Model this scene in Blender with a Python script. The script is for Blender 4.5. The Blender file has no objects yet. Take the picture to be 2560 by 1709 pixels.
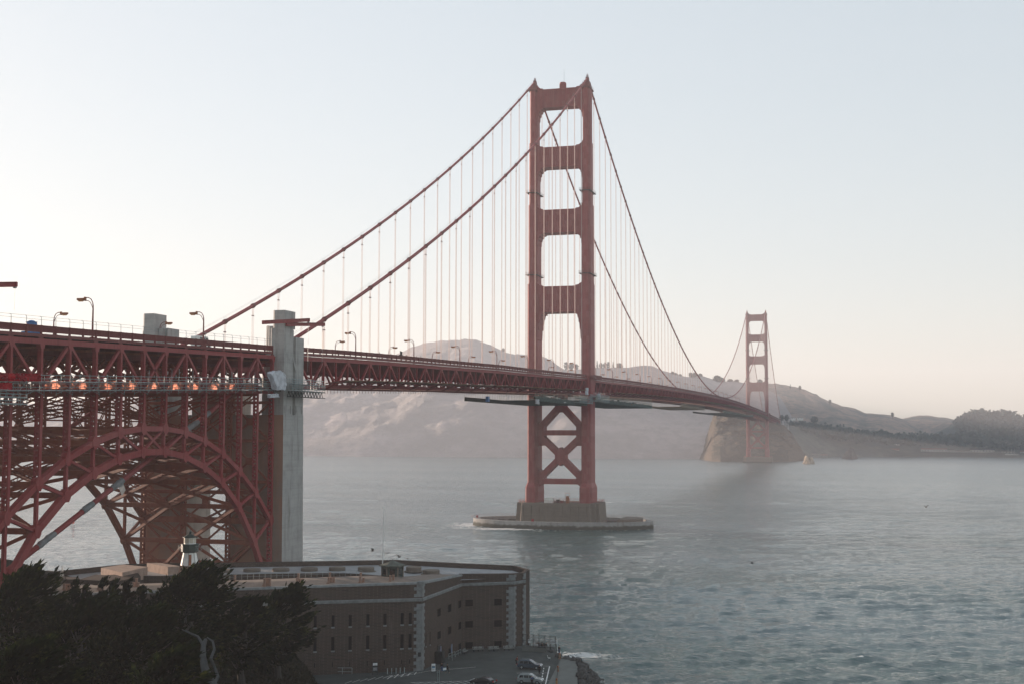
import bpy, math, random
import numpy as np
from mathutils import Vector, Matrix

# ------------------------------------------------------------------ camera, sky, sun, exposure
S = bpy.context.scene
COL = S.collection
R0 = random.Random(7)
PI = math.pi

CAM = np.array([141.527, -608.489, 48.521])
YAW, PIT, ROL, FPX = -0.26792, 0.07009, 0.00176, 3135.06
_F = np.array([math.sin(YAW) * math.cos(PIT), math.cos(YAW) * math.cos(PIT), math.sin(PIT)])
_R = np.array([math.cos(YAW), -math.sin(YAW), 0.0])
_U = np.cross(_R, _F)
_c, _s = math.cos(ROL), math.sin(ROL)
CR, CU, CF = _c * _R + _s * _U, -_s * _R + _c * _U, _F

cam_data = bpy.data.cameras.new('camera')
cam_data.sensor_fit = 'HORIZONTAL'
cam_data.sensor_width = 36.0
cam_data.lens = 36.0 * FPX / 2560.0
cam_data.clip_start, cam_data.clip_end = 1.0, 30000.0
cam = bpy.data.objects.new('camera', cam_data)
COL.objects.link(cam)
cam.matrix_world = Matrix(((CR[0], CU[0], -CF[0], CAM[0]), (CR[1], CU[1], -CF[1], CAM[1]),
                           (CR[2], CU[2], -CF[2], CAM[2]), (0, 0, 0, 1)))
S.camera = cam

SUN_EL, SUN_AZ = math.radians(6.8), math.radians(-69.0)      # azimuth measured from +Y towards +X
world = bpy.data.worlds.new('World')
S.world = world
world.use_nodes = True
wn = world.node_tree
wn.nodes.clear()
w_out = wn.nodes.new('ShaderNodeOutputWorld')
w_bg = wn.nodes.new('ShaderNodeBackground')
w_sky = wn.nodes.new('ShaderNodeTexSky')
w_sky.sky_type = 'NISHITA'
w_sky.sun_disc = False
w_sky.sun_elevation = SUN_EL
w_sky.sun_rotation = SUN_AZ
w_sky.altitude = 10.0
w_sky.air_density = 1.0
w_sky.dust_density = 1.0
w_sky.ozone_density = 2.0
w_bg.inputs['Strength'].default_value = 0.15
w_gam = wn.nodes.new('ShaderNodeGamma'); w_gam.inputs[1].default_value = 0.32
w_hsv = wn.nodes.new('ShaderNodeHueSaturation'); w_hsv.inputs['Saturation'].default_value = 0.84; w_hsv.inputs['Value'].default_value = 1.80
wn.links.new(w_sky.outputs[0], w_gam.inputs[0]); wn.links.new(w_gam.outputs[0], w_hsv.inputs['Color'])
wn.links.new(w_hsv.outputs[0], w_bg.inputs['Color'])
wn.links.new(w_bg.outputs[0], w_out.inputs['Surface'])

sun_data = bpy.data.lights.new('sun', 'SUN')
sun_data.energy = 5.0
sun_data.angle = math.radians(0.6)
sun_data.color = (1.0, 0.76, 0.60)
sun = bpy.data.objects.new('sun', sun_data)
COL.objects.link(sun)
sdir = Vector((math.sin(SUN_AZ) * math.cos(SUN_EL), math.cos(SUN_AZ) * math.cos(SUN_EL), math.sin(SUN_EL)))
sun.rotation_euler = sdir.to_track_quat('Z', 'Y').to_euler()
sun.location = (-300, 100, 400)

S.view_settings.view_transform = 'Standard'
S.view_settings.look = 'None'
S.view_settings.exposure = 1.15
S.view_settings.gamma = 1.0
S.view_settings.use_curve_mapping = False
S.render.engine = 'CYCLES'
S.cycles.use_denoising = True
S.cycles.max_bounces = 6
S.cycles.volume_bounces = 0
S.cycles.transparent_max_bounces = 8


# ------------------------------------------------------------------ helpers
def ray(u, v):
    return CF + CR * (u - 1280.0) / FPX + CU * (854.5 - v) / FPX

def on_x(u, v, X):
    d = ray(u, v); return CAM + d * ((X - CAM[0]) / d[0])

def on_y(u, v, Y):
    d = ray(u, v); return CAM + d * ((Y - CAM[1]) / d[1])

def on_z(u, v, Z):
    d = ray(u, v); return CAM + d * ((Z - CAM[2]) / d[2])

def at_range(u, v, r):
    d = ray(u, v); return CAM + d * (r / math.hypot(d[0], d[1]))

ORIGIN = {}          # things whose parts are written in world coordinates

class MB:
    """collects boxes, bars, tubes and prisms and links them as ONE mesh"""
    def __init__(s):
        s.v = []; s.f = []

    def add(s, vs, fs):
        o = len(s.v)
        s.v.extend([tuple(map(float, q)) for q in vs])
        s.f.extend([tuple(i + o for i in f) for f in fs])
        return s

    def hexa(s, p):
        return s.add(p, [(0, 3, 2, 1), (4, 5, 6, 7), (0, 1, 5, 4), (1, 2, 6, 5), (2, 3, 7, 6), (3, 0, 4, 7)])

    def box(s, x0, x1, y0, y1, z0, z1):
        return s.hexa([(x0, y0, z0), (x1, y0, z0), (x1, y1, z0), (x0, y1, z0),
                       (x0, y0, z1), (x1, y0, z1), (x1, y1, z1), (x0, y1, z1)])

    def bar(s, p, q, w, h, up=(0, 0, 1)):
        p = Vector(p); q = Vector(q); d = (q - p)
        if d.length < 1e-6: return s
        d.normalize()
        a = d.cross(Vector(up))
        if a.length < 1e-4: a = d.cross(Vector((1, 0, 0)))
        a.normalize(); b = a.cross(d)
        a = a * (w / 2); b = b * (h / 2)
        return s.hexa([p - a - b, p + a - b, q + a - b, q - a - b, p - a + b, p + a + b, q + a + b, q - a + b])

    def tube(s, p, q, r, n=6, r2=None):
        p = Vector(p); q = Vector(q); d = q - p
        if d.length < 1e-6: return s
        d.normalize()
        a = d.cross(Vector((0, 0, 1)))
        if a.length < 1e-3: a = Vector((1, 0, 0))
        a.normalize(); b = d.cross(a)
        r2 = r if r2 is None else r2
        vs = [p + (a * math.cos(2 * PI * i / n) + b * math.sin(2 * PI * i / n)) * r for i in range(n)]
        vs += [q + (a * math.cos(2 * PI * i / n) + b * math.sin(2 * PI * i / n)) * r2 for i in range(n)]
        fs = [(i, (i + 1) % n, n + (i + 1) % n, n + i) for i in range(n)]
        fs += [tuple(range(n))[::-1], tuple(range(n, 2 * n))]
        return s.add(vs, fs)

    def path(s, pts, rad, n=8):
        """swept tube along points; rad is a number or one per point"""
        P = [Vector(p) for p in pts]
        rs = rad if hasattr(rad, '__len__') else [rad] * len(P)
        vs = []; fs = []
        for i, p in enumerate(P):
            d = (P[min(i + 1, len(P) - 1)] - P[max(i - 1, 0)]).normalized()
            a = d.cross(Vector((0.13, 0.31, 0.94)))
            if a.length < 1e-3: a = d.cross(Vector((1, 0, 0)))
            a.normalize(); b = d.cross(a)
            vs += [p + (a * math.cos(2 * PI * k / n) + b * math.sin(2 * PI * k / n)) * rs[i] for k in range(n)]
        for i in range(len(P) - 1):
            for k in range(n):
                fs.append((i * n + k, i * n + (k + 1) % n, (i + 1) * n + (k + 1) % n, (i + 1) * n + k))
        fs.append(tuple(range(n))[::-1]); fs.append(tuple(range((len(P) - 1) * n, len(P) * n)))
        return s.add(vs, fs)

    def prism(s, pts, vec):
        n = len(pts); vec = Vector(vec)
        a = [Vector(p) for p in pts]; b = [p + vec for p in a]
        fs = [tuple(range(n))[::-1], tuple(range(n, 2 * n))] + [(i, (i + 1) % n, n + (i + 1) % n, n + i) for i in range(n)]
        return s.add(a + b, fs)

    def frustum(s, poly0, z0, poly1, z1):
        n = len(poly0)
        vs = [(x, y, z0) for x, y in poly0] + [(x, y, z1) for x, y in poly1]
        return s.add(vs, [tuple(range(n))[::-1], tuple(range(n, 2 * n))] + [(i, (i + 1) % n, n + (i + 1) % n, n + i) for i in range(n)])

    def lathe(s, prof, c=(0, 0, 0), n=16):
        vs = []; fs = []
        for r, z in prof:
            vs += [(c[0] + r * math.cos(2 * PI * k / n), c[1] + r * math.sin(2 * PI * k / n), c[2] + z) for k in range(n)]
        for i in range(len(prof) - 1):
            for k in range(n):
                fs.append((i * n + k, i * n + (k + 1) % n, (i + 1) * n + (k + 1) % n, (i + 1) * n + k))
        fs.append(tuple(range(n))[::-1]); fs.append(tuple(range((len(prof) - 1) * n, len(prof) * n)))
        return s.add(vs, fs)

    def laced(s, p, q, w, t=0.09, up=(0, 0, 1), step=None):
        """laced member: two slim flanges with a zigzag between them"""
        p = Vector(p); q = Vector(q); d = q - p; L = d.length
        if L < 0.5: return s
        d.normalize(); a = d.cross(Vector(up))
        if a.length < 1e-3: a = d.cross(Vector((1, 0, 0)))
        a.normalize(); a = a * (w / 2)
        s.bar(p + a, q + a, t, t * 2.4); s.bar(p - a, q - a, t, t * 2.4)
        n = max(2, int(L / (step or w * 1.1)))
        for i in range(n):
            sg = 1 if i % 2 else -1
            s.bar(p + d * (L * i / n) + a * sg, p + d * (L * (i + 1) / n) - a * sg, t * .8, t * .8)
        return s

    def build(s, name, mat, parent=None, smooth=False, loc=None):
        me = bpy.data.meshes.new(name)
        vs = s.v
        if loc is not None:
            vs = [(x - loc[0], y - loc[1], z - loc[2]) for x, y, z in vs]
        elif parent is not None:
            L = ORIGIN.get(parent.name)
            if L is not None: vs = [(x - L[0], y - L[1], z - L[2]) for x, y, z in vs]
        me.from_pydata(vs, [], s.f)
        if smooth: me.polygons.foreach_set('use_smooth', [True] * len(me.polygons))
        for m in (mat if isinstance(mat, (list, tuple)) else [mat]): me.materials.append(m)
        o = bpy.data.objects.new(name, me)
        COL.objects.link(o)
        if parent is not None:
            o.parent = parent
            if parent.name in ORIGIN: ORIGIN[o.name] = ORIGIN[parent.name]
        if loc is not None: o.location = loc
        return o

def tag(o, label=None, cat=None, group=None, kind=None):
    if label: o['label'] = label
    if cat: o['category'] = cat
    if group: o['group'] = group
    if kind: o['kind'] = kind
    return o

def thing(name, label, cat, loc=(0, 0, 0), group=None, rz=0.0, world_coords=False):
    """an Empty at the thing's base; with world_coords its parts are given in world coordinates"""
    o = bpy.data.objects.new(name, None)
    o.empty_display_size = 1.0
    COL.objects.link(o)
    o.location = loc; o.rotation_euler = (0, 0, rz)
    if world_coords: ORIGIN[o.name] = tuple(float(c) for c in loc)
    return tag(o, label, cat, group)

def dup(o, loc, rz=None, label=None, group=None):
    def cp(a, par):
        c = a.copy(); COL.objects.link(c)
        if par is not None: c.parent = par
        for ch in a.children: cp(ch, c)
        return c
    r = cp(o, None)
    r.location = loc
    if rz is not None: r.rotation_euler = (0, 0, rz)
    if label: r['label'] = label
    if group: r['group'] = group
    return r

# ---- value noise for terrain and waves
_perm = np.random.RandomState(3).rand(256, 256)
def vnoise(x, y):
    xi = np.floor(x).astype(int); yi = np.floor(y).astype(int)
    fx = x - xi; fy = y - yi
    fx = fx * fx * (3 - 2 * fx); fy = fy * fy * (3 - 2 * fy)
    g = lambda a, b: _perm[a & 255, b & 255]
    return (g(xi, yi) * (1 - fx) + g(xi + 1, yi) * fx) * (1 - fy) + (g(xi, yi + 1) * (1 - fx) + g(xi + 1, yi + 1) * fx) * fy
def fbm(x, y, o=5):
    s = 0; a = .5
    for _ in range(o):
        s = s + a * vnoise(x, y); x = x * 2.03 + 17.3; y = y * 2.03 + 5.1; a *= .5
    return s

def grid_mesh(name, X, Y, Z, mat, smooth=True):
    n, m = X.shape
    co = np.stack([X, Y, Z], -1).reshape(-1, 3).astype(np.float32)
    i = np.arange(n * m).reshape(n, m)
    q = np.stack([i[:-1, :-1], i[:-1, 1:], i[1:, 1:], i[1:, :-1]], -1).reshape(-1, 4)
    me = bpy.data.meshes.new(name)
    me.vertices.add(n * m); me.vertices.foreach_set('co', co.ravel())
    me.loops.add(q.size); me.loops.foreach_set('vertex_index', q.ravel().astype(np.int32))
    me.polygons.add(len(q))
    me.polygons.foreach_set('loop_start', np.arange(0, q.size, 4, dtype=np.int32))
    me.update(calc_edges=True)
    if smooth: me.polygons.foreach_set('use_smooth', np.ones(len(q), dtype=bool))
    me.materials.append(mat)
    o = bpy.data.objects.new(name, me)
    COL.objects.link(o)
    return o

# ------------------------------------------------------------------ materials
def mat_new(name):
    m = bpy.data.materials.new(name); m.use_nodes = True
    nt = m.node_tree; b = nt.nodes['Principled BSDF']
    return m, nt, b

def node(nt, t, **kw):
    n = nt.nodes.new(t)
    for k, v in kw.items(): setattr(n, k, v)
    return n

def ramp(nt, fac, stops):
    r = nt.nodes.new('ShaderNodeValToRGB')
    el = r.color_ramp.elements
    while len(el) < len(stops): el.new(0.5)
    for e, (p, c) in zip(el, stops):
        e.position = p; e.color = (*c, 1) if len(c) == 3 else c
    nt.links.new(fac, r.inputs[0])
    return r.outputs[0]

def noise(nt, scale, detail=5, rough=.6, vec=None, dist=0.0, mapping=None):
    n = nt.nodes.new('ShaderNodeTexNoise')
    n.inputs['Scale'].default_value = scale; n.inputs['Detail'].default_value = detail
    n.inputs['Roughness'].default_value = rough; n.inputs['Distortion'].default_value = dist
    if vec is None:
        g = nt.nodes.new('ShaderNodeNewGeometry'); vec = g.outputs['Position']
    if mapping:
        mp = nt.nodes.new('ShaderNodeMapping'); mp.inputs['Scale'].default_value = mapping
        nt.links.new(vec, mp.inputs[0]); vec = mp.outputs[0]
    nt.links.new(vec, n.inputs['Vector'])
    return n.outputs[0]

def mixc(nt, fac, a, b, mode='MIX'):
    n = nt.nodes.new('ShaderNodeMix'); n.data_type = 'RGBA'; n.blend_type = mode
    if isinstance(fac, (int, float)): n.inputs[0].default_value = fac
    else: nt.links.new(fac, n.inputs[0])
    for i, c in ((6, a), (7, b)):
        if isinstance(c, tuple): n.inputs[i].default_value = (*c, 1)
        else: nt.links.new(c, n.inputs[i])
    return n.outputs[2]

def bump(nt, b, h, strength=.3, dist=.05):
    n = nt.nodes.new('ShaderNodeBump'); n.inputs['Strength'].default_value = strength; n.inputs['Distance'].default_value = dist
    nt.links.new(h, n.inputs['Height']); nt.links.new(n.outputs[0], b.inputs['Normal'])

def simple(name, col, rough=.6, var=.25, scale=1.5, metal=0.0, mapping=None, spec=.3):
    """a base colour with patchy wear"""
    m, nt, b = mat_new(name)
    f = noise(nt, scale, 6, .65, mapping=mapping)
    lo = tuple(c * (1 - var) for c in col); hi = tuple(min(1, c * (1 + var)) for c in col)
    nt.links.new(ramp(nt, f, [(.3, lo), (.7, hi)]), b.inputs['Base Color'])
    b.inputs['Roughness'].default_value = rough; b.inputs['Metallic'].default_value = metal
    b.inputs['Specular IOR Level'].default_value = spec
    return m

def steel(name, col, pale):
    m, nt, b = mat_new(name)
    f = noise(nt, .25, 7, .7); g = noise(nt, 1.6, 6, .7, mapping=(1, 1, .16)); h = noise(nt, .06, 4, .6)
    c = ramp(nt, f, [(.35, tuple(q * .82 for q in col)), (.65, col)])
    c = mixc(nt, ramp(nt, g, [(.52, (0, 0, 0)), (.78, (.5, .5, .5))]), c, pale)
    c = mixc(nt, ramp(nt, h, [(.5, (0, 0, 0)), (.75, (.35, .35, .35))]), c, tuple(q * .6 for q in col))
    geo = nt.nodes.new('ShaderNodeNewGeometry'); sp = nt.nodes.new('ShaderNodeSeparateXYZ'); nt.links.new(geo.outputs['Position'], sp.inputs[0])
    fl = node(nt, 'ShaderNodeMath', operation='SNAP'); fl.inputs[1].default_value = 3.05; nt.links.new(sp.outputs[2], fl.inputs[0])
    fx = node(nt, 'ShaderNodeMath', operation='SNAP'); fx.inputs[1].default_value = 1.3; nt.links.new(sp.outputs[0], fx.inputs[0])
    cb = nt.nodes.new('ShaderNodeCombineXYZ'); nt.links.new(fl.outputs[0], cb.inputs[0]); nt.links.new(fx.outputs[0], cb.inputs[1])
    wn_ = nt.nodes.new('ShaderNodeTexWhiteNoise'); wn_.noise_dimensions = '3D'; nt.links.new(cb.outputs[0], wn_.inputs[0])
    c = mixc(nt, ramp(nt, wn_.outputs[0], [(.3, (0, 0, 0)), (1.0, (.42, .42, .42))]), c, pale)
    dk = noise(nt, 1.1, 5, .7, mapping=(1.2, 1.2, .07))
    c = mixc(nt, ramp(nt, dk, [(.50, (0, 0, 0)), (.70, (.5, .5, .5))]), c, tuple(q * .45 + .012 for q in col))
    nt.links.new(c, b.inputs['Base Color'])
    b.inputs['Roughness'].default_value = .62; b.inputs['Specular IOR Level'].default_value = .25
    bump(nt, b, noise(nt, .9, 5, .6), .15, .08)
    return m

def concrete(name, col, stain=(.12, .11, .09), lift=3.0, rust_or_bounce=False):
    m, nt, b = mat_new(name)
    g = nt.nodes.new('ShaderNodeNewGeometry')
    f = noise(nt, .35, 8, .72); st = noise(nt, .8, 6, .7, mapping=(1, 1, .09))
    c = ramp(nt, f, [(.25, tuple(q * .72 for q in col)), (.5, col), (.8, tuple(min(1, q * 1.18) for q in col))])
    c = mixc(nt, ramp(nt, st, [(.5, (0, 0, 0)), (.72, (.7, .7, .7))]), c, stain)
    # board-marked pour lines
    sp = nt.nodes.new('ShaderNodeSeparateXYZ'); nt.links.new(g.outputs['Position'], sp.inputs[0])
    md = node(nt, 'ShaderNodeMath', operation='PINGPONG'); md.inputs[1].default_value = lift; nt.links.new(sp.outputs[2], md.inputs[0])
    c = mixc(nt, ramp(nt, md.outputs[0], [(0.0, (.45, .45, .45)), (.03, (0, 0, 0))]), c, stain)
    bd = noise(nt, 1.0, 3, .6, mapping=(.05, .05, 2.2))
    c = mixc(nt, ramp(nt, bd, [(.45, (0, 0, 0)), (.7, (.35, .35, .35))]), c, tuple(q * .62 for q in col))
    if rust_or_bounce:  # warm bounced light painted as salmon brown on south-facing sides
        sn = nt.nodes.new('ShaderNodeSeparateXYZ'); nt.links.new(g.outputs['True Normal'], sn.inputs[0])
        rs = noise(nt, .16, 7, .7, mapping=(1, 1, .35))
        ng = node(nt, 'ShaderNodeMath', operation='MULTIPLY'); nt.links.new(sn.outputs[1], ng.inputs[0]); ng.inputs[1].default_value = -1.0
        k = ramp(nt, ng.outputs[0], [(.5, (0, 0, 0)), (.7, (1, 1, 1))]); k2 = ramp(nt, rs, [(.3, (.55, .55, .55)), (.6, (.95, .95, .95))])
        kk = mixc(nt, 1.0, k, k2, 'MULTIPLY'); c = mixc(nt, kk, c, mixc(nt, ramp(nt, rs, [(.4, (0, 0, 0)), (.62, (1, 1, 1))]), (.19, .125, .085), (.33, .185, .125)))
    nt.links.new(c, b.inputs['Base Color']); b.inputs['Roughness'].default_value = .88; b.inputs['Specular IOR Level'].default_value = .15
    bump(nt, b, noise(nt, 2.0, 6, .7), .25, .06)
    return m

M = {}
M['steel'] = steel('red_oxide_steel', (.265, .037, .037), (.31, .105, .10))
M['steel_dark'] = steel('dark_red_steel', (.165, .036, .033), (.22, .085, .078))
M['steel_inner'] = steel('glow_tinted_inner_steel', (.22, .060, .030), (.29, .12, .07))  # warm bounced light under the deck is put into this steel colour
M['rope'] = simple('suspender_rope', (.40, .29, .28), .6, .15, .2)
M['concrete'] = concrete('pylon_concrete', (.37, .36, .345))
M['bounce_concrete'] = concrete('bounce_tinted_concrete', (.37, .36, .345), rust_or_bounce=True)  # pylon concrete with painted bounce glow on its south faces
M['pier_concrete'] = concrete('pier_concrete', (.155, .132, .108), lift=2.4)
M['fender_concrete'] = concrete('fender_concrete', (.27, .27, .26), lift=40)
for k_ in ('pier_concrete', 'fender_concrete'):          # wet, weed-covered band at the waterline
    nt_ = M[k_].node_tree; b_ = nt_.nodes['Principled BSDF']; src = b_.inputs['Base Color'].links[0].from_socket
    g_ = nt_.nodes.new('ShaderNodeNewGeometry'); s_ = nt_.nodes.new('ShaderNodeSeparateXYZ'); nt_.links.new(g_.outputs['Position'], s_.inputs[0])
    a_ = node(nt_, 'ShaderNodeMath', operation='MULTIPLY_ADD'); nt_.links.new(noise(nt_, .5, 6, .7), a_.inputs[0]); a_.inputs[1].default_value = -2.4; nt_.links.new(s_.outputs[2], a_.inputs[2])
    m_ = node(nt_, 'ShaderNodeMapRange'); nt_.links.new(a_.outputs[0], m_.inputs[0]); m_.inputs[1].default_value = 1.6; m_.inputs[2].default_value = 2.5; m_.inputs[3].default_value = 1.0; m_.inputs[4].default_value = 0.0
    nt_.links.new(mixc(nt_, m_.outputs[0], src, (.035, .040, .030)), b_.inputs['Base Color'])
M['pale_concrete'] = concrete('terrace_concrete', (.30, .31, .315), stain=(.2, .2, .195), lift=40)
M['granite'] = simple('granite_block', (.165, .178, .178), .8, .3, 1.2)
M['asphalt'] = simple('asphalt', (.050, .055, .056), .85, .3, .35)
M['paint'] = simple('road_paint', (.62, .62, .60), .7, .3, 2.0)
M['dark_glass'] = simple('dark_glass', (.012, .015, .016), .12, .2, 1, spec=.5)
M['window_dark'] = simple('window_void', (.005, .006, .006), .95, .3, 1.5, spec=.02)  # near-black panes paint the shade of the deep openings
M['galv'] = simple('galvanised_tube', (.27, .32, .32), .5, .25, 1.5, metal=.3)
M['galv_dark'] = simple('dull_tube', (.17, .21, .20), .6, .25, 1.5, metal=.2)
M['plank'] = simple('scaffold_plank', (.36, .40, .40), .8, .3, .8)
M['black'] = simple('black_metal', (.015, .02, .02), .5, .3, 2)
M['white_paint'] = simple('white_paint', (.74, .74, .70), .6, .15, 1.2)
M['green_black'] = simple('lantern_green_paint', (.022, .042, .036), .5, .35, 1.5)
M['wood'] = simple('bench_wood', (.20, .21, .20), .8, .25, 2)
M['rust_or_bounce'] = simple('rusty_steel', (.30, .12, .06), .8, .4, 1.5)
M['roof_green'] = simple('hut_roof', (.075, .085, .070), .8, .35, 1.0)
M['red_roof'] = simple('red_tile_roof', (.26, .12, .09), .8, .3, .3)
M['white_wall'] = simple('white_wall', (.70, .68, .64), .8, .12, .1)
M['bark'] = simple('grey_bark', (.045, .042, .038), .9, .4, 2.0, mapping=(1, 1, .2))
M['dead_bark'] = simple('bleached_bark', (.042, .046, .046), .9, .3, 2.0, mapping=(1, 1, .2))
M['rock'] = simple('dark_boulder', (.052, .052, .050), .85, .5, .7)
M['needle_rock'] = simple('pale_sea_rock', (.30, .25, .19), .9, .4, .15)
M['sign_white'] = simple('sign_white', (.70, .72, .72), .5, .08, 2)
M['sign_blue'] = simple('sign_blue', (.12, .24, .34), .5, .15, 2)
M['skin'] = simple('skin', (.36, .22, .15), .6, .1, 8)
M['hair'] = simple('hair', (.03, .022, .018), .6, .2, 8)
for n_, c_ in dict(cloth_black=(.014, .014, .016), cloth_red=(.16, .03, .03), cloth_grey=(.16, .17, .18), cloth_white=(.62, .62, .62),
                   cloth_blue=(.035, .06, .13), cloth_brown=(.09, .06, .04)).items():
    M[n_] = simple(n_, c_, .85, .15, 4)
M['car_blue'] = simple('car_paint_slate', (.045, .065, .085), .22, .08, 1, spec=.6)
M['car_silver'] = simple('car_paint_silver', (.22, .25, .25), .25, .08, 1, spec=.6)
M['car_black'] = simple('car_paint_black', (.018, .018, .022), .2, .1, 1, spec=.6)
M['tyre'] = simple('tyre_rubber', (.012, .012, .012), .9, .2, 3)
M['tail'] = simple('tail_lamp', (.30, .012, .012), .25, .1, 3)
M['head'] = simple('head_lamp', (.66, .68, .68), .12, .05, 3)
M['amber_glass'] = simple('amber_lamp_glass', (.62, .30, .13), .3, .15, 3)
M['blue_paint'] = simple('blue_paint', (.05, .15, .34), .5, .2, 1)
M['bird'] = simple('dark_feather', (.035, .034, .033), .8, .3, 4)
M['water_foam'] = simple('foam', (.75, .75, .73), .8, .1, 1)
M['tan_net'] = simple('tan_netting', (.42, .25, .16), .9, .25, .5)
M['iron_net'] = simple('green_debris_net', (.035, .055, .047), .9, .35, .4)

def cloth(name, col, tr=.5, wr=.6):
    m, nt, b = mat_new(name)
    f = noise(nt, wr, 6, .6)
    c = ramp(nt, f, [(.3, tuple(q * .72 for q in col)), (.7, tuple(min(1, q * 1.15) for q in col))])
    d = nt.nodes.new('ShaderNodeBsdfDiffuse'); t = nt.nodes.new('ShaderNodeBsdfTranslucent'); mx = nt.nodes.new('ShaderNodeMixShader')
    mx.inputs[0].default_value = tr
    nt.links.new(c, d.inputs[0]); nt.links.new(c, t.inputs[0])
    nt.links.new(d.outputs[0], mx.inputs[1]); nt.links.new(t.outputs[0], mx.inputs[2])
    bp = nt.nodes.new('ShaderNodeBump'); bp.inputs['Strength'].default_value = .8; bp.inputs['Distance'].default_value = .25
    nt.links.new(noise(nt, 1.3, 4, .6), bp.inputs['Height']); nt.links.new(bp.outputs[0], d.inputs['Normal'])
    nt.links.new(mx.outputs[0], nt.nodes['Material Output'].inputs['Surface'])
    return m
M['tarp_white'] = cloth('white_tarp', (.74, .76, .80), .35, .8)
M['tarp_red'] = cloth('red_tarp', (.40, .022, .034), .4, 1.4)
M['glow_cloth'] = cloth('sun_glow_sheeting', (.80, .38, .27), .75, 1.1)  # orange of the sunlit band is put into the cloth colour
M['sail'] = cloth('red_sail', (.55, .16, .13), .5, .5)

def foliage(name, a, b_, c_):
    m, nt, b = mat_new(name)
    f = noise(nt, .55, 5, .7)
    col = ramp(nt, f, [(.3, a), (.55, b_), (.78, c_)])
    d = nt.nodes.new('ShaderNodeBsdfDiffuse'); t = nt.nodes.new('ShaderNodeBsdfTranslucent'); mx = nt.nodes.new('ShaderNodeMixShader')
    mx.inputs[0].default_value = .28
    nt.links.new(col, d.inputs[0]); nt.links.new(col, t.inputs[0])
    nt.links.new(d.outputs[0], mx.inputs[1]); nt.links.new(t.outputs[0], mx.inputs[2])
    nt.links.new(mx.outputs[0], nt.nodes['Material Output'].inputs['Surface'])
    return m
M['cypress'] = foliage('cypress_foliage', (.002, .005, .002), (.009, .016, .005), (.080, .090, .020))  # lightest tone paints sunlit tips into the foliage
M['far_leaf'] = foliage('hazy_far_foliage', (.036, .060, .056), (.058, .086, .078), (.10, .115, .09))  # haze put into the leaf colour: lighter and bluer
M['scrub_leaf'] = foliage('scrub', (.014, .018, .010), (.026, .027, .015), (.045, .042, .022))

def brick(name, mortar=.11):
    m, nt, b = mat_new(name)
    g = nt.nodes.new('ShaderNodeNewGeometry')
    sp = nt.nodes.new('ShaderNodeSeparateXYZ'); nt.links.new(g.outputs['Position'], sp.inputs[0])
    ad = node(nt, 'ShaderNodeMath', operation='SUBTRACT'); nt.links.new(sp.outputs[0], ad.inputs[0]); nt.links.new(sp.outputs[1], ad.inputs[1])
    cb = nt.nodes.new('ShaderNodeCombineXYZ'); nt.links.new(ad.outputs[0], cb.inputs[0]); nt.links.new(sp.outputs[2], cb.inputs[1])
    br = nt.nodes.new('ShaderNodeTexBrick'); nt.links.new(cb.outputs[0], br.inputs['Vector'])
    br.inputs['Scale'].default_value = 1.0; br.inputs['Brick Width'].default_value = .62; br.inputs['Row Height'].default_value = .26
    br.inputs['Mortar Size'].default_value = .022
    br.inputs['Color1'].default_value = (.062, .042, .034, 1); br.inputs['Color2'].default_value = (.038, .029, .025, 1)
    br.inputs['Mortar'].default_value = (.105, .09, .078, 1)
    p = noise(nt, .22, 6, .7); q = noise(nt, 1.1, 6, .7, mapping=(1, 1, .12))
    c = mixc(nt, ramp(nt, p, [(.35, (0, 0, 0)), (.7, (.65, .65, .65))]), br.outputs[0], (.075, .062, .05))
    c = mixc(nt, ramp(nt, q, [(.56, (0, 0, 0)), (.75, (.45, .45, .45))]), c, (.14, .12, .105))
    nt.links.new(c, b.inputs['Base Color']); b.inputs['Roughness'].default_value = .9; b.inputs['Specular IOR Level'].default_value = .1
    bump(nt, b, noise(nt, 3, 5, .6), .3, .04)
    return m
M['brick'] = brick('fort_brick')
M['sunlit_block'] = simple('sunlit_masonry', (.34, .25, .20), .9, .25, .8)  # pink of the low sun on the masonry put into its colour
M['roof_earth'] = simple('brown_roof_surface', (.165, .135, .112), .9, .28, .6)
M['brick_trim'] = simple('red_brick_chimney', (.27, .17, .125), .85, .2, 2.0)

def hill_mat(name, grass, scrub, rock, scale=.006, thr=.5):
    m, nt, b = mat_new(name)
    f = noise(nt, scale, 9, .68); g = noise(nt, scale * 6, 7, .7)
    c = ramp(nt, f, [(thr - .10, scrub), (thr + .07, grass)])
    c = mixc(nt, ramp(nt, g, [(.45, (0, 0, 0)), (.62, (.75, .75, .75))]), c, scrub)
    geo = nt.nodes.new('ShaderNodeNewGeometry'); sp = nt.nodes.new('ShaderNodeSeparateXYZ'); nt.links.new(geo.outputs['True Normal'], sp.inputs[0])
    k = node(nt, 'ShaderNodeMath', operation='ADD'); nt.links.new(sp.outputs[2], k.inputs[0])
    h = noise(nt, scale * 9, 6, .7); k2 = node(nt, 'ShaderNodeMath', operation='MULTIPLY_ADD'); nt.links.new(h, k2.inputs[0]); k2.inputs[1].default_value = .5; k2.inputs[2].default_value = -.25
    nt.links.new(k2.outputs[0], k.inputs[1])
    c = mixc(nt, ramp(nt, k.outputs[0], [(.50, (1, 1, 1)), (.68, (0, 0, 0))]), c, rock)
    nt.links.new(c, b.inputs['Base Color']); b.inputs['Roughness'].default_value = .95; b.inputs['Specular IOR Level'].default_value = .05
    bump(nt, b, noise(nt, scale * 10, 8, .74), 1.0, 9.0)
    return m
M['hill'] = hill_mat('haze_paled_hill', (.40, .36, .355), (.29, .275, .27), (.38, .345, .34))  # grass and scrub paled and greyed to carry distant haze
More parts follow.
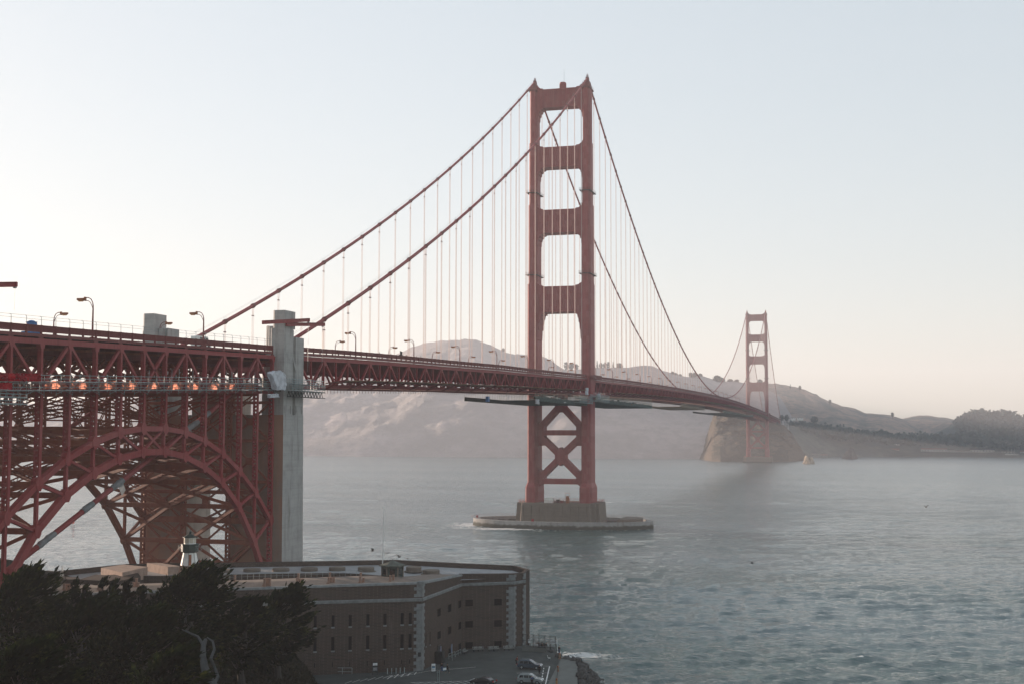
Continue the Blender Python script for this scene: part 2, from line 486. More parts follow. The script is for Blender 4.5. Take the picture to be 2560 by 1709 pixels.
M['hill_tan'] = hill_mat('tan_hill', (.42, .31, .25), (.13, .145, .14), (.34, .27, .23), .009, .47)
M['hill_wood'] = hill_mat('hazy_wooded_hill', (.15, .16, .135), (.065, .092, .092), (.13, .14, .13), .012, .52)  # lightened, bluish tones paint haze over the woods
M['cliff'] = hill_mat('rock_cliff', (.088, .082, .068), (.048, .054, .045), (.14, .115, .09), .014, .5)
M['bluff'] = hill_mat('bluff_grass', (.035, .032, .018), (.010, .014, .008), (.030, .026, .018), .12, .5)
M['lot'] = simple('parking_asphalt', (.045, .053, .050), .9, .3, .25)
M['prom'] = concrete('promenade_concrete', (.14, .15, .14), stain=(.15, .15, .13), lift=40)

def water_mat():
    m, nt, b = mat_new('sea_water')
    g = nt.nodes.new('ShaderNodeNewGeometry')
    b.inputs['IOR'].default_value = 1.333
    big = noise(nt, .006, 5, .6, mapping=(.6, 1.8, 1)); mid = noise(nt, .03, 4, .6)
    col = ramp(nt, big, [(.3, (.012, .066, .082)), (.7, (.022, .070, .066))])
    # whitecaps and churned foam have shapes of their own
    fo = noise(nt, .26, 8, .7, dist=.5, mapping=(.7, 1.5, 1)); fo2 = noise(nt, .018, 3, .5)
    sp = nt.nodes.new('ShaderNodeSeparateXYZ'); nt.links.new(g.outputs['Position'], sp.inputs[0])
    zl = node(nt, 'ShaderNodeMath', operation='SUBTRACT'); nt.links.new(sp.outputs[2], zl.inputs[0]); zl.inputs[1].default_value = 1.7
    add = node(nt, 'ShaderNodeMath', operation='MULTIPLY_ADD'); nt.links.new(zl.outputs[0], add.inputs[0]); add.inputs[1].default_value = .22; nt.links.new(fo, add.inputs[2])
    add2 = node(nt, 'ShaderNodeMath', operation='MULTIPLY_ADD'); nt.links.new(fo2, add2.inputs[0]); add2.inputs[1].default_value = .25; nt.links.new(add.outputs[0], add2.inputs[2])
    fm = ramp(nt, add2.outputs[0], [(.79, (0, 0, 0)), (.82, (1, 1, 1))])
    foam = foam_field(nt, g, fm)
    c = mixc(nt, foam, col, (.70, .70, .68))
    nt.links.new(c, b.inputs['Base Color'])
    yr = node(nt, 'ShaderNodeMapRange'); nt.links.new(sp.outputs[1], yr.inputs[0]); yr.inputs[1].default_value = -150; yr.inputs[2].default_value = 900; yr.inputs[3].default_value = .06; yr.inputs[4].default_value = .22
    cr = nt.nodes.new('ShaderNodeCombineColor'); [nt.links.new(yr.outputs[0], q) for q in cr.inputs]
    rr = mixc(nt, foam, cr.outputs[0], (.85, .85, .85)); nt.links.new(rr, b.inputs['Roughness'])
    # small ripples on top of the modelled waves, rougher in the gusts
    n1 = noise(nt, .42, 8, .66, mapping=(.8, 1.2, 1)); n2 = noise(nt, 1.7, 5, .6, mapping=(.8, 1.2, 1))
    s = node(nt, 'ShaderNodeMath', operation='MULTIPLY_ADD'); nt.links.new(n2, s.inputs[0]); s.inputs[1].default_value = .22; nt.links.new(n1, s.inputs[2])
    gust = ramp(nt, noise(nt, .0045, 4, .55, mapping=(.35, 2.2, 1)), [(.35, (.55, .55, .55)), (.62, (1, 1, 1))])
    bp = nt.nodes.new('ShaderNodeBump'); bp.inputs['Distance'].default_value = .75
    nt.links.new(gust, bp.inputs['Strength']); nt.links.new(s.outputs[0], bp.inputs['Height']); nt.links.new(bp.outputs[0], b.inputs['Normal'])
    return m

def foam_field(nt, g, base):
    """whitecaps plus churned water along the rocky shore and round the fender"""
    out = base
    for cx, cy, rx, ry, thr in ((85, -345.5, 12, 4.5, .57), (0, -2, 51, 28, .56), (-44, -6, 12, 12, .47), (-25, -27, 26, 7, .50)):
        mp = nt.nodes.new('ShaderNodeMapping'); mp.vector_type = 'TEXTURE'
        mp.inputs['Location'].default_value = (cx, cy, 0); mp.inputs['Scale'].default_value = (rx, ry, 1000)
        nt.links.new(g.outputs['Position'], mp.inputs[0])
        ln = node(nt, 'ShaderNodeVectorMath', operation='LENGTH'); nt.links.new(mp.outputs[0], ln.inputs[0])
        f = noise(nt, .32, 8, .75, dist=1.0)
        k = node(nt, 'ShaderNodeMath', operation='MULTIPLY_ADD'); nt.links.new(ln.outputs['Value'], k.inputs[0]); k.inputs[1].default_value = -.22; nt.links.new(f, k.inputs[2])
        r = ramp(nt, k.outputs[0], [(thr - .2, (0, 0, 0)), (thr - .12, (.85, .85, .85))])
        out = mixc(nt, 1.0, out, r, 'LIGHTEN')
    return out
M['water'] = water_mat()

# ------------------------------------------------------------------ water
SEA = 1.7
def build_water():
    rs = np.exp(np.linspace(math.log(60.0), math.log(12000.0), 1150))
    az = np.concatenate([np.radians(np.linspace(-75, -41, 90, endpoint=False)), np.radians(np.linspace(-41, 11, 1050, endpoint=False)), np.radians(np.linspace(11, 60, 110))])
    A, Rr = np.meshgrid(az, rs)
    X = CAM[0] + Rr * np.sin(A); Y = CAM[1] + Rr * np.cos(A)
    rng = np.random.RandomState(11)
    Z = np.zeros_like(X)
    cell = Rr * .0047                                   # spacing of the sheet: shorter waves are left to the surface bump
    patch = .55 + .9 * vnoise(X / 95.0 + 9, Y / 60.0 + 4)
    wd = math.radians(116)                              # sea running in from the left
    for i in range(72):
        lam = 1.7 * (7.5 / 1.7) ** rng.rand() if i % 8 else 10 + 16 * rng.rand()
        th = wd + rng.normal(0, .45 if lam < 11 else .25)
        k = 2 * PI / lam
        amp = (.0064 if lam < 9.9 else .0036) * lam
        ph = rng.rand() * 6.28
        # slowly bent crests so no wave runs straight for long
        arg = k * (X * math.cos(th) + Y * math.sin(th)) + ph + 1.7 * (vnoise(X / (lam * 4) + i * 7.1, Y / (lam * 4) + i * 3.3) - .5) * 2
        along = np.abs(np.sin(th + A)); eff = cell * along + Rr * .0009 * (1 - along) + .05
        fade = np.clip((lam / eff - 2.0) / 2.0, 0, 1)
        sn = np.sin(arg)
        Z += amp * fade * (1 - 2 * np.abs(np.sin(arg / 2)) ** 1.15) * patch
    far = np.clip((4000 - Rr) / 3000, 0.5, 1)
    Z = SEA + Z * far
    w = grid_mesh('water', X, Y, Z, M['water'])
    tag(w, 'choppy grey green sea filling the strait', 'water', kind='structure')
build_water()

# ------------------------------------------------------------------ near ground: paved lot, promenade, bluff
LOT = 4.0
def bluff_z(x, y):
    """bluff that rises from the paved lot towards the viewpoint"""
    x = np.asarray(x, float); y = np.asarray(y, float)
    # distance back from the foot line that starts at the fort wall and runs towards the viewpoint
    d = (46.5 - x) * .84 + (-397.0 - y) * .54 + 1.6 * (fbm(x / 9, y / 9, 3) - .5)
    z = np.interp(d, [-6, 0, 2, 5, 8, 13, 19, 40, 80, 140], [1.5, 3.7, 6.4, 9.6, 11.8, 13.6, 15.2, 19, 27, 38])
    z = z + 2.2 * (fbm(x / 8, y / 8, 4) - .5) * np.clip(d / 4, 0, 1)
    r = np.hypot(x - CAM[0], y - CAM[1])
    return np.minimum(np.maximum(z, 46.85 - .262 * r - np.clip(r - 120, 0, None) * .1), 46.85)

def build_ground():
    # bluff: kept below the bottom edge of the view close to the viewpoint
    gx, gy = np.meshgrid(np.linspace(-75, 175, 260), np.linspace(-660, -388, 290))
    z = bluff_z(gx, gy)
    z = np.where(gx > 100, np.minimum(z, np.where(gy > -560, LOT - 1 - (gx - 100) * .3, z)), z)
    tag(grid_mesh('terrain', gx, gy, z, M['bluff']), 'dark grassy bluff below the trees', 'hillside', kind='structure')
    b = MB()
    pts = [(-20, -430), (40, -404), (46, -436), (97.5, -436), (88.6, -392), (84.9, -366), (80.5, -352.8), (50, -352), (0, -395)]
    b.prism([(x, y, -3) for x, y in pts], (0, 0, 3 + LOT))
    tag(b.build('ground', M['lot']), 'dark paved parking lot beside the brick fort', 'parking lot', kind='structure')
    b = MB()
    b.prism([(88.62, -392, -3), (97.52, -436, -3), (103.5, -436, -3), (94.0, -392, -3), (88.8, -368.3, -3), (85.0, -366.2, -3)], (0, 0, 3 + LOT + .12))
    tag(b.build('pavement', M['prom']), 'concrete promenade along the sea wall', 'pavement', kind='structure')
    # painted bay lines lie 4 mm above the asphalt
    b = MB(); z = LOT + .004
    def line(p, q, w=.13):
        p = Vector((p[0], p[1], z)); q = Vector((q[0], q[1], z)); d = (q - p).normalized(); n = Vector((-d.y, d.x, 0)) * (w / 2)
        b.add([p - n, q - n, q + n, p + n], [(0, 1, 2, 3)])
    P = lambda u, v: on_z(u, v, LOT)
    line(P(1374, 1664), P(1363, 1712), .2)
    for v in (1664, 1681, 1700): line(P(1292, v), P(1374, v - .5), .1)
    for k in range(7): line(P(1359.5 - k * 1.1, 1668 + k * 6.4), P(1358.9 - k * 1.1, 1671.4 + k * 6.4), .16)
    line(P(1000, 1690), P(1070, 1676), .1); line(P(1070, 1676), P(1190, 1666), .1)
    for i in range(9): line(P(862 + i * 19, 1707 - i * 2.6), P(880 + i * 19.5, 1700.5 - i * 2.8), .1)
    for i in range(5): line(P(968 + i * 17, 1696 - i * 2.8), P(981 + i * 15, 1686.5 - i * 2.0), .16)
    line(P(1025, 1705), P(1175, 1700.5), .1)
    for i in range(8): line(P(1028 + i * 19, 1704.5 - i * .5), P(1055 + i * 19, 1709), .1)
    tag(b.build('road_markings', M['paint']), 'worn white bay lines painted on the lot', 'road marking', kind='structure')

build_ground()

# ------------------------------------------------------------------ far shores and hills
def ridge_hill(name, prof, r_shore, r_ridge, mat, label, seed, rough=.10, gully=.16, ns=70, du=3.0, back=700, power=.8, base=SEA - 2, shape=.9, crag=0.0):
    """prof: skyline seen over the water (u, v); r_shore / r_ridge: metres from the viewpoint, numbers or (u, r) lists"""
    us = np.arange(prof[0][0], prof[-1][0] + .1, du)
    vs = np.interp(us, [p[0] for p in prof], [p[1] for p in prof])
    f = lambda r: np.interp(us, [p[0] for p in r], [p[1] for p in r]) if isinstance(r, (list, tuple)) else np.full_like(us, float(r))
    rs, rr = f(r_shore), f(r_ridge)
    dirs = CF[None] + CR[None] * ((us - 1280) / FPX)[:, None] + CU[None] * ((854.5 - vs) / FPX)[:, None]
    hl = np.hypot(dirs[:, 0], dirs[:, 1]); dx = dirs[:, 0] / hl; dy = dirs[:, 1] / hl
    zr = CAM[2] + rr * dirs[:, 2] / hl
    s = np.concatenate([np.linspace(-.04, 1, ns), np.linspace(1.05, 2, 16)])
    X = []; Y = []; Z = []
    for t in s:
        if t <= 1:
            tt = max(t, 0); r = rs + (rr - rs) * t
            h = base + (zr - base) * (tt ** power * shape + (1 - shape) * tt)
        else:
            r = rr + (t - 1) * back; h = base + (zr - base) * (1 - .75 * (t - 1) ** 1.2)
        x = CAM[0] + dx * r; y = CAM[1] + dy * r
        n1 = fbm(x / 210 + seed, y / 210 + seed * 2, 5) - .5
        ridged = 1 - np.abs(2 * vnoise(x / 130 + seed * 3 + n1 * 1.4, y / 420 + seed) - 1)
        env = np.clip(4 * max(t, 0) * (1 - min(t, 1)), 0, 1) if t <= 1 else .3
        h = h + (zr - base) * env * (gully * (ridged - .55) + rough * n1)
        if crag:
            k = min(1, max(0, t) * 1.6); rr_ = r + crag * k * (fbm(x / 30 + seed, h / 22 + y / 60, 6) - .5) * 2.2
            x = CAM[0] + dx * rr_; y = CAM[1] + dy * rr_
            h = h + crag * .22 * (fbm(x / 17 + 3, y / 17 + t * 9, 4) - .5) * min(1, max(0, t) * 4)
        h = h + (zr - base) * .05 * env * (fbm(x / 45, y / 45 + seed, 4) - .5) * 2
        if t > 0.985: h = h + (fbm(x / 12, y / 12, 3) - .5) * .018 * (zr - base)
        X.append(x); Y.append(y); Z.append(h)
    o = grid_mesh(name, np.array(X), np.array(Y), np.array(Z), mat)
    return tag(o, label, 'hill', kind='structure')

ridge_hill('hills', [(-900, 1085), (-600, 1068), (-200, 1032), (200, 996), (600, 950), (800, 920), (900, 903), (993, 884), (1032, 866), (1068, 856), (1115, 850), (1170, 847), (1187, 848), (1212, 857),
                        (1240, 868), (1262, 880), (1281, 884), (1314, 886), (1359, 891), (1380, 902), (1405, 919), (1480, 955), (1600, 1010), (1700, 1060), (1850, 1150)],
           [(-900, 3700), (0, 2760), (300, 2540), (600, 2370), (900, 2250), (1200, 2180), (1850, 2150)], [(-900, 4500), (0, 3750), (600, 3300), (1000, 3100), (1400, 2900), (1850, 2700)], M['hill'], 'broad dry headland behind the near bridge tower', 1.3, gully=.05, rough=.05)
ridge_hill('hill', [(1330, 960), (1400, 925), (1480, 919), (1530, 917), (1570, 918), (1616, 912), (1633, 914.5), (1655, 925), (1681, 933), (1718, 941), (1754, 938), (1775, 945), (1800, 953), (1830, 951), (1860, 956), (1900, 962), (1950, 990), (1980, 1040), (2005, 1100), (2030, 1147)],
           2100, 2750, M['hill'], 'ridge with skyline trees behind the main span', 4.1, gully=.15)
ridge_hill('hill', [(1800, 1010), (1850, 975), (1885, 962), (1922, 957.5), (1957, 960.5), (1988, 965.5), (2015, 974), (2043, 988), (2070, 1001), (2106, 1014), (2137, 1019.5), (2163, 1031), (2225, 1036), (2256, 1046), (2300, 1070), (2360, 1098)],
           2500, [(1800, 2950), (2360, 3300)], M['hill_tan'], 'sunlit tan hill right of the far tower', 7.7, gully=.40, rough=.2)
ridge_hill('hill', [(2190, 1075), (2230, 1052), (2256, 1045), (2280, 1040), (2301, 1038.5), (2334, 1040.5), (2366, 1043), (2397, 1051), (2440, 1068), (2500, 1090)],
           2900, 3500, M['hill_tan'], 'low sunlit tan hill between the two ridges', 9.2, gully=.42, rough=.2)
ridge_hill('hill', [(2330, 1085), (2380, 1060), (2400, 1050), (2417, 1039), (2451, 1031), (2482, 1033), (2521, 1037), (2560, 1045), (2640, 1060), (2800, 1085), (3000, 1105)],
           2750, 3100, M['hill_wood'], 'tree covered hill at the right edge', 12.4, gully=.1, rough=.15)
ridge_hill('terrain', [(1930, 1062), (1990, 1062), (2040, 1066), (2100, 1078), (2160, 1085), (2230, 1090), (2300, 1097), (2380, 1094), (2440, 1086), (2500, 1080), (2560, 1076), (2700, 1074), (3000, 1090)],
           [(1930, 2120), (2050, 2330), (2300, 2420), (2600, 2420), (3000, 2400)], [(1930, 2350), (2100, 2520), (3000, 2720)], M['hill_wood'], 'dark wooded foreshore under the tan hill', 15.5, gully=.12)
ridge_hill('terrain', [(1734, 1157), (1745, 1140), (1757, 1115), (1768, 1085), (1776, 1056), (1784, 1036), (1796, 1029), (1830, 1031), (1870, 1038), (1920, 1046), (1960, 1060), (1985, 1090), (2002, 1118), (2016, 1139), (2026, 1152)],
           [(1734, 2150), (1752, 2060), (1778, 1950), (1800, 1925), (1900, 1918), (1970, 1960), (2026, 2060)], [(1734, 2190), (1768, 2170), (1790, 2150), (1900, 2110), (2000, 2120), (2026, 2130)], M['cliff'], 'rocky cliff point at the foot of the far tower', 18.2, gully=.36, rough=.3, du=.8, ns=110, back=200, power=.75, crag=46.0)

# ------------------------------------------------------------------ suspension bridge: profile
RAILP = [(-346, 67.75), (-332.7, 68.15), (-305.7, 69.05), (-273, 69.95), (-223, 71.1), (-158, 72.75), (-120, 73.4), (-15.5, 75.6), (39, 76.3), (110, 77.5), (184, 78.5), (330, 80.2),
         (480, 81.3), (640, 81.8), (795, 81.1), (950, 79.8), (1106, 77.8), (1252, 75.3), (1364, 73.2), (1500, 70.6), (1640, 67.6)]
def rail_z(y): return float(np.interp(y, [p[0] for p in RAILP], [p[1] for p in RAILP]))
def cable_z(y):
    if 0 <= y <= 1280: return 225.2 - 143.9 * (1 - ((y - 640) / 640) ** 2)
    t = (-y if y < 0 else y - 1280) / 343.0
    return 225.2 - 197.1 * t + 39.8 * t * t

# ------------------------------------------------------------------ towers
def cross_poly(cx, cy, hx, hy, e=.55, n=1.5):
    """leg plan with stepped-back corners"""
    c = .5
    east = [(hx - e - c, -hy), (hx - e, -hy + c), (hx - e, -hy + n), (hx - e * .4, -hy + n), (hx - e * .4, -hy + 2 * n), (hx, -hy + 2 * n), (hx, hy - 2 * n), (hx - e * .4, hy - 2 * n), (hx - e * .4, hy - n), (hx - e, hy - n), (hx - e, hy - c), (hx - e - c, hy)]
    west = [(-x, -y) for x, y in east]
    return [(cx + x, cy + y) for x, y in east + west]

def make_tower(label, Y0, zbase):
    t = thing('bridge_tower', label, 'bridge tower', (0, Y0, zbase), world_coords=True)
    segs = [(zbase, 20.6, 3.1, 9.0), (23.0, 121, 2.4, 7.6), (121, 160.8, 2.22, 6.8), (160.8, 192.3, 2.08, 5.9), (192.3, 219.2, 1.92, 5.0)]
    inner = [3.1, 2.4, 2.22, 2.08, 1.92]
    for sx in (-1, 1):
        cx = 13.6 * sx
        b = MB()
        for z0, z1, hx, hy in segs: b.frustum(cross_poly(cx, Y0, hx, hy), z0, cross_poly(cx, Y0, hx, hy), z1)
        b.frustum(cross_poly(cx, Y0, 3.1, 9.0), 20.6, cross_poly(cx, Y0, 2.4, 7.6), 23.0)
        # plate seams
        for z in np.arange(30, 216, 6.0):
            hx, hy = next((a, c) for z0, z1, a, c in segs[1:] if z <= z1 + 1e-6)
            for (x0, x1, y0, y1) in ((cx - hx + .6, cx + hx - .6, Y0 - hy - .03, Y0 - hy + .02), (cx - hx + .6, cx + hx - .6, Y0 + hy - .02, Y0 + hy + .03)):
                b.box(x0, x1, y0, y1, z, z + .12)
        leg = b.build('leg', M['steel'], t)
        # saddle housing: stepped cap with beacon mast
        h = MB()
        p = lambda a, c: [(cx - a, Y0 - c), (cx + a, Y0 - c), (cx + a, Y0 + c), (cx - a, Y0 + c)]
        h.frustum(p(2.15, 5.3), 219.2, p(2.15, 5.3), 220.0)
        h.frustum(p(1.75, 4.6), 220.0, p(1.1, 2.6), 223.6)
        h.frustum(p(.75, 1.5), 223.6, p(.65, 1.2), 225.6)
        for dx, dy in ((-.45, 0), (.45, 0), (0, .6), (0, -.6)): h.tube((cx + dx, Y0 + dy, 225.5), (cx + dx, Y0 + dy, 227.0), .1, 5)
        h.tube((cx, Y0, 225.5), (cx, Y0, 227.6), .09, 5)
        for yy in np.linspace(-5, 5, 7):
            h.tube((cx - 2.1, Y0 + yy, 220), (cx - 2.1, Y0 + yy, 221.1), .04, 4); h.tube((cx + 2.1, Y0 + yy, 220), (cx + 2.1, Y0 + yy, 221.1), .04, 4)
        for xx in (-2.1, 2.1): h.tube((cx + xx, Y0 - 5, 221.1), (cx + xx, Y0 + 5, 221.1), .04, 4)
        h.build('saddle_housing', M['steel_dark'], t)
        for z, hx, hy in ((167.0, 2.15, 6.2), (125.5, 2.3, 7.0)):
            g = MB()
            for k, (a, c) in enumerate(((hx + .75, hy + .75),)):
                g.frustum([(cx - a, Y0 - c), (cx + a, Y0 - c), (cx + a, Y0 + c), (cx - a, Y0 + c)], z, [(cx - a, Y0 - c), (cx + a, Y0 - c), (cx + a, Y0 + c), (cx - a, Y0 + c)], z + .25)
                for zz in (z + .75, z + 1.25):
                    for (q, r) in (((-a, -c), (a, -c)), ((a, -c), (a, c)), ((a, c), (-a, c)), ((-a, c), (-a, -c))):
                        g.tube((cx + q[0], Y0 + q[1], zz), (cx + r[0], Y0 + r[1], zz), .05, 4)
            g.build('inspection_gallery', M['black'], t)
    # portal struts with stepped corbels
    def strut(zb, zt, hxb, hxt, depth, low, name='portal_strut'):
        xb, xt = 13.6 - hxb + .3, 13.6 - hxt + .3
        if low: cb = [(4.0, 0), (3.3, .0), (3.3, .9), (2.4, .9), (2.0, 3.0), (1.75, 3.0), (1.55, 5.2), (1.25, 5.2), (1.05, 8.4), (.75, 8.4), (.55, 13.2), (0, 14.2)]
        else: cb = [(3.4, 0), (3.0, .5), (2.1, .7), (1.9, 1.6), (1.15, 1.9), (1.0, 3.2), (.55, 3.5), (.45, 5.6), (0, 6.2)]
        ct = [(0, 2.6), (.5, 1.5), (1.5, 1.1), (1.7, .6), (3.2, .45), (3.6, 0)]
        R_ = [(xb - a, zb - d) for a, d in cb] + [(xt - a, zt + d) for a, d in ct]
        P = R_ + [(-x, z) for x, z in R_[::-1]]
        b = MB()
        b.prism([(x, Y0 - depth, z) for x, z in P], (0, 2 * depth, 0))
        # vertical flutes and border fillets
        for x in np.arange(-8.8, 8.9, 1.1):
            for sy in (-1, 1): b.box(x - .27, x + .27, Y0 + sy * (depth + .14) - .14, Y0 + sy * (depth + .14) + .14, zb + 1.3, zt - 1.0)
        for sy in (-1, 1):
            b.box(-9.6, 9.6, Y0 + sy * (depth + .1) - .12, Y0 + sy * (depth + .1) + .12, zb + .2, zb + .8)
            b.box(-9.6, 9.6, Y0 + sy * (depth + .1) - .12, Y0 + sy * (depth + .1) + .12, zt - .7, zt - .1)
        return b.build(name, M['steel'], t)
    strut(210.6, 220.1, 1.92, 1.92, 3.2, False)
    strut(180.0, 190.3, 2.08, 1.95, 3.8, False)
    strut(146.7, 158.4, 2.22, 2.1, 4.4, False)
    strut(106.8, 119.8, 2.40, 2.24, 5.0, True)
    # cross bracing under the deck
    b = MB(); d = 3.2; xi = 11.4
    def diag(p, q, w=2.7):
        p = Vector((p[0], p[1])); q = Vector((q[0], q[1])); n = (q - p).normalized(); n = Vector((-n.y, n.x)) * (w / 2)
        b.prism([(c.x, Y0 - d, c.y) for c in (p - n, q - n, q + n, p + n)], (0, 2 * d, 0))
    b.box(-2.5, 2.5, Y0 - d + .05, Y0 + d - .05, 57.5, 66)
    for s in (-1, 1):
        diag((s * .8, 60.2), (s * xi, 48.9)); diag((s * .1, 36.0), (s * xi, 46.6)); diag((s * .1, 35.2), (s * xi, 24.2))
        b.prism([(s * 8.2, Y0 - d - .1, 41.0), (s * 11.6, Y0 - d - .1, 41.0), (s * 11.6, Y0 - d - .1, 53.2), (s * 8.2, Y0 - d - .1, 50.2)], (0, 2 * d + .2, 0))
        b.prism([(s * 8.2, Y0 - d - .1, 22.6), (s * 11.6, Y0 - d - .1, 20.0), (s * 11.6, Y0 - d - .1, 30.0), (s * 8.2, Y0 - d - .1, 27.0)], (0, 2 * d + .2, 0))
    b.prism([(x, Y0 - d - .1, z) for x, z in ((-2.6, 33.4), (0, 31.0), (2.6, 33.4), (2.6, 37.9), (0, 40.2), (-2.6, 37.9))], (0, 2 * d + .2, 0))
    b.build('cross_brace', M['steel'], t)
    for z0, z1 in ((46.1, 48.7), (22.1, 24.7)):
        MB().box(-11.4, 11.4, Y0 - d + .08, Y0 + d - .08, z0, z1).build('lower_strut', M['steel'], t)
    return t

south_tower = make_tower('tall red bridge tower nearest, standing on a concrete pier inside the oval fender', 0.0, 13.3)
north_tower = make_tower('smaller distant red bridge tower standing at the foot of the cliff', 1280.0, 10.0)
E_ = MB()
# round drum and whip aerial on the near tower's top strut
E_.lathe([(0.0, 0), (1.55, .0), (1.75, .6), (1.75, 2.6), (1.4, 3.4), (0.3, 3.7)], (1.2, -1.0, 220.15), 18)
tag(E_.build('radar_dome', M['steel'], loc=(1.2, -1.0, 220.1)), 'round red drum on the top strut of the near bridge tower', 'radar drum')
E_ = MB(); E_.tube((1.3, 1.2, 220.1), (1.3, 1.2, 231.5), .09, 5, .04)
tag(E_.build('whip_aerial', M['galv'], loc=(1.3, 1.2, 220.1)), 'thin whip aerial above the top strut of the near bridge tower', 'aerial')

# piers and fender
def oval(a, c, n=72, cx=0, cy=0, p=2.0):
    return [(cx + a * math.copysign(abs(math.cos(2 * PI * i / n)) ** (2 / p), math.cos(2 * PI * i / n)), cy + c * math.copysign(abs(math.sin(2 * PI * i / n)) ** (2 / p), math.sin(2 * PI * i / n))) for i in range(n)]
def make_pier(label, Y0, z1, hx, hy):
    t = thing('tower_pier', label, 'bridge pier', (0, Y0, SEA - 2), world_coords=True)
    b = MB()
    e0 = cross_poly(0, Y0, hx + .9, hy + .9, 3.2, 2.2); e1 = cross_poly(0, Y0, hx, hy, 3.2, 2.2)
    b.frustum(e0, SEA - 2, e1, z1)
    for x in np.arange(-hx + 4, hx - 3.9, 3.9): b.box(x - .5, x + .5, Y0 - hy - .75, Y0 - hy + .1, SEA, z1 - 1.2)
    b.build('pier_block', M['pier_concrete'], t)
    b = MB()
    P = cross_poly(0, Y0, hx - .4, hy - .4, 3.2, 2.2)
    for i in range(len(P)):
        p, q = P[i], P[(i + 1) % len(P)]
        n = max(1, int(math.hypot(q[0] - p[0], q[1] - p[1]) / 2.5))
        for k in range(n):
            x = p[0] + (q[0] - p[0]) * k / n; y = p[1] + (q[1] - p[1]) * k / n
            b.tube((x, y, z1), (x, y, z1 + 1.15), .05, 4)
        for zz in (.6, 1.15): b.tube((p[0], p[1], z1 + zz), (q[0], q[1], z1 + zz), .045, 4)
    b.build('guard_rail', M['steel'], t)
    return t
make_pier('ribbed concrete pier under the near bridge tower', 0.0, 13.3, 20.4, 12.8)
make_pier('pale concrete pier under the distant bridge tower', 1280.0, 10.0, 20.4, 12.0)
t = thing('oval_fender', 'low oval concrete fender ring around the near tower pier', 'fender', (0, -1, SEA - 3), world_coords=True)
b = MB()
o0, o1, i0 = oval(45.6, 23.4, 96, .5, -1, 2.1), oval(45.0, 22.8, 96, .5, -1, 2.1), oval(42.3, 20.1, 96, .5, -1, 2.1)
n = 96; vs = [(x, y, SEA - 3) for x, y in o0] + [(x, y, 5.0) for x, y in o1] + [(x, y, 5.0) for x, y in i0] + [(x, y, SEA - 3) for x, y in i0]
b.add(vs, [(k * n + i, k * n + (i + 1) % n, (k + 1) * n + (i + 1) % n, (k + 1) * n + i) for k in range(3) for i in range(n)])
b.build('fender_wall', M['fender_concrete'], t)
b = MB()
b.prism([(30.5, -15, 5.0), (34, -15.0, 5.0), (41.6, -6, 5.0), (40, 4, 5.0), (31, 9, 5.0)], (0, 0, 1.2))
b.build('raised_platform', M['pier_concrete'], t)
b = MB()
P = oval(46.1, 22.1, 120, .5, -1, 2.1)
for i in range(120):
    x, y = P[i]; x2, y2 = P[(i + 1) % 120]
    if 10 < i < 112 and not (62 < i < 100): 
        b.tube((x, y, 5.0), (x, y, 6.1), .04, 4); b.tube((x, y, 6.1), (x2, y2, 6.1), .035, 4); b.tube((x, y, 5.55), (x2, y2, 5.55), .03, 4)
b.build('guard_rail', M['steel_dark'], t)
# gear standing on the pier top
def crate(name, label, cat, x, y, z, sx, sy, sz, m, lid=True):
    b = MB().box(x - sx, x + sx, y - sy, y + sy, z, z + sz)
    if lid:
        b.box(x - sx - .06, x + sx + .06, y - sy - .06, y + sy + .06, z + sz, z + sz + .15)
        for k in (-.66, 0, .66): b.box(x + k * sx - .05, x + k * sx + .05, y - sy - .05, y - sy, z, z + sz)
    return tag(b.build(name, M[m], loc=(x, y, z)), label, cat)
crate('site_container', 'white site container on the near pier between the tower legs', 'container', -4.0, -9.5, 13.3, 2.2, 1.1, 2.3, 'white_paint')
crate('equipment_box', 'dark equipment box on the near pier beside the white container', 'box', .6, -9.8, 13.3, .8, .8, 1.5, 'black')
crate('tool_chest', 'small red tool chest on the near pier between the legs', 'box', 2.4, -9.8, 13.3, .8, .6, 1.1, 'steel_dark')
b = MB(); b.tube((5.3, -9.8, 13.3), (5.3, -9.8, 16.2), .85, 12); b.tube((5.3, -9.8, 16.2), (5.3, -9.8, 16.8), .85, 12, .3)
for dx, dy in ((-1, -1), (1, -1), (1, 1), (-1, 1)): b.tube((5.3 + dx, -9.8 + dy, 13.3), (5.3 + dx, -9.8 + dy, 18.2), .05, 4)
for z in (15, 16.7, 18.2):
    for (p, q) in (((-1, -1), (1, -1)), ((1, -1), (1, 1)), ((1, 1), (-1, 1)), ((-1, 1), (-1, -1))): b.tube((5.3 + p[0], -9.8 + p[1], z), (5.3 + q[0], -9.8 + q[1], z), .04, 4)
tag(b.build('fog_horn', M['rust_or_bounce'], loc=(5.3, -9.8, 13.3)), 'brown drum in a tube cage on the near pier', 'fog horn')
crate('red_locker', 'small bright red locker on the fender in front of the near pier', 'locker', -9.2, -21.6, 5.0, .45, .4, 1.0, 'tarp_red')
crate('post_box', 'tiny red box at the left tip of the fender ring', 'box', -42.6, -3.0, 5.0, .4, .4, .9, 'tarp_red')

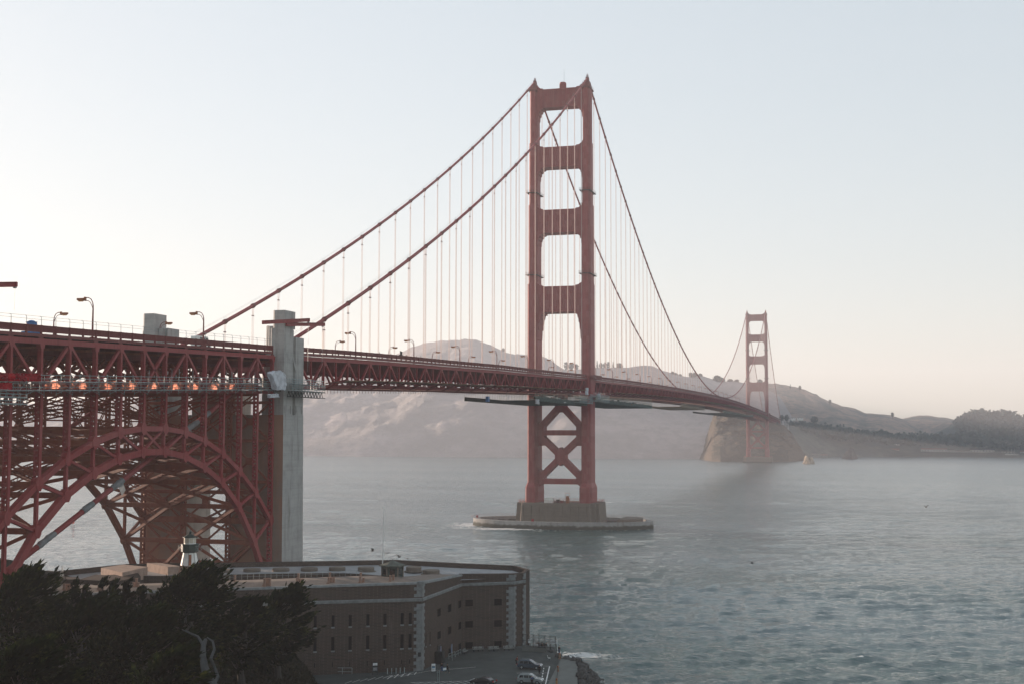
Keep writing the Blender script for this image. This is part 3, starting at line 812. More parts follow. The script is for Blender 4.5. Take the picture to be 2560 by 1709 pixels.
# ------------------------------------------------------------------ main cables, bands and suspenders
def make_cable(sx, label):
    X = 13.7 * sx
    t = thing('main_cable', label, 'suspension cable', (X, 0, 225.2), world_coords=True)
    ys = list(np.linspace(-343, 0, 60)) + list(np.linspace(0, 1280, 161))[1:] + list(np.linspace(1280, 1623, 40))[1:]
    b = MB()
    low = [(-376.5, 52.2), (-405, 40.6), (-430, 30.4), (-452, 21.4)]
    pts = [(X, y, z) for y, z in low[::-1]] + [(X, y, cable_z(y)) for y in ys]
    b.path(pts, .47, 8)
    b.build('cable_strand', M['steel'], t, smooth=True)
    lines = MB(); far_bd = MB()
    stations = [-15.24 * k for k in range(1, 22)] + [15.24 * k for k in range(1, 84)] + [1280 + 15.24 * k for k in range(1, 20)]
    for y in stations:
        z = cable_z(y); d = Vector((0, .02, cable_z(y + .01) - cable_z(y - .01))).normalized(); c = Vector((X, y, z))
        bd = far_bd if y > 1216 else MB()
        bd.path([c - d * .75, c - d * .74, c - d * .2, c - d * .19, c + d * .19, c + d * .2, c + d * .74, c + d * .75], [.48, .58, .58, .68, .68, .58, .58, .48], 8)
        if bd is not far_bd: bd.build('cable_band', M['steel_dark'], t)
    tag(far_bd.build('far_cable_bands', M['steel_dark'], t), kind='stuff')
    for ya, yb in ((-343, 0), (0, 1280), (1280, 1560)):
        yy = np.linspace(ya, yb, 60)
        for o in (-.32, .32): lines.path([(X + o, y, cable_z(y) + 1.35) for y in yy], .022, 3)
    for y in stations:
        for o in (-.32, .32): lines.tube((X + o, y, cable_z(y)), (X + o, y, cable_z(y) + 1.35), .025, 3)
    lines.build('hand_rope', M['galv'], t)
    def sus(b, y):
        zt, zb = cable_z(y), rail_z(y) - 2.6
        if zt - 2.2 < zb: 
            return
        for o in (-.24, .24):
            for ox in (-.12, .12):
                b.tube((X + ox, y + o, zt - 2.6), (X + ox, y + o, zb), .038, 4)
            b.tube((X, y + o * 1.9, zt - .5), (X, y + o, zt - 2.5), .07, 4)
        b.box(X - .22, X + .22, y - .36, y + .36, zt - 2.75, zt - 2.5)
    near = stations[:21] + stations[21:21 + 79]
    for y in near:
        if abs(y - 640) < 60 and cable_z(y) - 2.2 < rail_z(y): continue
        b = MB(); sus(b, y)
        if b.v: b.build('suspender_rope', M['rope'], t)
    b = MB()
    for y in stations:
        if y not in near: sus(b, y)
    tag(b.build('far_suspender_ropes', M['rope'], t), kind='stuff')
    return t
near_cable = make_cable(1, 'near suspension cable crossing in front of the tall tower down to the concrete pylon')
make_cable(-1, 'far suspension cable on the west side, sweeping down left behind the pylon')

# white wrapping on the lower end of the near cable, inside the arch
def cab(t): return Vector((13.7, -343 - t, np.interp(t, [0, 33.5, 62, 87, 109], [67.9, 52.2, 40.6, 30.4, 21.4])))
M['tarp_grey'] = cloth('weathered_wrapping', (.26, .28, .285), .2, .9)
for t0, t1 in ((34, 36), (38.5, 45.5), (65, 68.5), (74, 77), (84.5, 89)):
    b = MB(); m = int((t1 - t0) * 2)
    b.path([cab(t0 + (t1 - t0) * k / m) + Vector((0, 0, R0.uniform(-.05, .05))) for k in range(m + 1)], [.49 + .14 * R0.random() for k in range(m + 1)], 9)
    if t0 == 65: b.add([cab(67) + Vector((.4, 0, .2)), cab(65.6) + Vector((.45, 0, .2)), cab(65.4) + Vector((.8, .3, -1.5)), cab(66.3) + Vector((.7, .2, -2.2))], [(0, 1, 2, 3)])
    b.build('wrapping', M['tarp_grey'], near_cable)

# ------------------------------------------------------------------ suspended deck
def make_deck():
    t = thing('suspended_deck', 'long red truss deck hanging from the cables, from pylon to far tower', 'bridge deck', (0, 0, 66), world_coords=True)
    P = 7.62
    ks = range(-44, 214)
    yk = lambda k: k * P - .0
    def zt(y): return rail_z(y) - 2.15
    def zb(y): return rail_z(y) - 9.75
    spans = [(-44, -1, 'south'), (1, 167, 'main'), (169, 213, 'north')]
    for sx in (1, -1):
        X = 13.7 * sx
        for k0, k1, nm in spans:
            b = MB()
            for k in range(k0, k1):
                y0, y1 = yk(k), yk(k + 1)
                b.bar((X, y0, zt(y0) - .5), (X, y1, zt(y1) - .5), .75, 1.0)
                b.bar((X, y0, zb(y0) + .45), (X, y1, zb(y1) + .45), .75, .95)
                b.bar((X, y0, zt(y0) - .4), (X, y0, zb(y0) + .3), .30, .42)
                if k % 2 == 0: b.bar((X, y0, zt(y0) - .6), (X, y1, zb(y1) + .5), .5, .48)
                else: b.bar((X, y0, zb(y0) + .5), (X, y1, zt(y1) - .6), .5, .48)
                if k % 2 == 0:
                    b.prism([(X - .42 * 1, y0 - .85, zt(y0) - .3), (X - .42, y0 + .85, zt(y0) - .3), (X - .42, y0 + .5, zt(y0) - 2.0), (X - .42, y0 - .5, zt(y0) - 2.0)], (.84, 0, 0))
                else:
                    b.prism([(X - .42, y0 - .7, zb(y0) + .3), (X - .42, y0 + .7, zb(y0) + .3), (X - .42, y0 + .6, zb(y0) + 1.9), (X - .42, y0 - .6, zb(y0) + 1.9)], (.84, 0, 0))
            b.build('stiffening_truss', M['steel'], t)
    # floor beams: deep plates across the deck, stringers and bottom laterals
    for k0, k1, nm in spans:
        b = MB(); s = MB()
        for k in range(k0, k1 + 1):
            y = yk(k)
            b.box(-13.3, 13.3, y - .16, y + .16, zt(y) - 3.5, zt(y) - .25)
            b.bar((-13.3, y, zb(y) + .4), (13.3, y, zb(y) + .4), .4, .5)
            if k % 2 == 0: 
                for sx in (-1, 1): b.bar((sx * 13.2, y, zb(y) + .6), (sx * 7.0, y, zt(y) - 3.4), .3, .3)
            if k < k1:
                y1 = yk(k + 1)
                b.bar((-13.2, y, zb(y) + .2), (0, y1, zb(y1) + .2), .42, .3); b.bar((13.2, y, zb(y) + .2), (0, y1, zb(y1) + .2), .42, .3)
                s.hexa([(-13.1, y, zt(y) - .22), (13.1, y, zt(y) - .22), (13.1, y1, zt(y1) - .22), (-13.1, y1, zt(y1) - .22), (-13.1, y, zt(y) + .1), (13.1, y, zt(y) + .1), (13.1, y1, zt(y1) + .1), (-13.1, y1, zt(y1) + .1)])
                for x in (-9, -5, 0, 5, 9): b.bar((x, y, zt(y) - .7), (x, y1, zt(y1) - .7), .35, .9)
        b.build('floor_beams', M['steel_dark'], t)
        s.build('roadway', M['asphalt'], t)
    # railings with kerb beam, gap, slatted panel and posts; pale conduit along the chord
    for sx in (1, -1):
        X = 14.3 * sx
        for k0, k1 in ((-44, 168), (168, 213)):
            b = MB(); c = MB()
            for k in range(k0, k1):
                y0, y1 = yk(k), yk(k + 1); z0, z1 = rail_z(y0), rail_z(y1)
                if abs(y0) < 12 or abs(y0 - 1280) < 12: XX = X + sx * 3.2
                else: XX = X
                b.bar((XX, y0, z0 - .06), (XX, y1, z1 - .06), .22, .14)
                b.bar((XX, y0, z0 - 1.02), (XX, y1, z1 - 1.02), .16, .12)
                b.bar((XX, y0, z0 - .55), (XX, y1, z1 - .55), .05, .85)
                b.bar((XX, y0, z0 - 1.72), (XX, y1, z1 - 1.72), .3, .62)
                for q in (0, .5):
                    yy = y0 + (y1 - y0) * q; zz = z0 + (z1 - z0) * q
                    b.bar((XX + sx * .1, yy, zz - 2.05), (XX + sx * .1, yy, zz + .04), .26, .26)
                if y0 < -60:
                    n = 22
                    for j in range(n):
                        yy = y0 + (y1 - y0) * (j + .5) / n; zz = z0 + (z1 - z0) * (j + .5) / n
                        b.box(XX - .05, XX + .05, yy - .06, yy + .06, zz - 1.0, zz - .1)
                c.bar((X + .05 * sx, y0, z0 - 2.0), (X + .05 * sx, y1, z1 - 2.0), .5, .1)
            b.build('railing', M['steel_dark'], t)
            c.build('conduit', M['rope'], t)
    # tan safety nets sticking out below mid height, and hangers under the chord
    for k in range(-42, 60, 2):
        y0, y1 = yk(k), yk(k + 2)
        if -26 < y0 + 8 < 40: continue
        z0, z1 = rail_z(y0) - 8.35, rail_z(y1) - 8.35
        b = MB()
        b.hexa([(14.2, y0 + .3, z0 + .0), (19.6, y0 + 1.0, z0 + .55), (19.6, y1 - .2, z1 + .55), (14.2, y1 - .9, z1), (14.2, y0 + .3, z0 + .06), (19.6, y0 + 1.0, z0 + .61), (19.6, y1 - .2, z1 + .61), (14.2, y1 - .9, z1 + .06)])
        net = b.build('safety_net', M['tan_net'], t)
        f = MB()
        f.bar((14.1, y0, z0 - 1.6), (19.8, y0, z0 + .75), .22, .34); f.bar((14.1, y0, z0 - .2), (19.8, y0, z0 + .7), .16, .2)
        for u in (.33, .66): f.tube((14.2 + 5.4 * u, y0 + .4, z0 + .55 * u - .1), (14.2 + 5.4 * u, y1 - .4, z1 + .55 * u - .1), .06, 4)
        f.build('net_bracket', M['steel_dark'], net)
    b = MB()
    for k in range(60, 168, 2):
        y0, y1 = yk(k), yk(k + 2); z0, z1 = rail_z(y0) - 8.35, rail_z(y1) - 8.35
        b.hexa([(14.2, y0, z0), (19.6, y0, z0 + .55), (19.6, y1, z1 + .55), (14.2, y1, z1), (14.2, y0, z0 + .06), (19.6, y0, z0 + .61), (19.6, y1, z1 + .61), (14.2, y1, z1 + .06)])
    tag(b.build('far_safety_nets', M['tan_net'], t), kind='stuff')
    for i in range(92):
        y = -318 + i * 2.1; z = zb(y)
        MB().bar((13.9, y, z), (14.3, y - .95, z - 1.25), .1, .12).build('under_hook', M['steel_dark'], t)
    return t
make_deck()

# ------------------------------------------------------------------ concrete pylons
def make_pylon(label, Ys, name='concrete_pylon', full=True):
    """portal of two shafts; Ys is its south face"""
    t = thing(name, label, 'bridge pylon', (0, Ys + 5, 0), world_coords=True)
    for sx in (1, -1):
        b = MB()
        def blk(xa, xb, ya, yb, z0, z1, bat=0.0, ch=.55):
            x0, x1 = sorted((sx * xa, sx * xb))
            cw = ch if sx < 0 or ch < 1 else .3
            pl = lambda k: [(x0 - k, ya - k + cw), (x0 - k + cw, ya - k), (x1 + k, ya - k), (x1 + k, yb + k), (x0 - k, yb + k)]
            b.frustum(pl(bat), z0, pl(0), z1)
        a, o = 5.5, 18.1
        blk(a, o, Ys, Ys + 10.5, -2, 51.9, .35, 1.9)
        low = b.build('lower_shaft', M['bounce_concrete'], t); b = MB()
        # upper shaft: outer piece split by a deep vertical groove on its outer face
        blk(14.6, o - .05, Ys + .1, Ys + 4.7, 51.9, 71.3, ch=.3); blk(14.6, o - .6, Ys + 4.7, Ys + 6.1, 51.9, 71.2, ch=.1); blk(14.6, o - .05, Ys + 6.1, Ys + 10.4, 51.9, 69.6, ch=.1)
        blk(a + 6.4, 14.6, Ys + 1.2, Ys + 10.4, 51.9, 63.0)
        blk(15.0, o - .05, Ys + .1, Ys + 5.6, 71.3, 75.3)
        blk(13.1, 15.0, Ys + 1.4, Ys + 7.6, 63.0, 71.9); blk(12.4, 13.1, Ys + 1.9, Ys + 7.0, 63.0, 72.0)
        # chute across the groove
        b.hexa([(sx * (o - 1.2), Ys + 4.0, 65.2), (sx * (o + .02), Ys + 4.0, 65.2), (sx * (o + .02), Ys + 6.4, 61.4), (sx * (o - 1.2), Ys + 6.4, 61.4),
                (sx * (o - 1.2), Ys + 4.0, 66.2), (sx * (o + .02), Ys + 4.0, 66.2), (sx * (o + .02), Ys + 6.4, 62.6), (sx * (o - 1.2), Ys + 6.4, 62.6)])
        for k in range(4): b.box(*sorted((sx * (o - .1), sx * (o + .12))), Ys + .6 + k * 2.9, Ys + .7 + k * 2.9, 52.2, 54.0)
        b.build('shaft', M['concrete'], t)
        d = MB(); d.box(*sorted((sx * 15.9, sx * 17.5)), Ys - .06, Ys + .04, 57.2, 61.0); d.box(*sorted((sx * 15.75, sx * 17.65)), Ys - .1, Ys - .0, 61.0, 61.2)
        d.build('door', M['black'], t)
    b = MB()
    b.box(-5.52, 5.52, Ys + 1.5, Ys + 9.0, 37.5, 57.5)
    b.prism([(-5.5, Ys + 1.5, 37.5), (-5.5, Ys + 1.5, 34.2), (-3.2, Ys + 1.5, 37.5)], (0, 7.5, 0)); b.prism([(5.5, Ys + 1.5, 37.5), (3.2, Ys + 1.5, 37.5), (5.5, Ys + 1.5, 34.2)], (0, 7.5, 0))
    b.build('cross_wall', M['bounce_concrete'], t)
    return t
make_pylon('tall concrete pylon at the right end of the steel arch', -351.6)
make_pylon('concrete pylon standing off to the left of the steel arch', -461.5)

# hoist beams cantilevered from the pylon heads
def hoist(label, pts, zc, w=.5, h=.75, hang=None, cat='hoist beam'):
    b = MB(); p, q = pts
    b.bar(p, q, w * .35, h)
    b.bar((p[0], p[1], p[2] + h / 2), (q[0], q[1], q[2] + h / 2), w, .1); b.bar((p[0], p[1], p[2] - h / 2), (q[0], q[1], q[2] - h / 2), w, .1)
    for u in (0, 1):
        c = Vector(p).lerp(Vector(q), u); b.box(c.x - .22, c.x + .22, c.y - .22, c.y + .22, c.z - h / 2, c.z + h / 2)
    o = b.build('hoist_beam', M['steel'], None, loc=p)
    tag(o, label, cat)
    if hang:
        c = Vector(p).lerp(Vector(q), hang[0]); L = MB(); L.tube((c.x - p[0], c.y - p[1], c.z - p[2] - h / 2), (c.x - p[0], c.y - p[1], hang[1] - p[2]), .03, 4)
        L.box(c.x - p[0] - .2, c.x - p[0] + .2, c.y - p[1] - .2, c.y - p[1] + .2, c.z - p[2] - h / 2 - .25, c.z - p[2] - h / 2)
        L.build('hoist_line', M['galv'], o)
    return o
A = on_x(658, 806, 18.55); B = on_x(772, 800, 18.55)
hoist('upper red hoist beam on the head of the concrete pylon', (tuple(A), tuple(B)), 0, hang=(.99, 62))
A = on_x(717, 811, 18.4); B = on_x(810, 811, 17.6)
hoist('lower red hoist beam reaching right from the pylon in front of the cable', (tuple(A), tuple(B)), 0, hang=(.96, 64))
A = on_x(-75, 713, 18.3); B = on_x(39, 711, 18.3)
hoist('red hoist beam jutting in at the left edge of the picture', (tuple(A), tuple(B)), 0, h=.7, hang=(.985, 66.5))

# ------------------------------------------------------------------ steel arch and approach deck
XA = 15.8
YA = [-352.9 - 7.5 * k for k in range(14)]
UP = [28.6, 35.0, 39.86, 43.67, 46.3, 48.0, 48.7]; UP = UP + UP[::-1]
LO = [12.6, 24.3, 32.4, 37.7, 41.1, 43.35, 44.4]; LO = LO + LO[::-1]
def zc(y): return 62.72 + (y + 443.5) * .0262           # top of the approach chord
def make_arch():
    t = thing('steel_arch_span', 'red steel arch span carrying the deck over the brick fort', 'arch bridge', (0, -401.6, 12), world_coords=True)
    for sx in (1, -1):
        X = XA * sx
        b = MB()
        for k in range(13):
            ya, yb = YA[k], YA[k + 1]
            b.bar((X, ya, UP[k]), (X, yb, UP[k + 1]), .95, .95); b.bar((X, ya, LO[k]), (X, yb, LO[k + 1]), 1.0, 1.15)
            if k: b.bar((X, ya, UP[k]), (X, ya, LO[k]), .55, .55)
            if k < 6: b.bar((X, ya, UP[k]), (X, yb, LO[k + 1]), .5, .5)
            elif k > 6: b.bar((X, yb, UP[k + 1]), (X, ya, LO[k]), .5, .5)
            else:
                b.bar((X, ya, UP[k]), (X, yb, LO[k + 1]), .45, .45); b.bar((X, yb, UP[k + 1]), (X, ya, LO[k]), .4, .5)
        for k in range(14):
            for z, r in ((UP[k], 1.05), (LO[k], 1.0)):
                b.prism([(X - .56, YA[k] + r * math.cos(a) * .85, z + r * math.sin(a) * 1.15) for a in [PI / 8 + PI / 4 * i for i in range(8)]], (1.12, 0, 0))
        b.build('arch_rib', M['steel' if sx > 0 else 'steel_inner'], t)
        for k in range(14):
            b = MB()
            zt = zc(YA[k]) - 8.35; y = YA[k]
            zlow = UP[k] if 0 < k < 13 else 8
            # spandrel post: two channels with battens between (holes show as dots)
            for ox in (-.42, .42): b.box(X + ox - .12, X + ox + .12, y - .32, y + .32, zlow, zt)
            b.box(X + .5, X + .53, y - .32, y + .32, zlow, zt)
            for z in np.arange(zlow + .5, zt - .2, .85): b.box(X - .3, X + .3, y - .29, y + .29, z, z + .5)
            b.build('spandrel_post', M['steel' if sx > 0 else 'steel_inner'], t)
    # inner columns of the end bents
    for k in (0, 13):
        for X in (5.6, -5.6):
            b = MB(); y = YA[k]; zt = zc(y) - 8.35
            for ox in (-.42, .42): b.box(X + ox - .14, X + ox + .14, y - .32, y + .32, 8, zt)
            for z in np.arange(8.5, zt - .2, .85): b.box(X - .28, X + .28, y - .29, y + .29, z, z + .5)
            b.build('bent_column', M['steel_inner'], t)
        b = MB(); y = YA[k]; zs = [19, 28, 37, 46.1, 54.6]
        for z in zs: b.bar((-15.6, y, z), (15.6, y, z), .5, .65)
        for z0, z1 in zip([10] + zs, zs):
            for xa, xb in ((5.6, 15.6), (-15.6, -5.6), (-5.6, 5.6)):
                b.bar((xa, y, z0), (xb, y, z1), .32, .42); b.bar((xa, y, z1), (xb, y, z0), .32, .42)
                cx, cz = (xa + xb) / 2, (z0 + z1) / 2
                b.box(cx - .8, cx + .8, y - .3, y + .3, cz - .8, cz + .8)
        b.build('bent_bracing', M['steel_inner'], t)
    # transverse frames between the posts
    for k in range(1, 13):
        b = MB(); y = YA[k]; z0 = UP[k] + .3; zt = zc(y) - 8.45
        b.bar((-XA, y, zt - .3), (XA, y, zt - .3), .4, .6)
        if k % 2 == 0 or zt - z0 > 12:
            b.laced((-XA + .4, y, z0 + 1), (XA - .4, y, zt - .6), .7, .12, (0, 1, 0)); b.laced((XA - .4, y, z0 + 1), (-XA + .4, y, zt - .6), .7, .12, (0, 1, 0))
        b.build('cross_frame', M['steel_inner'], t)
    # longitudinal lacing in the far plane
    b = MB()
    for k in range(13):
        ya, yb = YA[k], YA[k + 1]; hi = max(UP[k], UP[k + 1])
        for z in (52.6, 50.4):
            if hi + 1 < z: b.bar((-XA, ya, z), (-XA, yb, z), .22, .28)
        if hi < 50 and k % 3 != 1:
            b.laced((-XA, ya, hi + 1.0), (-XA, yb, 54.0), .55, .1, (1, 0, 0)); b.laced((-XA, yb, hi + 1.0), (-XA, ya, 54.0), .55, .1, (1, 0, 0))
    b.build('longitudinal_bracing', M['steel_inner'], t)
    # struts and lateral lacing between the two ribs
    for k in range(14):
        b = MB()
        b.bar((-XA, YA[k], LO[k]), (XA, YA[k], LO[k]), .85, .95)
        b.bar((-XA, YA[k], UP[k]), (XA, YA[k], UP[k]), .6, .8)
        if 0 < k < 13:
            b.laced((-XA, YA[k], UP[k]), (0, YA[k], LO[k]), .6, .1, (0, 1, 0)); b.laced((XA, YA[k], UP[k]), (0, YA[k], LO[k]), .6, .1, (0, 1, 0))
        b.build('rib_strut', M['steel_inner'], t)
    b = MB()
    for k in range(13):
        ya, yb = YA[k], YA[k + 1]
        for xa, xb in ((-XA, 0), (0, XA)):
            sg = 1 if xa < 0 else -1
            b.bar((xa, ya, LO[k]), (xb, yb, LO[k + 1]), .62, .62); b.bar((xb, ya, LO[k]), (xa, yb, LO[k + 1]), .62, .62)
            b.laced((xa, ya, UP[k]), (xb, yb, UP[k + 1]), .7, .11); b.laced((xb, ya, UP[k]), (xa, yb, UP[k + 1]), .7, .11)
    b.build('lateral_bracing', M['steel_inner'], t)
    # deck trusses above
    ks = range(-1, 15)
    yk = lambda k: -352.9 - 7.5 * k
    for sx in (1, -1):
        X = XA * sx; b = MB()
        for k in range(-0, 15):
            ya, yb = yk(k), yk(k + 1); za, zb_ = zc(ya), zc(yb)
            b.bar((X, ya, za - .42), (X, yb, zb_ - .42), .8, .84); b.bar((X, ya, za - 8.2), (X, yb, zb_ - 8.2), .8, .62)
            b.box(X - .38, X + .38, ya - .25, ya + .25, za - 7.95, za - .6)
            peak = {1, 3, 5, 8, 10, 12}
            if k in peak or (k + 1) not in peak and k == 6: b.bar((X, ya, za - .6), (X, yb, zb_ - 7.95), .5, .5)
            if (k + 1) in peak or k == 6: b.bar((X, yb, zb_ - .6), (X, ya, za - 7.95), .5, .5)
            b.prism([(X - .42, ya - .8, za - .2), (X - .42, ya + .8, za - .2), (X - .42, ya + .45, za - 1.5), (X - .42, ya - .45, za - 1.5)], (.84, 0, 0))
        b.build('deck_truss', M['steel'], t)
    b = MB(); s = MB(); br = MB()
    for k in range(0, 15):
        ya, yb = yk(k), yk(k + 1); za, zb_ = zc(ya), zc(yb)
        b.box(-15.4, 15.4, ya - .18, ya + .18, za - 2.5, za - .1)
        b.bar((-15.4, ya, za - 8.15), (15.4, ya, za - 8.15), .5, .6)
        for x in np.arange(-13.5, 13.6, 3.0): b.bar((x, ya, za - .2), (x, yb, zb_ - .2), .35, .9)
        s.hexa([(-15.4, ya, za + .28), (15.4, ya, za + .28), (15.4, yb, zb_ + .28), (-15.4, yb, zb_ + .28), (-15.4, ya, za + .55), (15.4, ya, za + .55), (15.4, yb, zb_ + .55), (-15.4, yb, zb_ + .55)])
        for xa, xb in ((-15.4, 0), (15.4, 0)):
            br.bar((xa, ya, za - 8.0), (xb, ya, za - 2.4), .42, .5)
            br.laced((xa, ya, za - 8.25), (xb, yb, zb_ - 8.25), .6, .12); br.bar((xa, ya, za - 1.4), (xb, yb, zb_ - 1.4), .3, .4)
        br.laced((0, ya, za - 8.0), (0, ya, za - 2.4), .7, .14, (0, 1, 0))
        for X in (-5.4, 5.4): br.bar((X, ya, za - 8.15), (X, ya, za - 2.2), .35, .35)
        for X in (-8, 8): br.bar((X, ya, za - 7.95), (X, yb, zb_ - 2.0), .32, .32); br.bar((X, yb, zb_ - 7.95), (X, ya, za - 2.0), .32, .32)
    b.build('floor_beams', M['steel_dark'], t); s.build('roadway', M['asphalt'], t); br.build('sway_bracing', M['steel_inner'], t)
    for sx in (1, -1):
        X = (XA + .05) * sx; b = MB(); f = MB()
        for k in range(0, 28):
            ya = -352.9 - 3.75 * k; yb = ya - 3.75; za, zb_ = zc(ya) + 2.15, zc(yb) + 2.15
            b.bar((X, ya, za - .06), (X, yb, zb_ - .06), .2, .13); b.bar((X, ya, za - 1.06), (X, yb, zb_ - 1.06), .16, .1)
            b.bar((X, ya, za - 1.62), (X, yb, zb_ - 1.62), .28, .5)
            b.box(X - .13, X + .13, ya - .16, ya + .16, za - 1.95, za + .04)
            for j in range(13):
                u = (j + .5) / 13; yy = ya - 3.75 * u; zz = za + (zb_ - za) * u
                b.box(X - .05, X + .05, yy - .085, yy + .085, zz - 1.05, zz - .1)
            if k % 2 == 0:
                b.prism([(X - .1, ya - .5, za - 1.9), (X - .1, ya + .5, za - 1.9), (X - .1, ya + .9, za - 2.45), (X - .1, ya - .9, za - 2.45)], (.2, 0, 0))
            f.path([(X, ya, za), (X, ya, za + 1.2), (X - sx * .12, ya, za + 1.38), (X - sx * .35, ya, za + 1.45)], .045, 4)
            for zz in (.9, 1.42): f.tube((X - (sx * .3 if zz > 1 else 0), ya, za + zz), (X - (sx * .3 if zz > 1 else 0), yb, zb_ + zz), .022, 4)
        b.build('railing', M['steel_dark'], t); f.build('mesh_fence', M['galv'], t)
    return t
make_arch()

# ------------------------------------------------------------------ street lamps
def make_lamp(face):
    o = thing('street_lamp', '', 'street lamp', (0, 0, 0))
    b = MB(); b.box(-.28, .28, -.28, .28, 0, .5); b.tube((0, 0, 0), (0, 0, 5.2), .19, 8, .13)
    b.build('pole', M['steel_dark'], o)
    b = MB()
    b.path([(0, 0, 5.0), (0, 0, 5.9), (.12 * face, 0, 6.5), (.45 * face, 0, 7.05), (.95 * face, 0, 7.3), (1.7 * face, 0, 7.32)], [.13, .1, .085, .08, .08, .08], 6)
    b.path([(0, 0, 5.2), (.25 * face, 0, 5.9), (.55 * face, 0, 6.45), (1.0 * face, 0, 6.78), (1.7 * face, 0, 6.85)], .06, 6)
    b.build('arm', M['steel_dark'], o)
    b = MB(); b.frustum([(1.5 * face, -.26), (1.75 * face + .0, -.26), (1.75 * face, .26), (1.5 * face, .26)][::face], 6.75, [(1.5 * face, -.2), (1.75 * face, -.2), (1.75 * face, .2), (1.5 * face, .2)][::face], 7.45)
    b.hexa([(min(1.7 * face, 3.1 * face), -.3, 6.88), (max(1.7 * face, 3.1 * face), -.3, 6.88), (max(1.7 * face, 3.1 * face), .3, 6.88), (min(1.7 * face, 3.1 * face), .3, 6.88),
            (min(1.7 * face, 3.1 * face), -.3, 7.25), (max(1.7 * face, 3.1 * face), -.3, 7.25), (max(1.7 * face, 3.1 * face), .3, 7.25), (min(1.7 * face, 3.1 * face), .3, 7.25)])
    hd = b.build('lamp_head', M['rust_or_bounce'], o)
    g = MB(); x0, x1 = sorted((1.9 * face, 3.0 * face)); g.frustum([(x0 + .2, -.14), (x1 - .2, -.14), (x1 - .2, .14), (x0 + .2, .14)], 6.66, [(x0, -.25), (x1, -.25), (x1, .25), (x0, .25)], 6.88)
    g.build('lens', M['amber_glass'], hd)
    return o
ORD = ['first', 'second', 'third', 'fourth', 'fifth', 'sixth', 'seventh', 'eighth', 'ninth', 'tenth', 'eleventh', 'twelfth', 'thirteenth', 'fourteenth', 'fifteenth', 'sixteenth', 'seventeenth', 'eighteenth', 'nineteenth', 'twentieth']
def lamps():
    le = make_lamp(-1); lw = make_lamp(1); fe = fw = True
    def put(face, loc, label, group, first):
        if first:
            o = le if face < 0 else lw; o.location = loc; o['label'] = label; o['group'] = group
        else: o = dup(le if face < 0 else lw, loc, None, label, group)
        return o
    def place(face, Y, X, z, label, sc=1.0):
        nonlocal fe, fw
        g = 'street lamps on the near railing' if face < 0 else 'street lamps on the far railing'
        o = put(face, (X, Y, z), label, g, fe if face < 0 else fw)
        if face < 0: fe = False
        else: fw = False
        return o
    place(-1, -419.6, 14.6, zc(-419.6) + .55, 'tall street lamp on the near railing above the arch, left of the squat far pylon')
    place(-1, -381.5, 14.6, zc(-381.5) + .55, 'street lamp on the near railing between the far pylon and the cable end')
    place(1, -389.5, -14.6, zc(-389.5) + .55, 'short looking street lamp behind the tall left lamp, head turned right')
    place(1, -349.5, -14.6, zc(-349.5) + .9, 'street lamp with a right turned head in front of the far concrete pylon head')
    n = 0
    for Y in [-297, -251.3, -205.7, -160.4, -114.8, -69.3, -24.2]:
        place(-1, Y, 12.7, rail_z(Y) - 2.0, f'{ORD[n]} street lamp on the near railing counted from the tall pylon towards the near tower'); n += 1
    n = 0
    for Y in [23.5] + [69.4 + 45.7 * k for k in range(18)]:
        place(-1, Y, 12.7, rail_z(Y) - 2.0, f'{ORD[n]} street lamp on the near railing counted beyond the near tower'); n += 1
    n = 0
    for Y in [-251.9, -206.2, -160.5, -114.9, -69.3]:
        place(1, Y, -12.7, rail_z(Y) - 2.0, f'{ORD[n]} low street lamp on the far railing counted from the tall pylon'); n += 1
    n = 0
    for Y in [24.5] + [69.4 + 45.7 * k for k in range(9)]:
        place(1, Y, -12.7, rail_z(Y) - 2.0, f'{ORD[n]} faint street lamp on the far railing counted beyond the near tower'); n += 1
lamps()

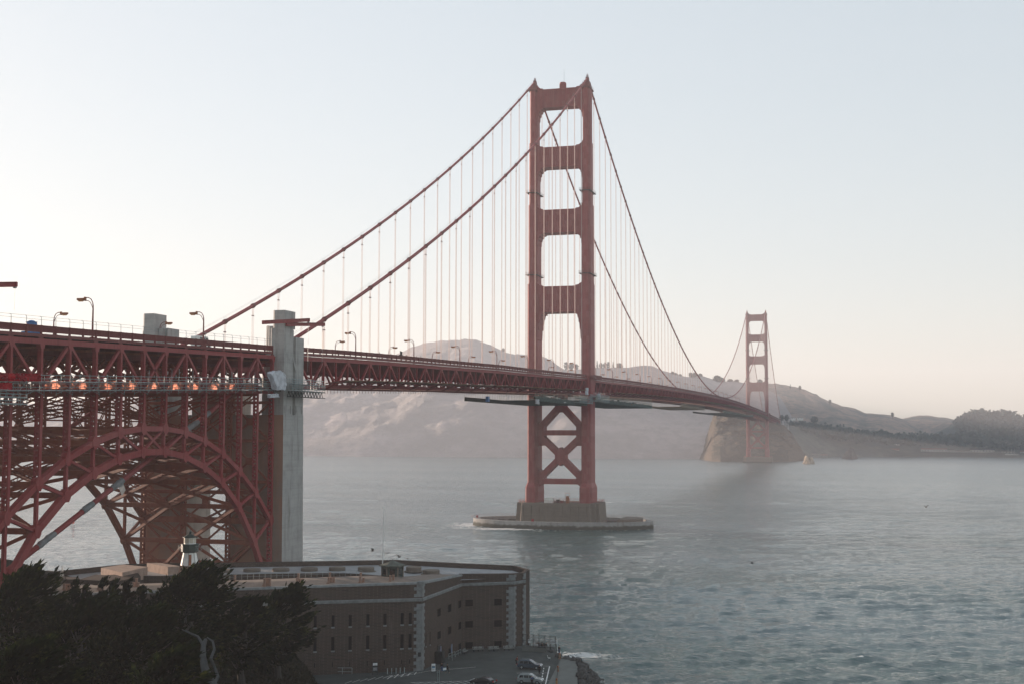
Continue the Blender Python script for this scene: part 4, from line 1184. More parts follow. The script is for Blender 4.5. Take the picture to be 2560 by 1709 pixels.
# ------------------------------------------------------------------ scaffolds and work platforms
RS = random.Random(5)
def scaffold(name, label, x0, x1, y0, y1, levels, bay=2.3, lift_rail=1.05, top_extra=1.3, low=0, braces=True, deck_mat='plank', tube_r=.045):
    t = thing(name, label, 'scaffold', ((x0 + x1) / 2, (y0 + y1) / 2, levels[0](y0)), world_coords=True)
    n = max(1, int(abs(y1 - y0) / bay))
    r = MB(); ds = [MB() for _ in levels]
    for i in range(n + 1):
        s = MB(); y = y0 + (y1 - y0) * i / n
        for x in (x0, x1):
            s.tube((x, y, levels[0](y) - .3 - low * (RS.random() < .6)), (x, y, levels[-1](y) + top_extra + (RS.random() < .18) * 1.1), tube_r, 4)
        for L in levels: s.tube((x0, y, L(y) - .1), (x1, y, L(y) - .1), tube_r, 4)
        s.build('upright_frame', M['galv'], t)
        if i < n:
            y2 = y0 + (y1 - y0) * (i + 1) / n
            for L, d in zip(levels, ds):
                d.hexa([(x0, y, L(y) - .05), (x1, y, L(y) - .05), (x1, y2, L(y2) - .05), (x0, y2, L(y2) - .05), (x0, y, L(y) + .06), (x1, y, L(y) + .06), (x1, y2, L(y2) + .06), (x0, y2, L(y2) + .06)]) if y2 > y else \
                d.hexa([(x0, y2, L(y2) - .05), (x1, y2, L(y2) - .05), (x1, y, L(y) - .05), (x0, y, L(y) - .05), (x0, y2, L(y2) + .06), (x1, y2, L(y2) + .06), (x1, y, L(y) + .06), (x0, y, L(y) + .06)])
                for h in (.5, lift_rail):
                    for x in (x0, x1): r.tube((x, y, L(y) + h), (x, y2, L(y2) + h), tube_r * .9, 4)
            if braces and RS.random() < .55:
                a = RS.choice(levels[:max(1, len(levels) - 1)]); c = levels[-1] if len(levels) > 1 else levels[0]
                r.tube((x1 + .05, y, a(y) - .3), (x1 + .05, y2, c(y2) + .6), tube_r * .8, 4)
                if RS.random() < .5: r.tube((x1 + .05, y2, a(y2) - .3), (x1 + .05, y, c(y) + .6), tube_r * .8, 4)
    r.build('guard_rails', M['galv'], t)
    for d in ds: d.build('deck_boards', M[deck_mat], t)
    return t
# along the lower chord of the arch span
AP = [lambda y: 54.6 + (y + 440) * .033, lambda y: 55.95 + (y + 440) * .033]
sc = scaffold('approach_scaffold', 'long grey tube scaffold along the lower chord above the arch', 16.5, 18.1, -352, -449, AP, 2.6, low=.2, tube_r=.038)
b = MB()
bz = lambda y: 54.25 + (y + 440) * .033
b = MB()
for i in range(13):
    y = -355 - i * 7.5
    b.tube((18.2, y, bz(y) - .4), (18.2, y - 4.4, bz(y) + .9), .04, 4); b.tube((18.2, y - 4.4, bz(y) - .4), (18.2, y, bz(y) + .9), .04, 4)
    for yy in (y, y - 4.4): b.tube((18.2, yy, bz(yy) - .5), (18.2, yy, bz(yy) + 2.6), .04, 4)
    b.build('hanger_cross', M['galv_dark'], sc); b = MB()
def sheet(name, label, cat, x, ya, yb, zlo, zhi, mat, n=26, wob=.18, m=6, seed=1, solid=True):
    rr = np.random.RandomState(seed); vs = []; fs = []
    for i in range(n + 1):
        for j in range(m + 1):
            u, w = i / n, j / m; y = ya + (yb - ya) * u
            z = (zlo(y) if callable(zlo) else zlo) * (1 - w) + (zhi(y) if callable(zhi) else zhi) * w
            vs.append((x + rr.normal(0, wob), y + rr.normal(0, wob * .4), z + rr.normal(0, wob * .25)))
    for i in range(n):
        for j in range(m):
            a = i * (m + 1) + j; fs.append((a, a + m + 1, a + m + 2, a + 1))
    b = MB(); b.add(vs, fs); o = b.build(name, mat, loc=(x, ya, vs[0][2]))
    if solid: o.modifiers.new('thickness', 'SOLIDIFY').thickness = .03
    return tag(o, label, cat)
sheet('red_tarp', 'long bright red tarp hung on the scaffold at the left edge', 'tarp', 18.25, on_x(-12, 950, 18.25)[1], on_x(103, 950, 18.25)[1], lambda y: AP[1](y) + .05, lambda y: AP[1](y) + 1.25, M['tarp_red'], 40, .11, 6, 2)
sheet('red_tarp', 'short bright red tarp below the long one at the left edge', 'tarp', 18.25, on_x(-12, 965, 18.25)[1], on_x(30, 965, 18.25)[1], lambda y: AP[0](y) + .1, lambda y: AP[0](y) + 1.15, M['tarp_red'], 14, .05, 4, 3)
sheet('sun_glow_sheeting', 'crumpled sheeting coloured with orange sun glow behind the scaffold rails', 'sheeting', 15.3, -434, -360, lambda y: AP[0](y) + .15, lambda y: AP[0](y) + 1.5, M['glow_cloth'], 190, .28, 6, 4, solid=False)
def crumple(name, label, cat, pts, vec, mat, amp=.35, seed=1):
    """shrink-wrapped bundle: extruded outline, subdivided and wrinkled"""
    import bmesh
    b = MB(); b.prism(pts, vec)
    c = tuple(np.mean(np.array(pts), 0))
    o = b.build(name, mat, loc=c)
    bm = bmesh.new(); bm.from_mesh(o.data)
    bmesh.ops.triangulate(bm, faces=bm.faces[:])
    bmesh.ops.subdivide_edges(bm, edges=bm.edges[:], cuts=3, use_grid_fill=True)
    r = random.Random(seed)
    for v in bm.verts: v.co += Vector((r.gauss(0, amp), r.gauss(0, amp), r.gauss(0, amp))) * .5
    bm.to_mesh(o.data); bm.free()
    return tag(o, label, cat)
pp = lambda lst, X: [tuple(on_x(640 + a / 6.275, 750 + c_ / 6.275, X)) for a, c_ in lst]
crumple('white_tarp_tent', 'white shrink wrapped tent on the scaffold against the concrete pylon', 'tarp', pp([(165, 1140), (230, 1110), (340, 1105), (400, 1190), (400, 1330), (390, 1405), (260, 1400), (215, 1270)], 18.6), (1.2, 0, 0), M['tarp_white'], .16, 2)
crumple('white_tarp_bag', 'small white tarp bundle hanging under the scaffold beam at the pylon', 'tarp', pp([(175, 1470), (290, 1462), (312, 1520), (170, 1525)], 18.4), (.9, 0, 0), M['tarp_white'], .12, 5)
# corner scaffold by the pylon and its netted under-truss
PL = [lambda y: 57.4, lambda y: 58.9]
ye = on_x(806, 965, 19.5)[1]
sc = scaffold('pylon_scaffold', 'tube scaffold wrapped round the outer face of the concrete pylon', 18.7, 20.2, -351.5, ye, PL, 1.6, low=.3)
b = MB()
ny = int((ye + 351) / 1.6)
for i in range(ny):
    y = -351 + i * 1.6
    for x in (18.7, 20.2):
        b.bar((x, y, 56.0), (x, y + .8, 57.3), .1, .1); b.bar((x, y + .8, 57.3), (x, y + 1.6, 56.0), .1, .1)
    b.bar((18.7, y, 56.0), (20.2, y + 1.6, 56.0), .1, .1)
for x in (18.7, 20.2): b.bar((x, -351, 56.0), (x, ye, 56.0), .14, .14); b.bar((x, -351, 57.3), (x, ye, 57.3), .14, .14)
b.build('under_truss', M['black'], sc)
# lower left stair scaffold
sc = scaffold('stair_scaffold', 'small stair scaffold hanging below the beam at the left edge', 17.4, 18.9, -452, on_x(58, 1000, 18.2)[1], [lambda y: 52.4, lambda y: 53.4], 1.5, top_extra=.5, tube_r=.038)

# platforms slung below the deck either side of the near tower
def slung(label, y0, y1, drop0, drop1, xr=15.2, netm='iron_net', name='slung_platform', kinds=3, bay=2.6, stuff=True):
    t = thing(name, label, 'work platform', (0, (y0 + y1) / 2, rail_z(y0) - drop1), world_coords=True)
    n = max(3, int((y1 - y0) / bay)); f = MB(); r = MB()
    zt0, zt1 = rail_z(y0) - drop0, rail_z(y1) - drop0
    zb0 = zb1 = (rail_z(y0) + rail_z(y1)) / 2 - drop1
    f.hexa([(-xr, y0, zb0), (xr, y0, zb0), (xr, y1, zb1), (-xr, y1, zb1), (-xr, y0, zb0 + .25), (xr, y0, zb0 + .25), (xr, y1, zb1 + .25), (-xr, y1, zb1 + .25)])
    for x in (-xr, xr): f.hexa([(x - .05, y0, zb0), (x + .05, y0, zb0), (x + .05, y1, zb1), (x - .05, y1, zb1), (x - .05, y0, zb0 + 1.7), (x + .05, y0, zb0 + 1.7), (x + .05, y1, zb1 + 1.7), (x - .05, y1, zb1 + 1.7)])
    for i in range(n + 1):
        y = y0 + (y1 - y0) * i / n
        for x in (-xr, 0, xr):
            r.tube((x, y, zb0 - .1), (x, y, rail_z(y) - drop0 + .2), .06, 4)
        if i < n:
            y2 = y0 + (y1 - y0) * (i + 1) / n
            for zz in (.7, 1.3, 1.9, 2.6):
                r.tube((xr + .1, y, zb0 + zz), (xr + .1, y2, zb0 + zz), .05, 4)
            for q_ in range(4):
                yy = y + (y2 - y) * q_ / 4; r.tube((xr + .1, yy, zb0 - .1), (xr + .1, yy, zb0 + 1.9 + (q_ == 0) * 1.4), .035, 4)
            r.tube((xr + .12, y, zb0 + (i % 2) * 1.8), (xr + .12, y2, zb0 + (1 - i % 2) * 1.8), .05, 4)
    rg = random.Random(int(y0) + 500)
    for m_ in ('rust_or_bounce', 'white_paint', 'black', 'galv_dark'):
        g = MB()
        for _ in range(int(n * .55)):
            y = rg.uniform(y0 + 1, y1 - 1); x = xr - rg.uniform(.2, 2.5); L = rg.uniform(.4, 2.2); h = rg.uniform(.3, 1.5); z = zb0 + .25 + rg.random() * 1.6
            g.box(x - .4, x + .4, y - L, y + L, z, z + h * (.35 if m_ == 'rust_or_bounce' else .6))
        tag(g.build('site_gear', M[m_], t), kind='stuff')
    f.build('net_deck', M[netm], t); r.build('hanger_tubes', M['galv_dark'], t)
    return t
slung('green netted platform under the deck left of the near tower', -112, -10, 9.4, 14.0)
slung('green netted platform under the deck right of the near tower', 12, 190, 9.4, 14.6)
slung('pale platform under the far half of the deck', 330, 480, 9.5, 14.5, netm='tan_net', bay=6)
slung('long green platform under the deck before the distant tower', 640, 1010, 9.5, 14.5, bay=9)
def tower_scaffold(label, x0, x1, y0, y1, z):
    return scaffold('tower_scaffold', label, x0, x1, y0, y1, [lambda y: z, lambda y: z + 2.0], 2.0, tube_r=.06)
tower_scaffold('tube scaffold on the deck edge just left of the near tower leg', 15.0, 18.0, -40, -10, 61.6)
tower_scaffold('tube scaffold wrapped round the near tower leg below the deck', 16.4, 19.6, -9, 24, 63.0)
for i, (u, v, X, sx, sy, sz, lab) in enumerate([(1465, 977, 17.8, .9, 1.6, 3.2, 'white wrapped box on the near tower leg at deck level'), (1495, 990, 18.6, .9, 1.9, 2.6, 'white wrapped box on the scaffold right of the near tower leg'),
                                              (1341, 1003, 15.9, .8, 1.8, 1.8, 'white wrapped bundle on the green platform below the deck')]):
    c = on_x(u, v, X)
    crumple('wrapped_box', lab, 'tarp', [(c[0], c[1] - sy, c[2] - sz / 2), (c[0], c[1] + sy, c[2] - sz / 2), (c[0], c[1] + sy * .8, c[2] + sz / 2), (c[0], c[1] - sy * .6, c[2] + sz / 2)], (sx, 0, 0), M['tarp_white'], .25, 9 + i)
crate('site_box', 'blue site box under the left end of the green platform', 'box', *(on_x(1219, 993, 15.5) - np.array([0, 0, 1.4])), .5, .9, 1.7, 'blue_paint')

# ------------------------------------------------------------------ brick fort
FO = [(0.5, -418.0), (62.86, -384.81), (63.12, -361.13), (72.5, -355.5), (74.08, -352.06), (73.6, -346.5), (69.5, -343.4), (58.5, -347.5), (44.5, -349.6), (23.5, -361.5), (-6.0, -375.0), (-16.0, -388.0), (-13.0, -406.0)]
TOPZ = [19.7, 20.27, 19.17, 18.95, 18.83, 18.9, 19.3, 19.9, 20.4, 20.6, 20.6, 20.0, 19.4]
FI = [(6.0, -404.0), (52.5, -378.8), (53.5, -371.5), (53.8, -369.5), (53.5, -368.5), (53.0, -368.0), (52.5, -367.5), (51.0, -367.0), (40.0, -368.5), (23.5, -377.0), (5.0, -386.0), (0.0, -392.0), (1.5, -400.0)]
def wall_pt(u, v, i):
    """where the view ray through a point of the photograph meets outer wall i"""
    p, q = FO[i], FO[i + 1]; n = np.array([q[1] - p[1], -(q[0] - p[0])]); d = ray(u, v)
    t = ((p[0] - CAM[0]) * n[0] + (p[1] - CAM[1]) * n[1]) / (d[0] * n[0] + d[1] * n[1])
    return CAM + d * t
def build_fort():
    t = thing('brick_fort', 'long dark brick fort with pale stone corners under the bridge', 'fort', (30, -385, LOT), world_coords=True)
    n = len(FO)
    b = MB()
    vs = [(x, y, 0) for x, y in FO] + [(x, y, z) for (x, y), z in zip(FO, TOPZ)]
    b.add(vs, [(i, (i + 1) % n, n + (i + 1) % n, n + i) for i in range(n)])
    # courtyard walls
    vs = [(x, y, 4) for x, y in FI] + [(x, y, z - (.5 if 1 <= i < 2 or i == 0 else .9)) for i, ((x, y), z) in enumerate(zip(FI, TOPZ))]
    b.add(vs, [((i + 1) % n, i, n + i, n + (i + 1) % n) for i in range(n)])
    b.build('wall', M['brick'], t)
    # roof: brown earth on the near wing, pale terrace on the sea side behind a brick parapet
    def lerp(i, u): return (FO[i][0] * (1 - u) + FI[i][0] * u, FO[i][1] * (1 - u) + FI[i][1] * u)
    near = [12, 0, 1, 2]
    b = MB()
    def strip(idx, u0, z0, u1, z1, mb):
        ps = [lerp(i, u0) for i in idx]; qs = [lerp(i, u1) for i in idx]; m = len(idx)
        mb.add([(x, y, TOPZ[i] + z0) for (x, y), i in zip(ps, idx)] + [(x, y, TOPZ[i] + z1) for (x, y), i in zip(qs, idx)], [(k, k + 1, m + k + 1, m + k) for k in range(m - 1)])
    strip(near, .09, .02, .5, .42, b); strip(near, .5, .42, 1, .30, b)
    roof = b.build('roof', M['roof_earth'], t)
    c = MB(); strip(near, 0, 0, .09, .02, c); strip(near, -.012, -.38, 0, 0, c); c.build('coping', M['granite'], t)
    far = [2, 3, 4, 5, 6, 7, 8, 9, 10, 11, 12]
    def inset(i, d):
        p, q, r_ = Vector(FO[i - 1]), Vector(FO[i]), Vector(FO[(i + 1) % n])
        a, c_ = (q - p).normalized(), (r_ - q).normalized(); na, nc = Vector((-a.y, a.x)), Vector((-c_.y, c_.x)); m = (na + nc).normalized()
        return tuple(q + m * (d / max(.45, m.dot(na))))
    def rim(d0, z0, d1, z1, mb):
        m = len(far); ps = [inset(i, d0) for i in far]; qs = [inset(i, d1) for i in far]
        mb.add([(x, y, TOPZ[i] + z0) for (x, y), i in zip(ps, far)] + [(x, y, TOPZ[i] + z1) for (x, y), i in zip(qs, far)], [(k, k + 1, m + k + 1, m + k) for k in range(m - 1)])
    b = MB(); m = len(far)
    ps = [inset(i, 1.15) for i in far]
    b.add([(x, y, TOPZ[i] - .95) for (x, y), i in zip(ps, far)] + [(*FI[i], TOPZ[i] - .9) for i in far], [(k, k + 1, m + k + 1, m + k) for k in range(m - 1)])
    b.build('terrace', M['pale_concrete'], t)
    b = MB(); rim(0, 0, .55, .06, b); rim(.55, .06, .9, .0, b); rim(.9, .0, 1.15, -.95, b); b.build('parapet', M['brick'], t)
    # stone string course
    b = MB()
    for i in range(0, 4):
        p, q = Vector((*FO[i], 17)), Vector((*FO[i + 1], 17)); d = (q - p).normalized(); o = Vector((d.y, -d.x, 0))
        b.prism([p - o * .1 + Vector((0, 0, -.34)), p + o * .16 + Vector((0, 0, -.22)), p + o * .2 + Vector((0, 0, .26)), p - o * .1 + Vector((0, 0, .42))], q - p)
    b.build('string_course', M['granite'], t)
    # toothed quoins at three corners
    for i in (1, 3, 4):
        b = MB(); c = Vector((*FO[i], 0)); a = (Vector((*FO[i - 1], 0)) - c).normalized(); d = (Vector((*FO[(i + 1) % n], 0)) - c).normalized()
        oa = Vector((-a.y, a.x, 0)); od = Vector((d.y, -d.x, 0))
        z = LOT - .1; k = 0
        while z < TOPZ[i] - .4:
            h = .62; la, ld = (1.55, .95) if k % 2 == 0 else (1.05, 1.35)
            if i == 4: la, ld = la * .55, ld * .5
            if i == 3: la, ld = la * 1.0, ld * .62
            if not 16.5 < z + .3 < 17.3:
                b.prism([c + oa * .07 + a * la + Vector((0, 0, z)), c - oa * .1 + a * la + Vector((0, 0, z)), c - oa * .1 + Vector((0, 0, z)), c + (oa + od) * .06 + Vector((0, 0, z))], (0, 0, h - .03))
                b.prism([c - od * .1 + d * ld + Vector((0, 0, z)), c + od * .07 + d * ld + Vector((0, 0, z)), c + (oa + od) * .062 + Vector((0, 0, z)), c - od * .1 + Vector((0, 0, z))], (0, 0, h - .03))
            z += h; k += 1
        if i == 1: b.prism([c + oa * .2 + a * 1.0 + Vector((0, 0, TOPZ[i] - .4)), c + (oa + od) * .2 + Vector((0, 0, TOPZ[i] - .4)), c + od * .2 + d * 1.0 + Vector((0, 0, TOPZ[i] - .4)), c - (oa + od) * .6 + Vector((0, 0, TOPZ[i] - .4))], (0, 0, .55))
        b.build('quoin', M['granite'], t)
    # windows
    def window(i, u, v, du, dv, sill=True, frame=False):
        p = wall_pt(u, v + dv, i); q = wall_pt(u, v - dv, i); r = wall_pt(u + du, v, i); l = wall_pt(u - du, v, i)
        d = Vector((FO[i + 1][0] - FO[i][0], FO[i + 1][1] - FO[i][1], 0)).normalized(); o = Vector((d.y, -d.x, 0))
        w = abs((Vector(r) - Vector(l)).dot(d)) / 2; zc_, hh = (p[2] + q[2]) / 2, abs(q[2] - p[2]) / 2
        m = wall_pt(u, v, i); c = Vector((m[0], m[1], zc_))
        f = MB()
        def slab(x0, x1, z0, z1, o0, o1, mb):
            mb.prism([c + d * x0 + o * o0 + Vector((0, 0, z0)), c + d * x1 + o * o0 + Vector((0, 0, z0)), c + d * x1 + o * o1 + Vector((0, 0, z0)), c + d * x0 + o * o1 + Vector((0, 0, z0))], (0, 0, z1 - z0))
        e = .10 if w > .35 else .05
        slab(-w - e, -w, -hh, hh, -.05, .05, f); slab(w, w + e, -hh, hh, -.05, .05, f); slab(-w - e, w + e, hh, hh + e, -.05, .06, f)
        fr = f.build('window', M['brick'], t)
        g = MB(); slab(-w, w, -hh, hh, -.05, .012, g)
        if frame:
            for k in (-.33, .33): slab(k * w - .03, k * w + .03, -hh, hh, .012, .03, g)
            slab(-w, w, -.03, .03, .012, .028, g)
        g.build('pane', M['window_dark'], fr)
        if sill:
            s = MB(); slab(-w - .06, w + .06, -hh - .26, -hh, -.05, .12, s); s.build('sill', M['granite'], fr)
    F = lambda a, c: (700 + a / 3.614, 1350 + c / 3.614)
    for a in (318, 479, 635, 794, 948, 1104, 1177):
        k = (a - 318) / 859
        window(0, *F(a, 733 - 31 * k), 13 / 3.614, 52 / 3.614); window(0, *F(a - 2, 938 - 32 * k), 14 / 3.614, 62 / 3.614)
        window(0, *F(a - 6, 1125 - 33 * k), 3.2 / 3.614, 21 / 3.614, False)
    for u_ in (200, 80):     # behind the trees
        window(0, *F(u_ - 40, 740), 13 / 3.614, 52 / 3.614)
    G = lambda a, c: (1030 + a / 7.127, 1440 + c / 7.127)
    for a, c, da, dc in ((482, 637, 27, 66), (670, 561, 26, 66), (851, 489, 24, 64), (482, 1040, 27, 66), (670, 955, 26, 66), (851, 872, 24, 62), (851, 1250, 24, 62), (672, 1338, 24, 62)): window(1, *G(a, c), da / 7.127, dc / 7.127, False, True)
    for a, c, dc in ((246, 1125, 112), (321, 1095, 112)): window(1, *G(a, c), .45, dc / 7.127, True)
    for a, c in ((1018, 468), (1533, 452), (1016, 850), (1531, 832)): window(2, *G(a, c), 66 / 7.127, 58 / 7.127, False, True)
    for a, c in ((1016, 1222), (1531, 1202)): window(2, *G(a, c), 64 / 7.127, 55 / 7.127, False, False)
    # entrance with dark doors
    c = wall_pt(*G(482, 1425), 1); d = Vector((FO[2][0] - FO[1][0], FO[2][1] - FO[1][1], 0)).normalized(); o = Vector((d.y, -d.x, 0)); c = Vector((c[0], c[1], LOT))
    b = MB(); b.prism([c - d * .9 - o * .05, c + d * .9 - o * .05, c + d * .9 + o * .06, c - d * .9 + o * .06], (0, 0, 3.2)); b.build('door', M['black'], t)
    b = MB()
    b.prism([c - d * 2.6 + o * 0.0, c - d * 1.0 + o * 0.0, c - d * 1.0 + o * 1.5, c - d * 2.6 + o * 1.5], (0, 0, 2.3)); b.prism([c - d * 2.7, c - d * .9, c - d * .9 + o * 1.65, c - d * 2.7 + o * 1.65], (0, 0, .01))
    b.build('porch', M['black'], t)
    b = MB(); q = Vector((FO[1][0], FO[1][1], 6.6)); a = (Vector((*FO[0], 0)) - Vector((*FO[1], 0))).normalized(); oa = Vector((-a.y, a.x, 0))
    b.prism([q + oa * .08 + a * .2, q + oa * .08 + a * .75, q + oa * .13 + a * .75, q + oa * .13 + a * .2], (0, 0, .8)); b.build('plaque', M['black'], t)
    # chimney groups on the brown roof
    H = lambda a, c: (500 + a / 5.8725, 1390 + c / 5.8725)
    spots = [(948, 425, 1.25), (988, 420, 1.2), (1026, 420, 1.2), (1424, 405, 1.1), (1460, 388, .75), (1502, 388, .75), (1446, 345, 1.2), (1890, 395, 1.05), (1926, 385, .95), (1965, 385, 1.0), (1908, 325, 1.1), (512, 375, 1.25),
             (2352, 385, 1.1), (2400, 380, .8), (2362, 318, 1.0)]
    K = lambda a, c: (900 + a / 5.463, 1390 + c / 5.463)
    pts = [(*H(a, c), h) for a, c, h in spots] + [(*K(412, 345), 1.1), (*K(456, 335), 1.1), (*K(352, 290), 1.2)]
    J = lambda a, c: (100 + a / 5.8725, 1390 + c / 5.8725)
    pts += [(*J(358, 480), .9), (*J(398, 475), .8), (*J(440, 475), .8), (*J(922, 470), 1.6), (*J(870, 475), .8), (*J(905, 475), .8), (*J(1416, 430), 1.3), (*J(1440, 440), .7), (*J(1376, 440), .7)]
    for u, v, h in pts:
        p = on_z(u, v, 20.25); b = MB(); w = .17
        b.box(p[0] - w, p[0] + w, p[1] - w, p[1] + w, 19.8, 20.25 + h); b.box(p[0] - w - .05, p[0] + w + .05, p[1] - w - .05, p[1] + w + .05, 20.25 + h, 20.33 + h)
        b.prism([(p[0] - w - .35, p[1] - w, 20.1), (p[0] - w, p[1] - w, 20.1), (p[0] - w, p[1] - w, 20.65)], (0, 2 * w, 0))
        b.build('chimney', M['brick_trim'], roof)
    # round gun mounts on the sea terrace
    for u, v, r in ((558.5, 1430.5, 1.75), (630, 1428.5, 1.75), (702, 1427, 1.75), (773, 1425.5, 1.75), (843, 1424, 1.7), (915, 1424, 1.7), (1034.5, 1423, 1.6), (1078, 1431, 1.7)):
        p = on_z(u, v, 19.6); b = MB()
        b.lathe([(r * 1.25, -.1), (r * 1.25, .06), (r, .1), (r, .75), (r * .95, .9), (r * .5, .92), (0.1, .92)], (p[0], p[1], 19.35), 24)
        b.build('gun_mount', M['pier_concrete'], roof)
    # raised masonry blocks at the seaward left end
    for px, z0, z1, m in (([(252.4, 1418), (308.6, 1409.6), (369, 1415.5), (306, 1430)], 19.0, 21.3, 'sunlit_block'), ([(367, 1406), (400, 1405.5), (451, 1414), (420, 1416)], 19.0, 21.3, 'sunlit_block'),
                          ([(128, 1445), (150, 1440.5), (196, 1441), (200, 1446), (139, 1449)], 18.0, 20.5, 'brick'), ([(198, 1447), (240, 1434.5), (262, 1436), (345, 1431), (352, 1440), (290, 1452)], 18.6, 20.6, 'brick')):
        b = MB(); pl = [on_z(u, v, z1) for u, v in px]
        b.prism([(p[0], p[1], z0) for p in pl], (0, 0, z1 - z0)); b.build('bastion_block', M[m], t)
    # terrace fence
    b = MB()
    A = Vector(on_z(545, 1449, 19.6)); B = Vector(on_z(905, 1437, 19.6))
    for k in range(26):
        p = A.lerp(B, k / 25); b.tube(p, p + Vector((0, 0, 1.0)), .03, 4)
    for z in (.5, 1.0): b.tube(A + Vector((0, 0, z)), B + Vector((0, 0, z)), .02, 4)
    b.build('terrace_rail', M['galv'], t)
    return t
build_fort()

# hexagonal watch hut on the roof
c = on_z(981, 1441, 20.4)
t = thing('watch_hut', 'small hexagonal hut with a pointed roof on the fort roof', 'hut', (c[0], c[1], 20.2))
hexp = lambda r, a0=.35: [(r * math.cos(a0 + PI / 3 * i), r * math.sin(a0 + PI / 3 * i)) for i in range(6)]
b = MB(); b.frustum(hexp(2.0), 0, hexp(2.0), 2.35); b.build('hut_wall', M['green_black'], t)
b = MB(); b.frustum(hexp(2.6), 2.3, hexp(2.6), 2.5); b.frustum(hexp(2.6), 2.5, hexp(.12), 3.35); b.tube((0, 0, 3.3), (0, 0, 3.55), .12, 6); b.build('hut_roof', M['roof_green'], t)
b = MB()
for i in range(6): b.bar((2.02 * math.cos(.35 + PI / 3 * i), 2.02 * math.sin(.35 + PI / 3 * i), 0), (2.02 * math.cos(.35 + PI / 3 * i), 2.02 * math.sin(.35 + PI / 3 * i), 2.3), .22, .22, (1, 0, 0))
b.build('corner_post', M['roof_earth'], t)
for i in range(6):
    a = .35 + PI / 3 * (i + .5); r = 1.74; d = Vector((-math.sin(a), math.cos(a), 0)); o = Vector((math.cos(a), math.sin(a), 0))
    b = MB(); c0 = o * r
    b.prism([c0 - d * .5, c0 + d * .5, c0 + d * .5 + o * .04, c0 - d * .5 + o * .04], (0, 0, 1.1)); b.v = [(x, y, z + .75) for x, y, z in b.v]; b.build('hut_window', M['dark_glass'], t)
# flagpole
c = on_z(955.3, 1436, 20.4)
b = MB(); b.tube((c[0], c[1], 20.2), (c[0] + .25, c[1], 33.2), .10, 8, .05); b.lathe([(.01, 0), (.13, .1), (.13, .22), (.01, .3)], (c[0] + .25, c[1], 33.2), 8); b.tube((c[0] + .16, c[1], 21), (c[0] + .36, c[1], 32.8), .015, 3)
tag(b.build('flagpole', M['white_paint'], loc=(c[0], c[1], 20.2)), 'tall bare white flagpole rising behind the roof hut', 'flagpole')

# small lighthouse on iron legs
c = on_z(473, 1449, 20.2)
t = thing('lighthouse', 'small white iron lighthouse with a dark gallery on the fort roof', 'lighthouse', (c[0], c[1], 20.2))
oc = lambda r: [(r * math.cos(PI / 8 + PI / 4 * i), r * math.sin(PI / 8 + PI / 4 * i)) for i in range(8)]
for i in range(8):
    a = PI / 8 + PI / 4 * i
    b = MB(); b.tube((2.15 * math.cos(a), 2.15 * math.sin(a), 0), (1.72 * math.cos(a), 1.72 * math.sin(a), 2.9), .10, 6); b.build('leg', M['brick_trim'], t)
b = MB()
for i in range(8):
    a, a2 = PI / 8 + PI / 4 * i, PI / 8 + PI / 4 * (i + 1)
    b.tube((2.15 * math.cos(a), 2.15 * math.sin(a), .1), (1.74 * math.cos(a2), 1.74 * math.sin(a2), 2.8), .045, 4); b.tube((1.74 * math.cos(a), 1.74 * math.sin(a), 2.8), (2.15 * math.cos(a2), 2.15 * math.sin(a2), .1), .045, 4)
b.build('cross_brace', M['brick_trim'], t)
b = MB(); b.frustum(oc(1.72), 2.8, oc(1.22), 5.3); b.build('tower_skirt', M['white_paint'], t)
b = MB()
for i in range(8):
    a = PI / 8 + PI / 4 * i; b.tube((1.74 * math.cos(a), 1.74 * math.sin(a), 2.8), (1.24 * math.cos(a), 1.24 * math.sin(a), 5.3), .05, 4)
b.build('seam_rib', M['wood'], t)
b = MB(); a = -PI / 2 + .55; d = Vector((math.cos(a), math.sin(a), 0)); s_ = Vector((-d.y, d.x, 0))
b.prism([d * 1.56 + s_ * -.28 + Vector((0, 0, 2.9)), d * 1.56 + s_ * .28 + Vector((0, 0, 2.9)), d * 1.2 + s_ * .28 + Vector((0, 0, 4.9)), d * 1.2 + s_ * -.28 + Vector((0, 0, 4.9))], tuple(d * .12)); b.build('door', M['rust_or_bounce'], t)
b = MB(); b.frustum(oc(1.2), 5.15, oc(1.62), 5.4); b.frustum(oc(1.62), 5.4, oc(1.62), 6.75); b.frustum(oc(1.7), 6.7, oc(1.7), 6.82); b.build('gallery', M['green_black'], t)
b = MB()
for a in (PI * .97, PI * 1.03, -.35, .2):
    d = Vector((math.cos(a), math.sin(a), 0)); b.tube(d * 1.6 + Vector((0, 0, 5.5)), d * 2.35 + Vector((0, 0, 5.7)), .03, 4); b.tube(d * 2.35 + Vector((0, 0, 5.7)), d * 2.3 + Vector((0, 0, 6.5)), .03, 4); b.tube(d * 2.3 + Vector((0, 0, 6.5)), d * 1.6 + Vector((0, 0, 6.4)), .03, 4); b.tube(d * 1.6 + Vector((0, 0, 6.5)), d * 2.35 + Vector((0, 0, 5.7)), .02, 4)
b.build('bracket', M['galv'], t)
b = MB(); b.frustum(oc(1.12), 6.8, oc(1.12), 8.0); ln = b.build('lantern', M['white_paint'], t)
b = MB()
for i in range(8):
    a = PI / 4 * i; d = Vector((math.cos(a), math.sin(a), 0)); s_ = Vector((-d.y, d.x, 0))
    b.prism([d * 1.04 - s_ * .36 + Vector((0, 0, 7.0)), d * 1.04 + s_ * .36 + Vector((0, 0, 7.0)), d * 1.07 + s_ * .36 + Vector((0, 0, 7.0)), d * 1.07 - s_ * .36 + Vector((0, 0, 7.0))], (0, 0, .9))
b.build('pane', simple('lantern_glass', (.52, .47, .38), .25, .15, 2), ln)
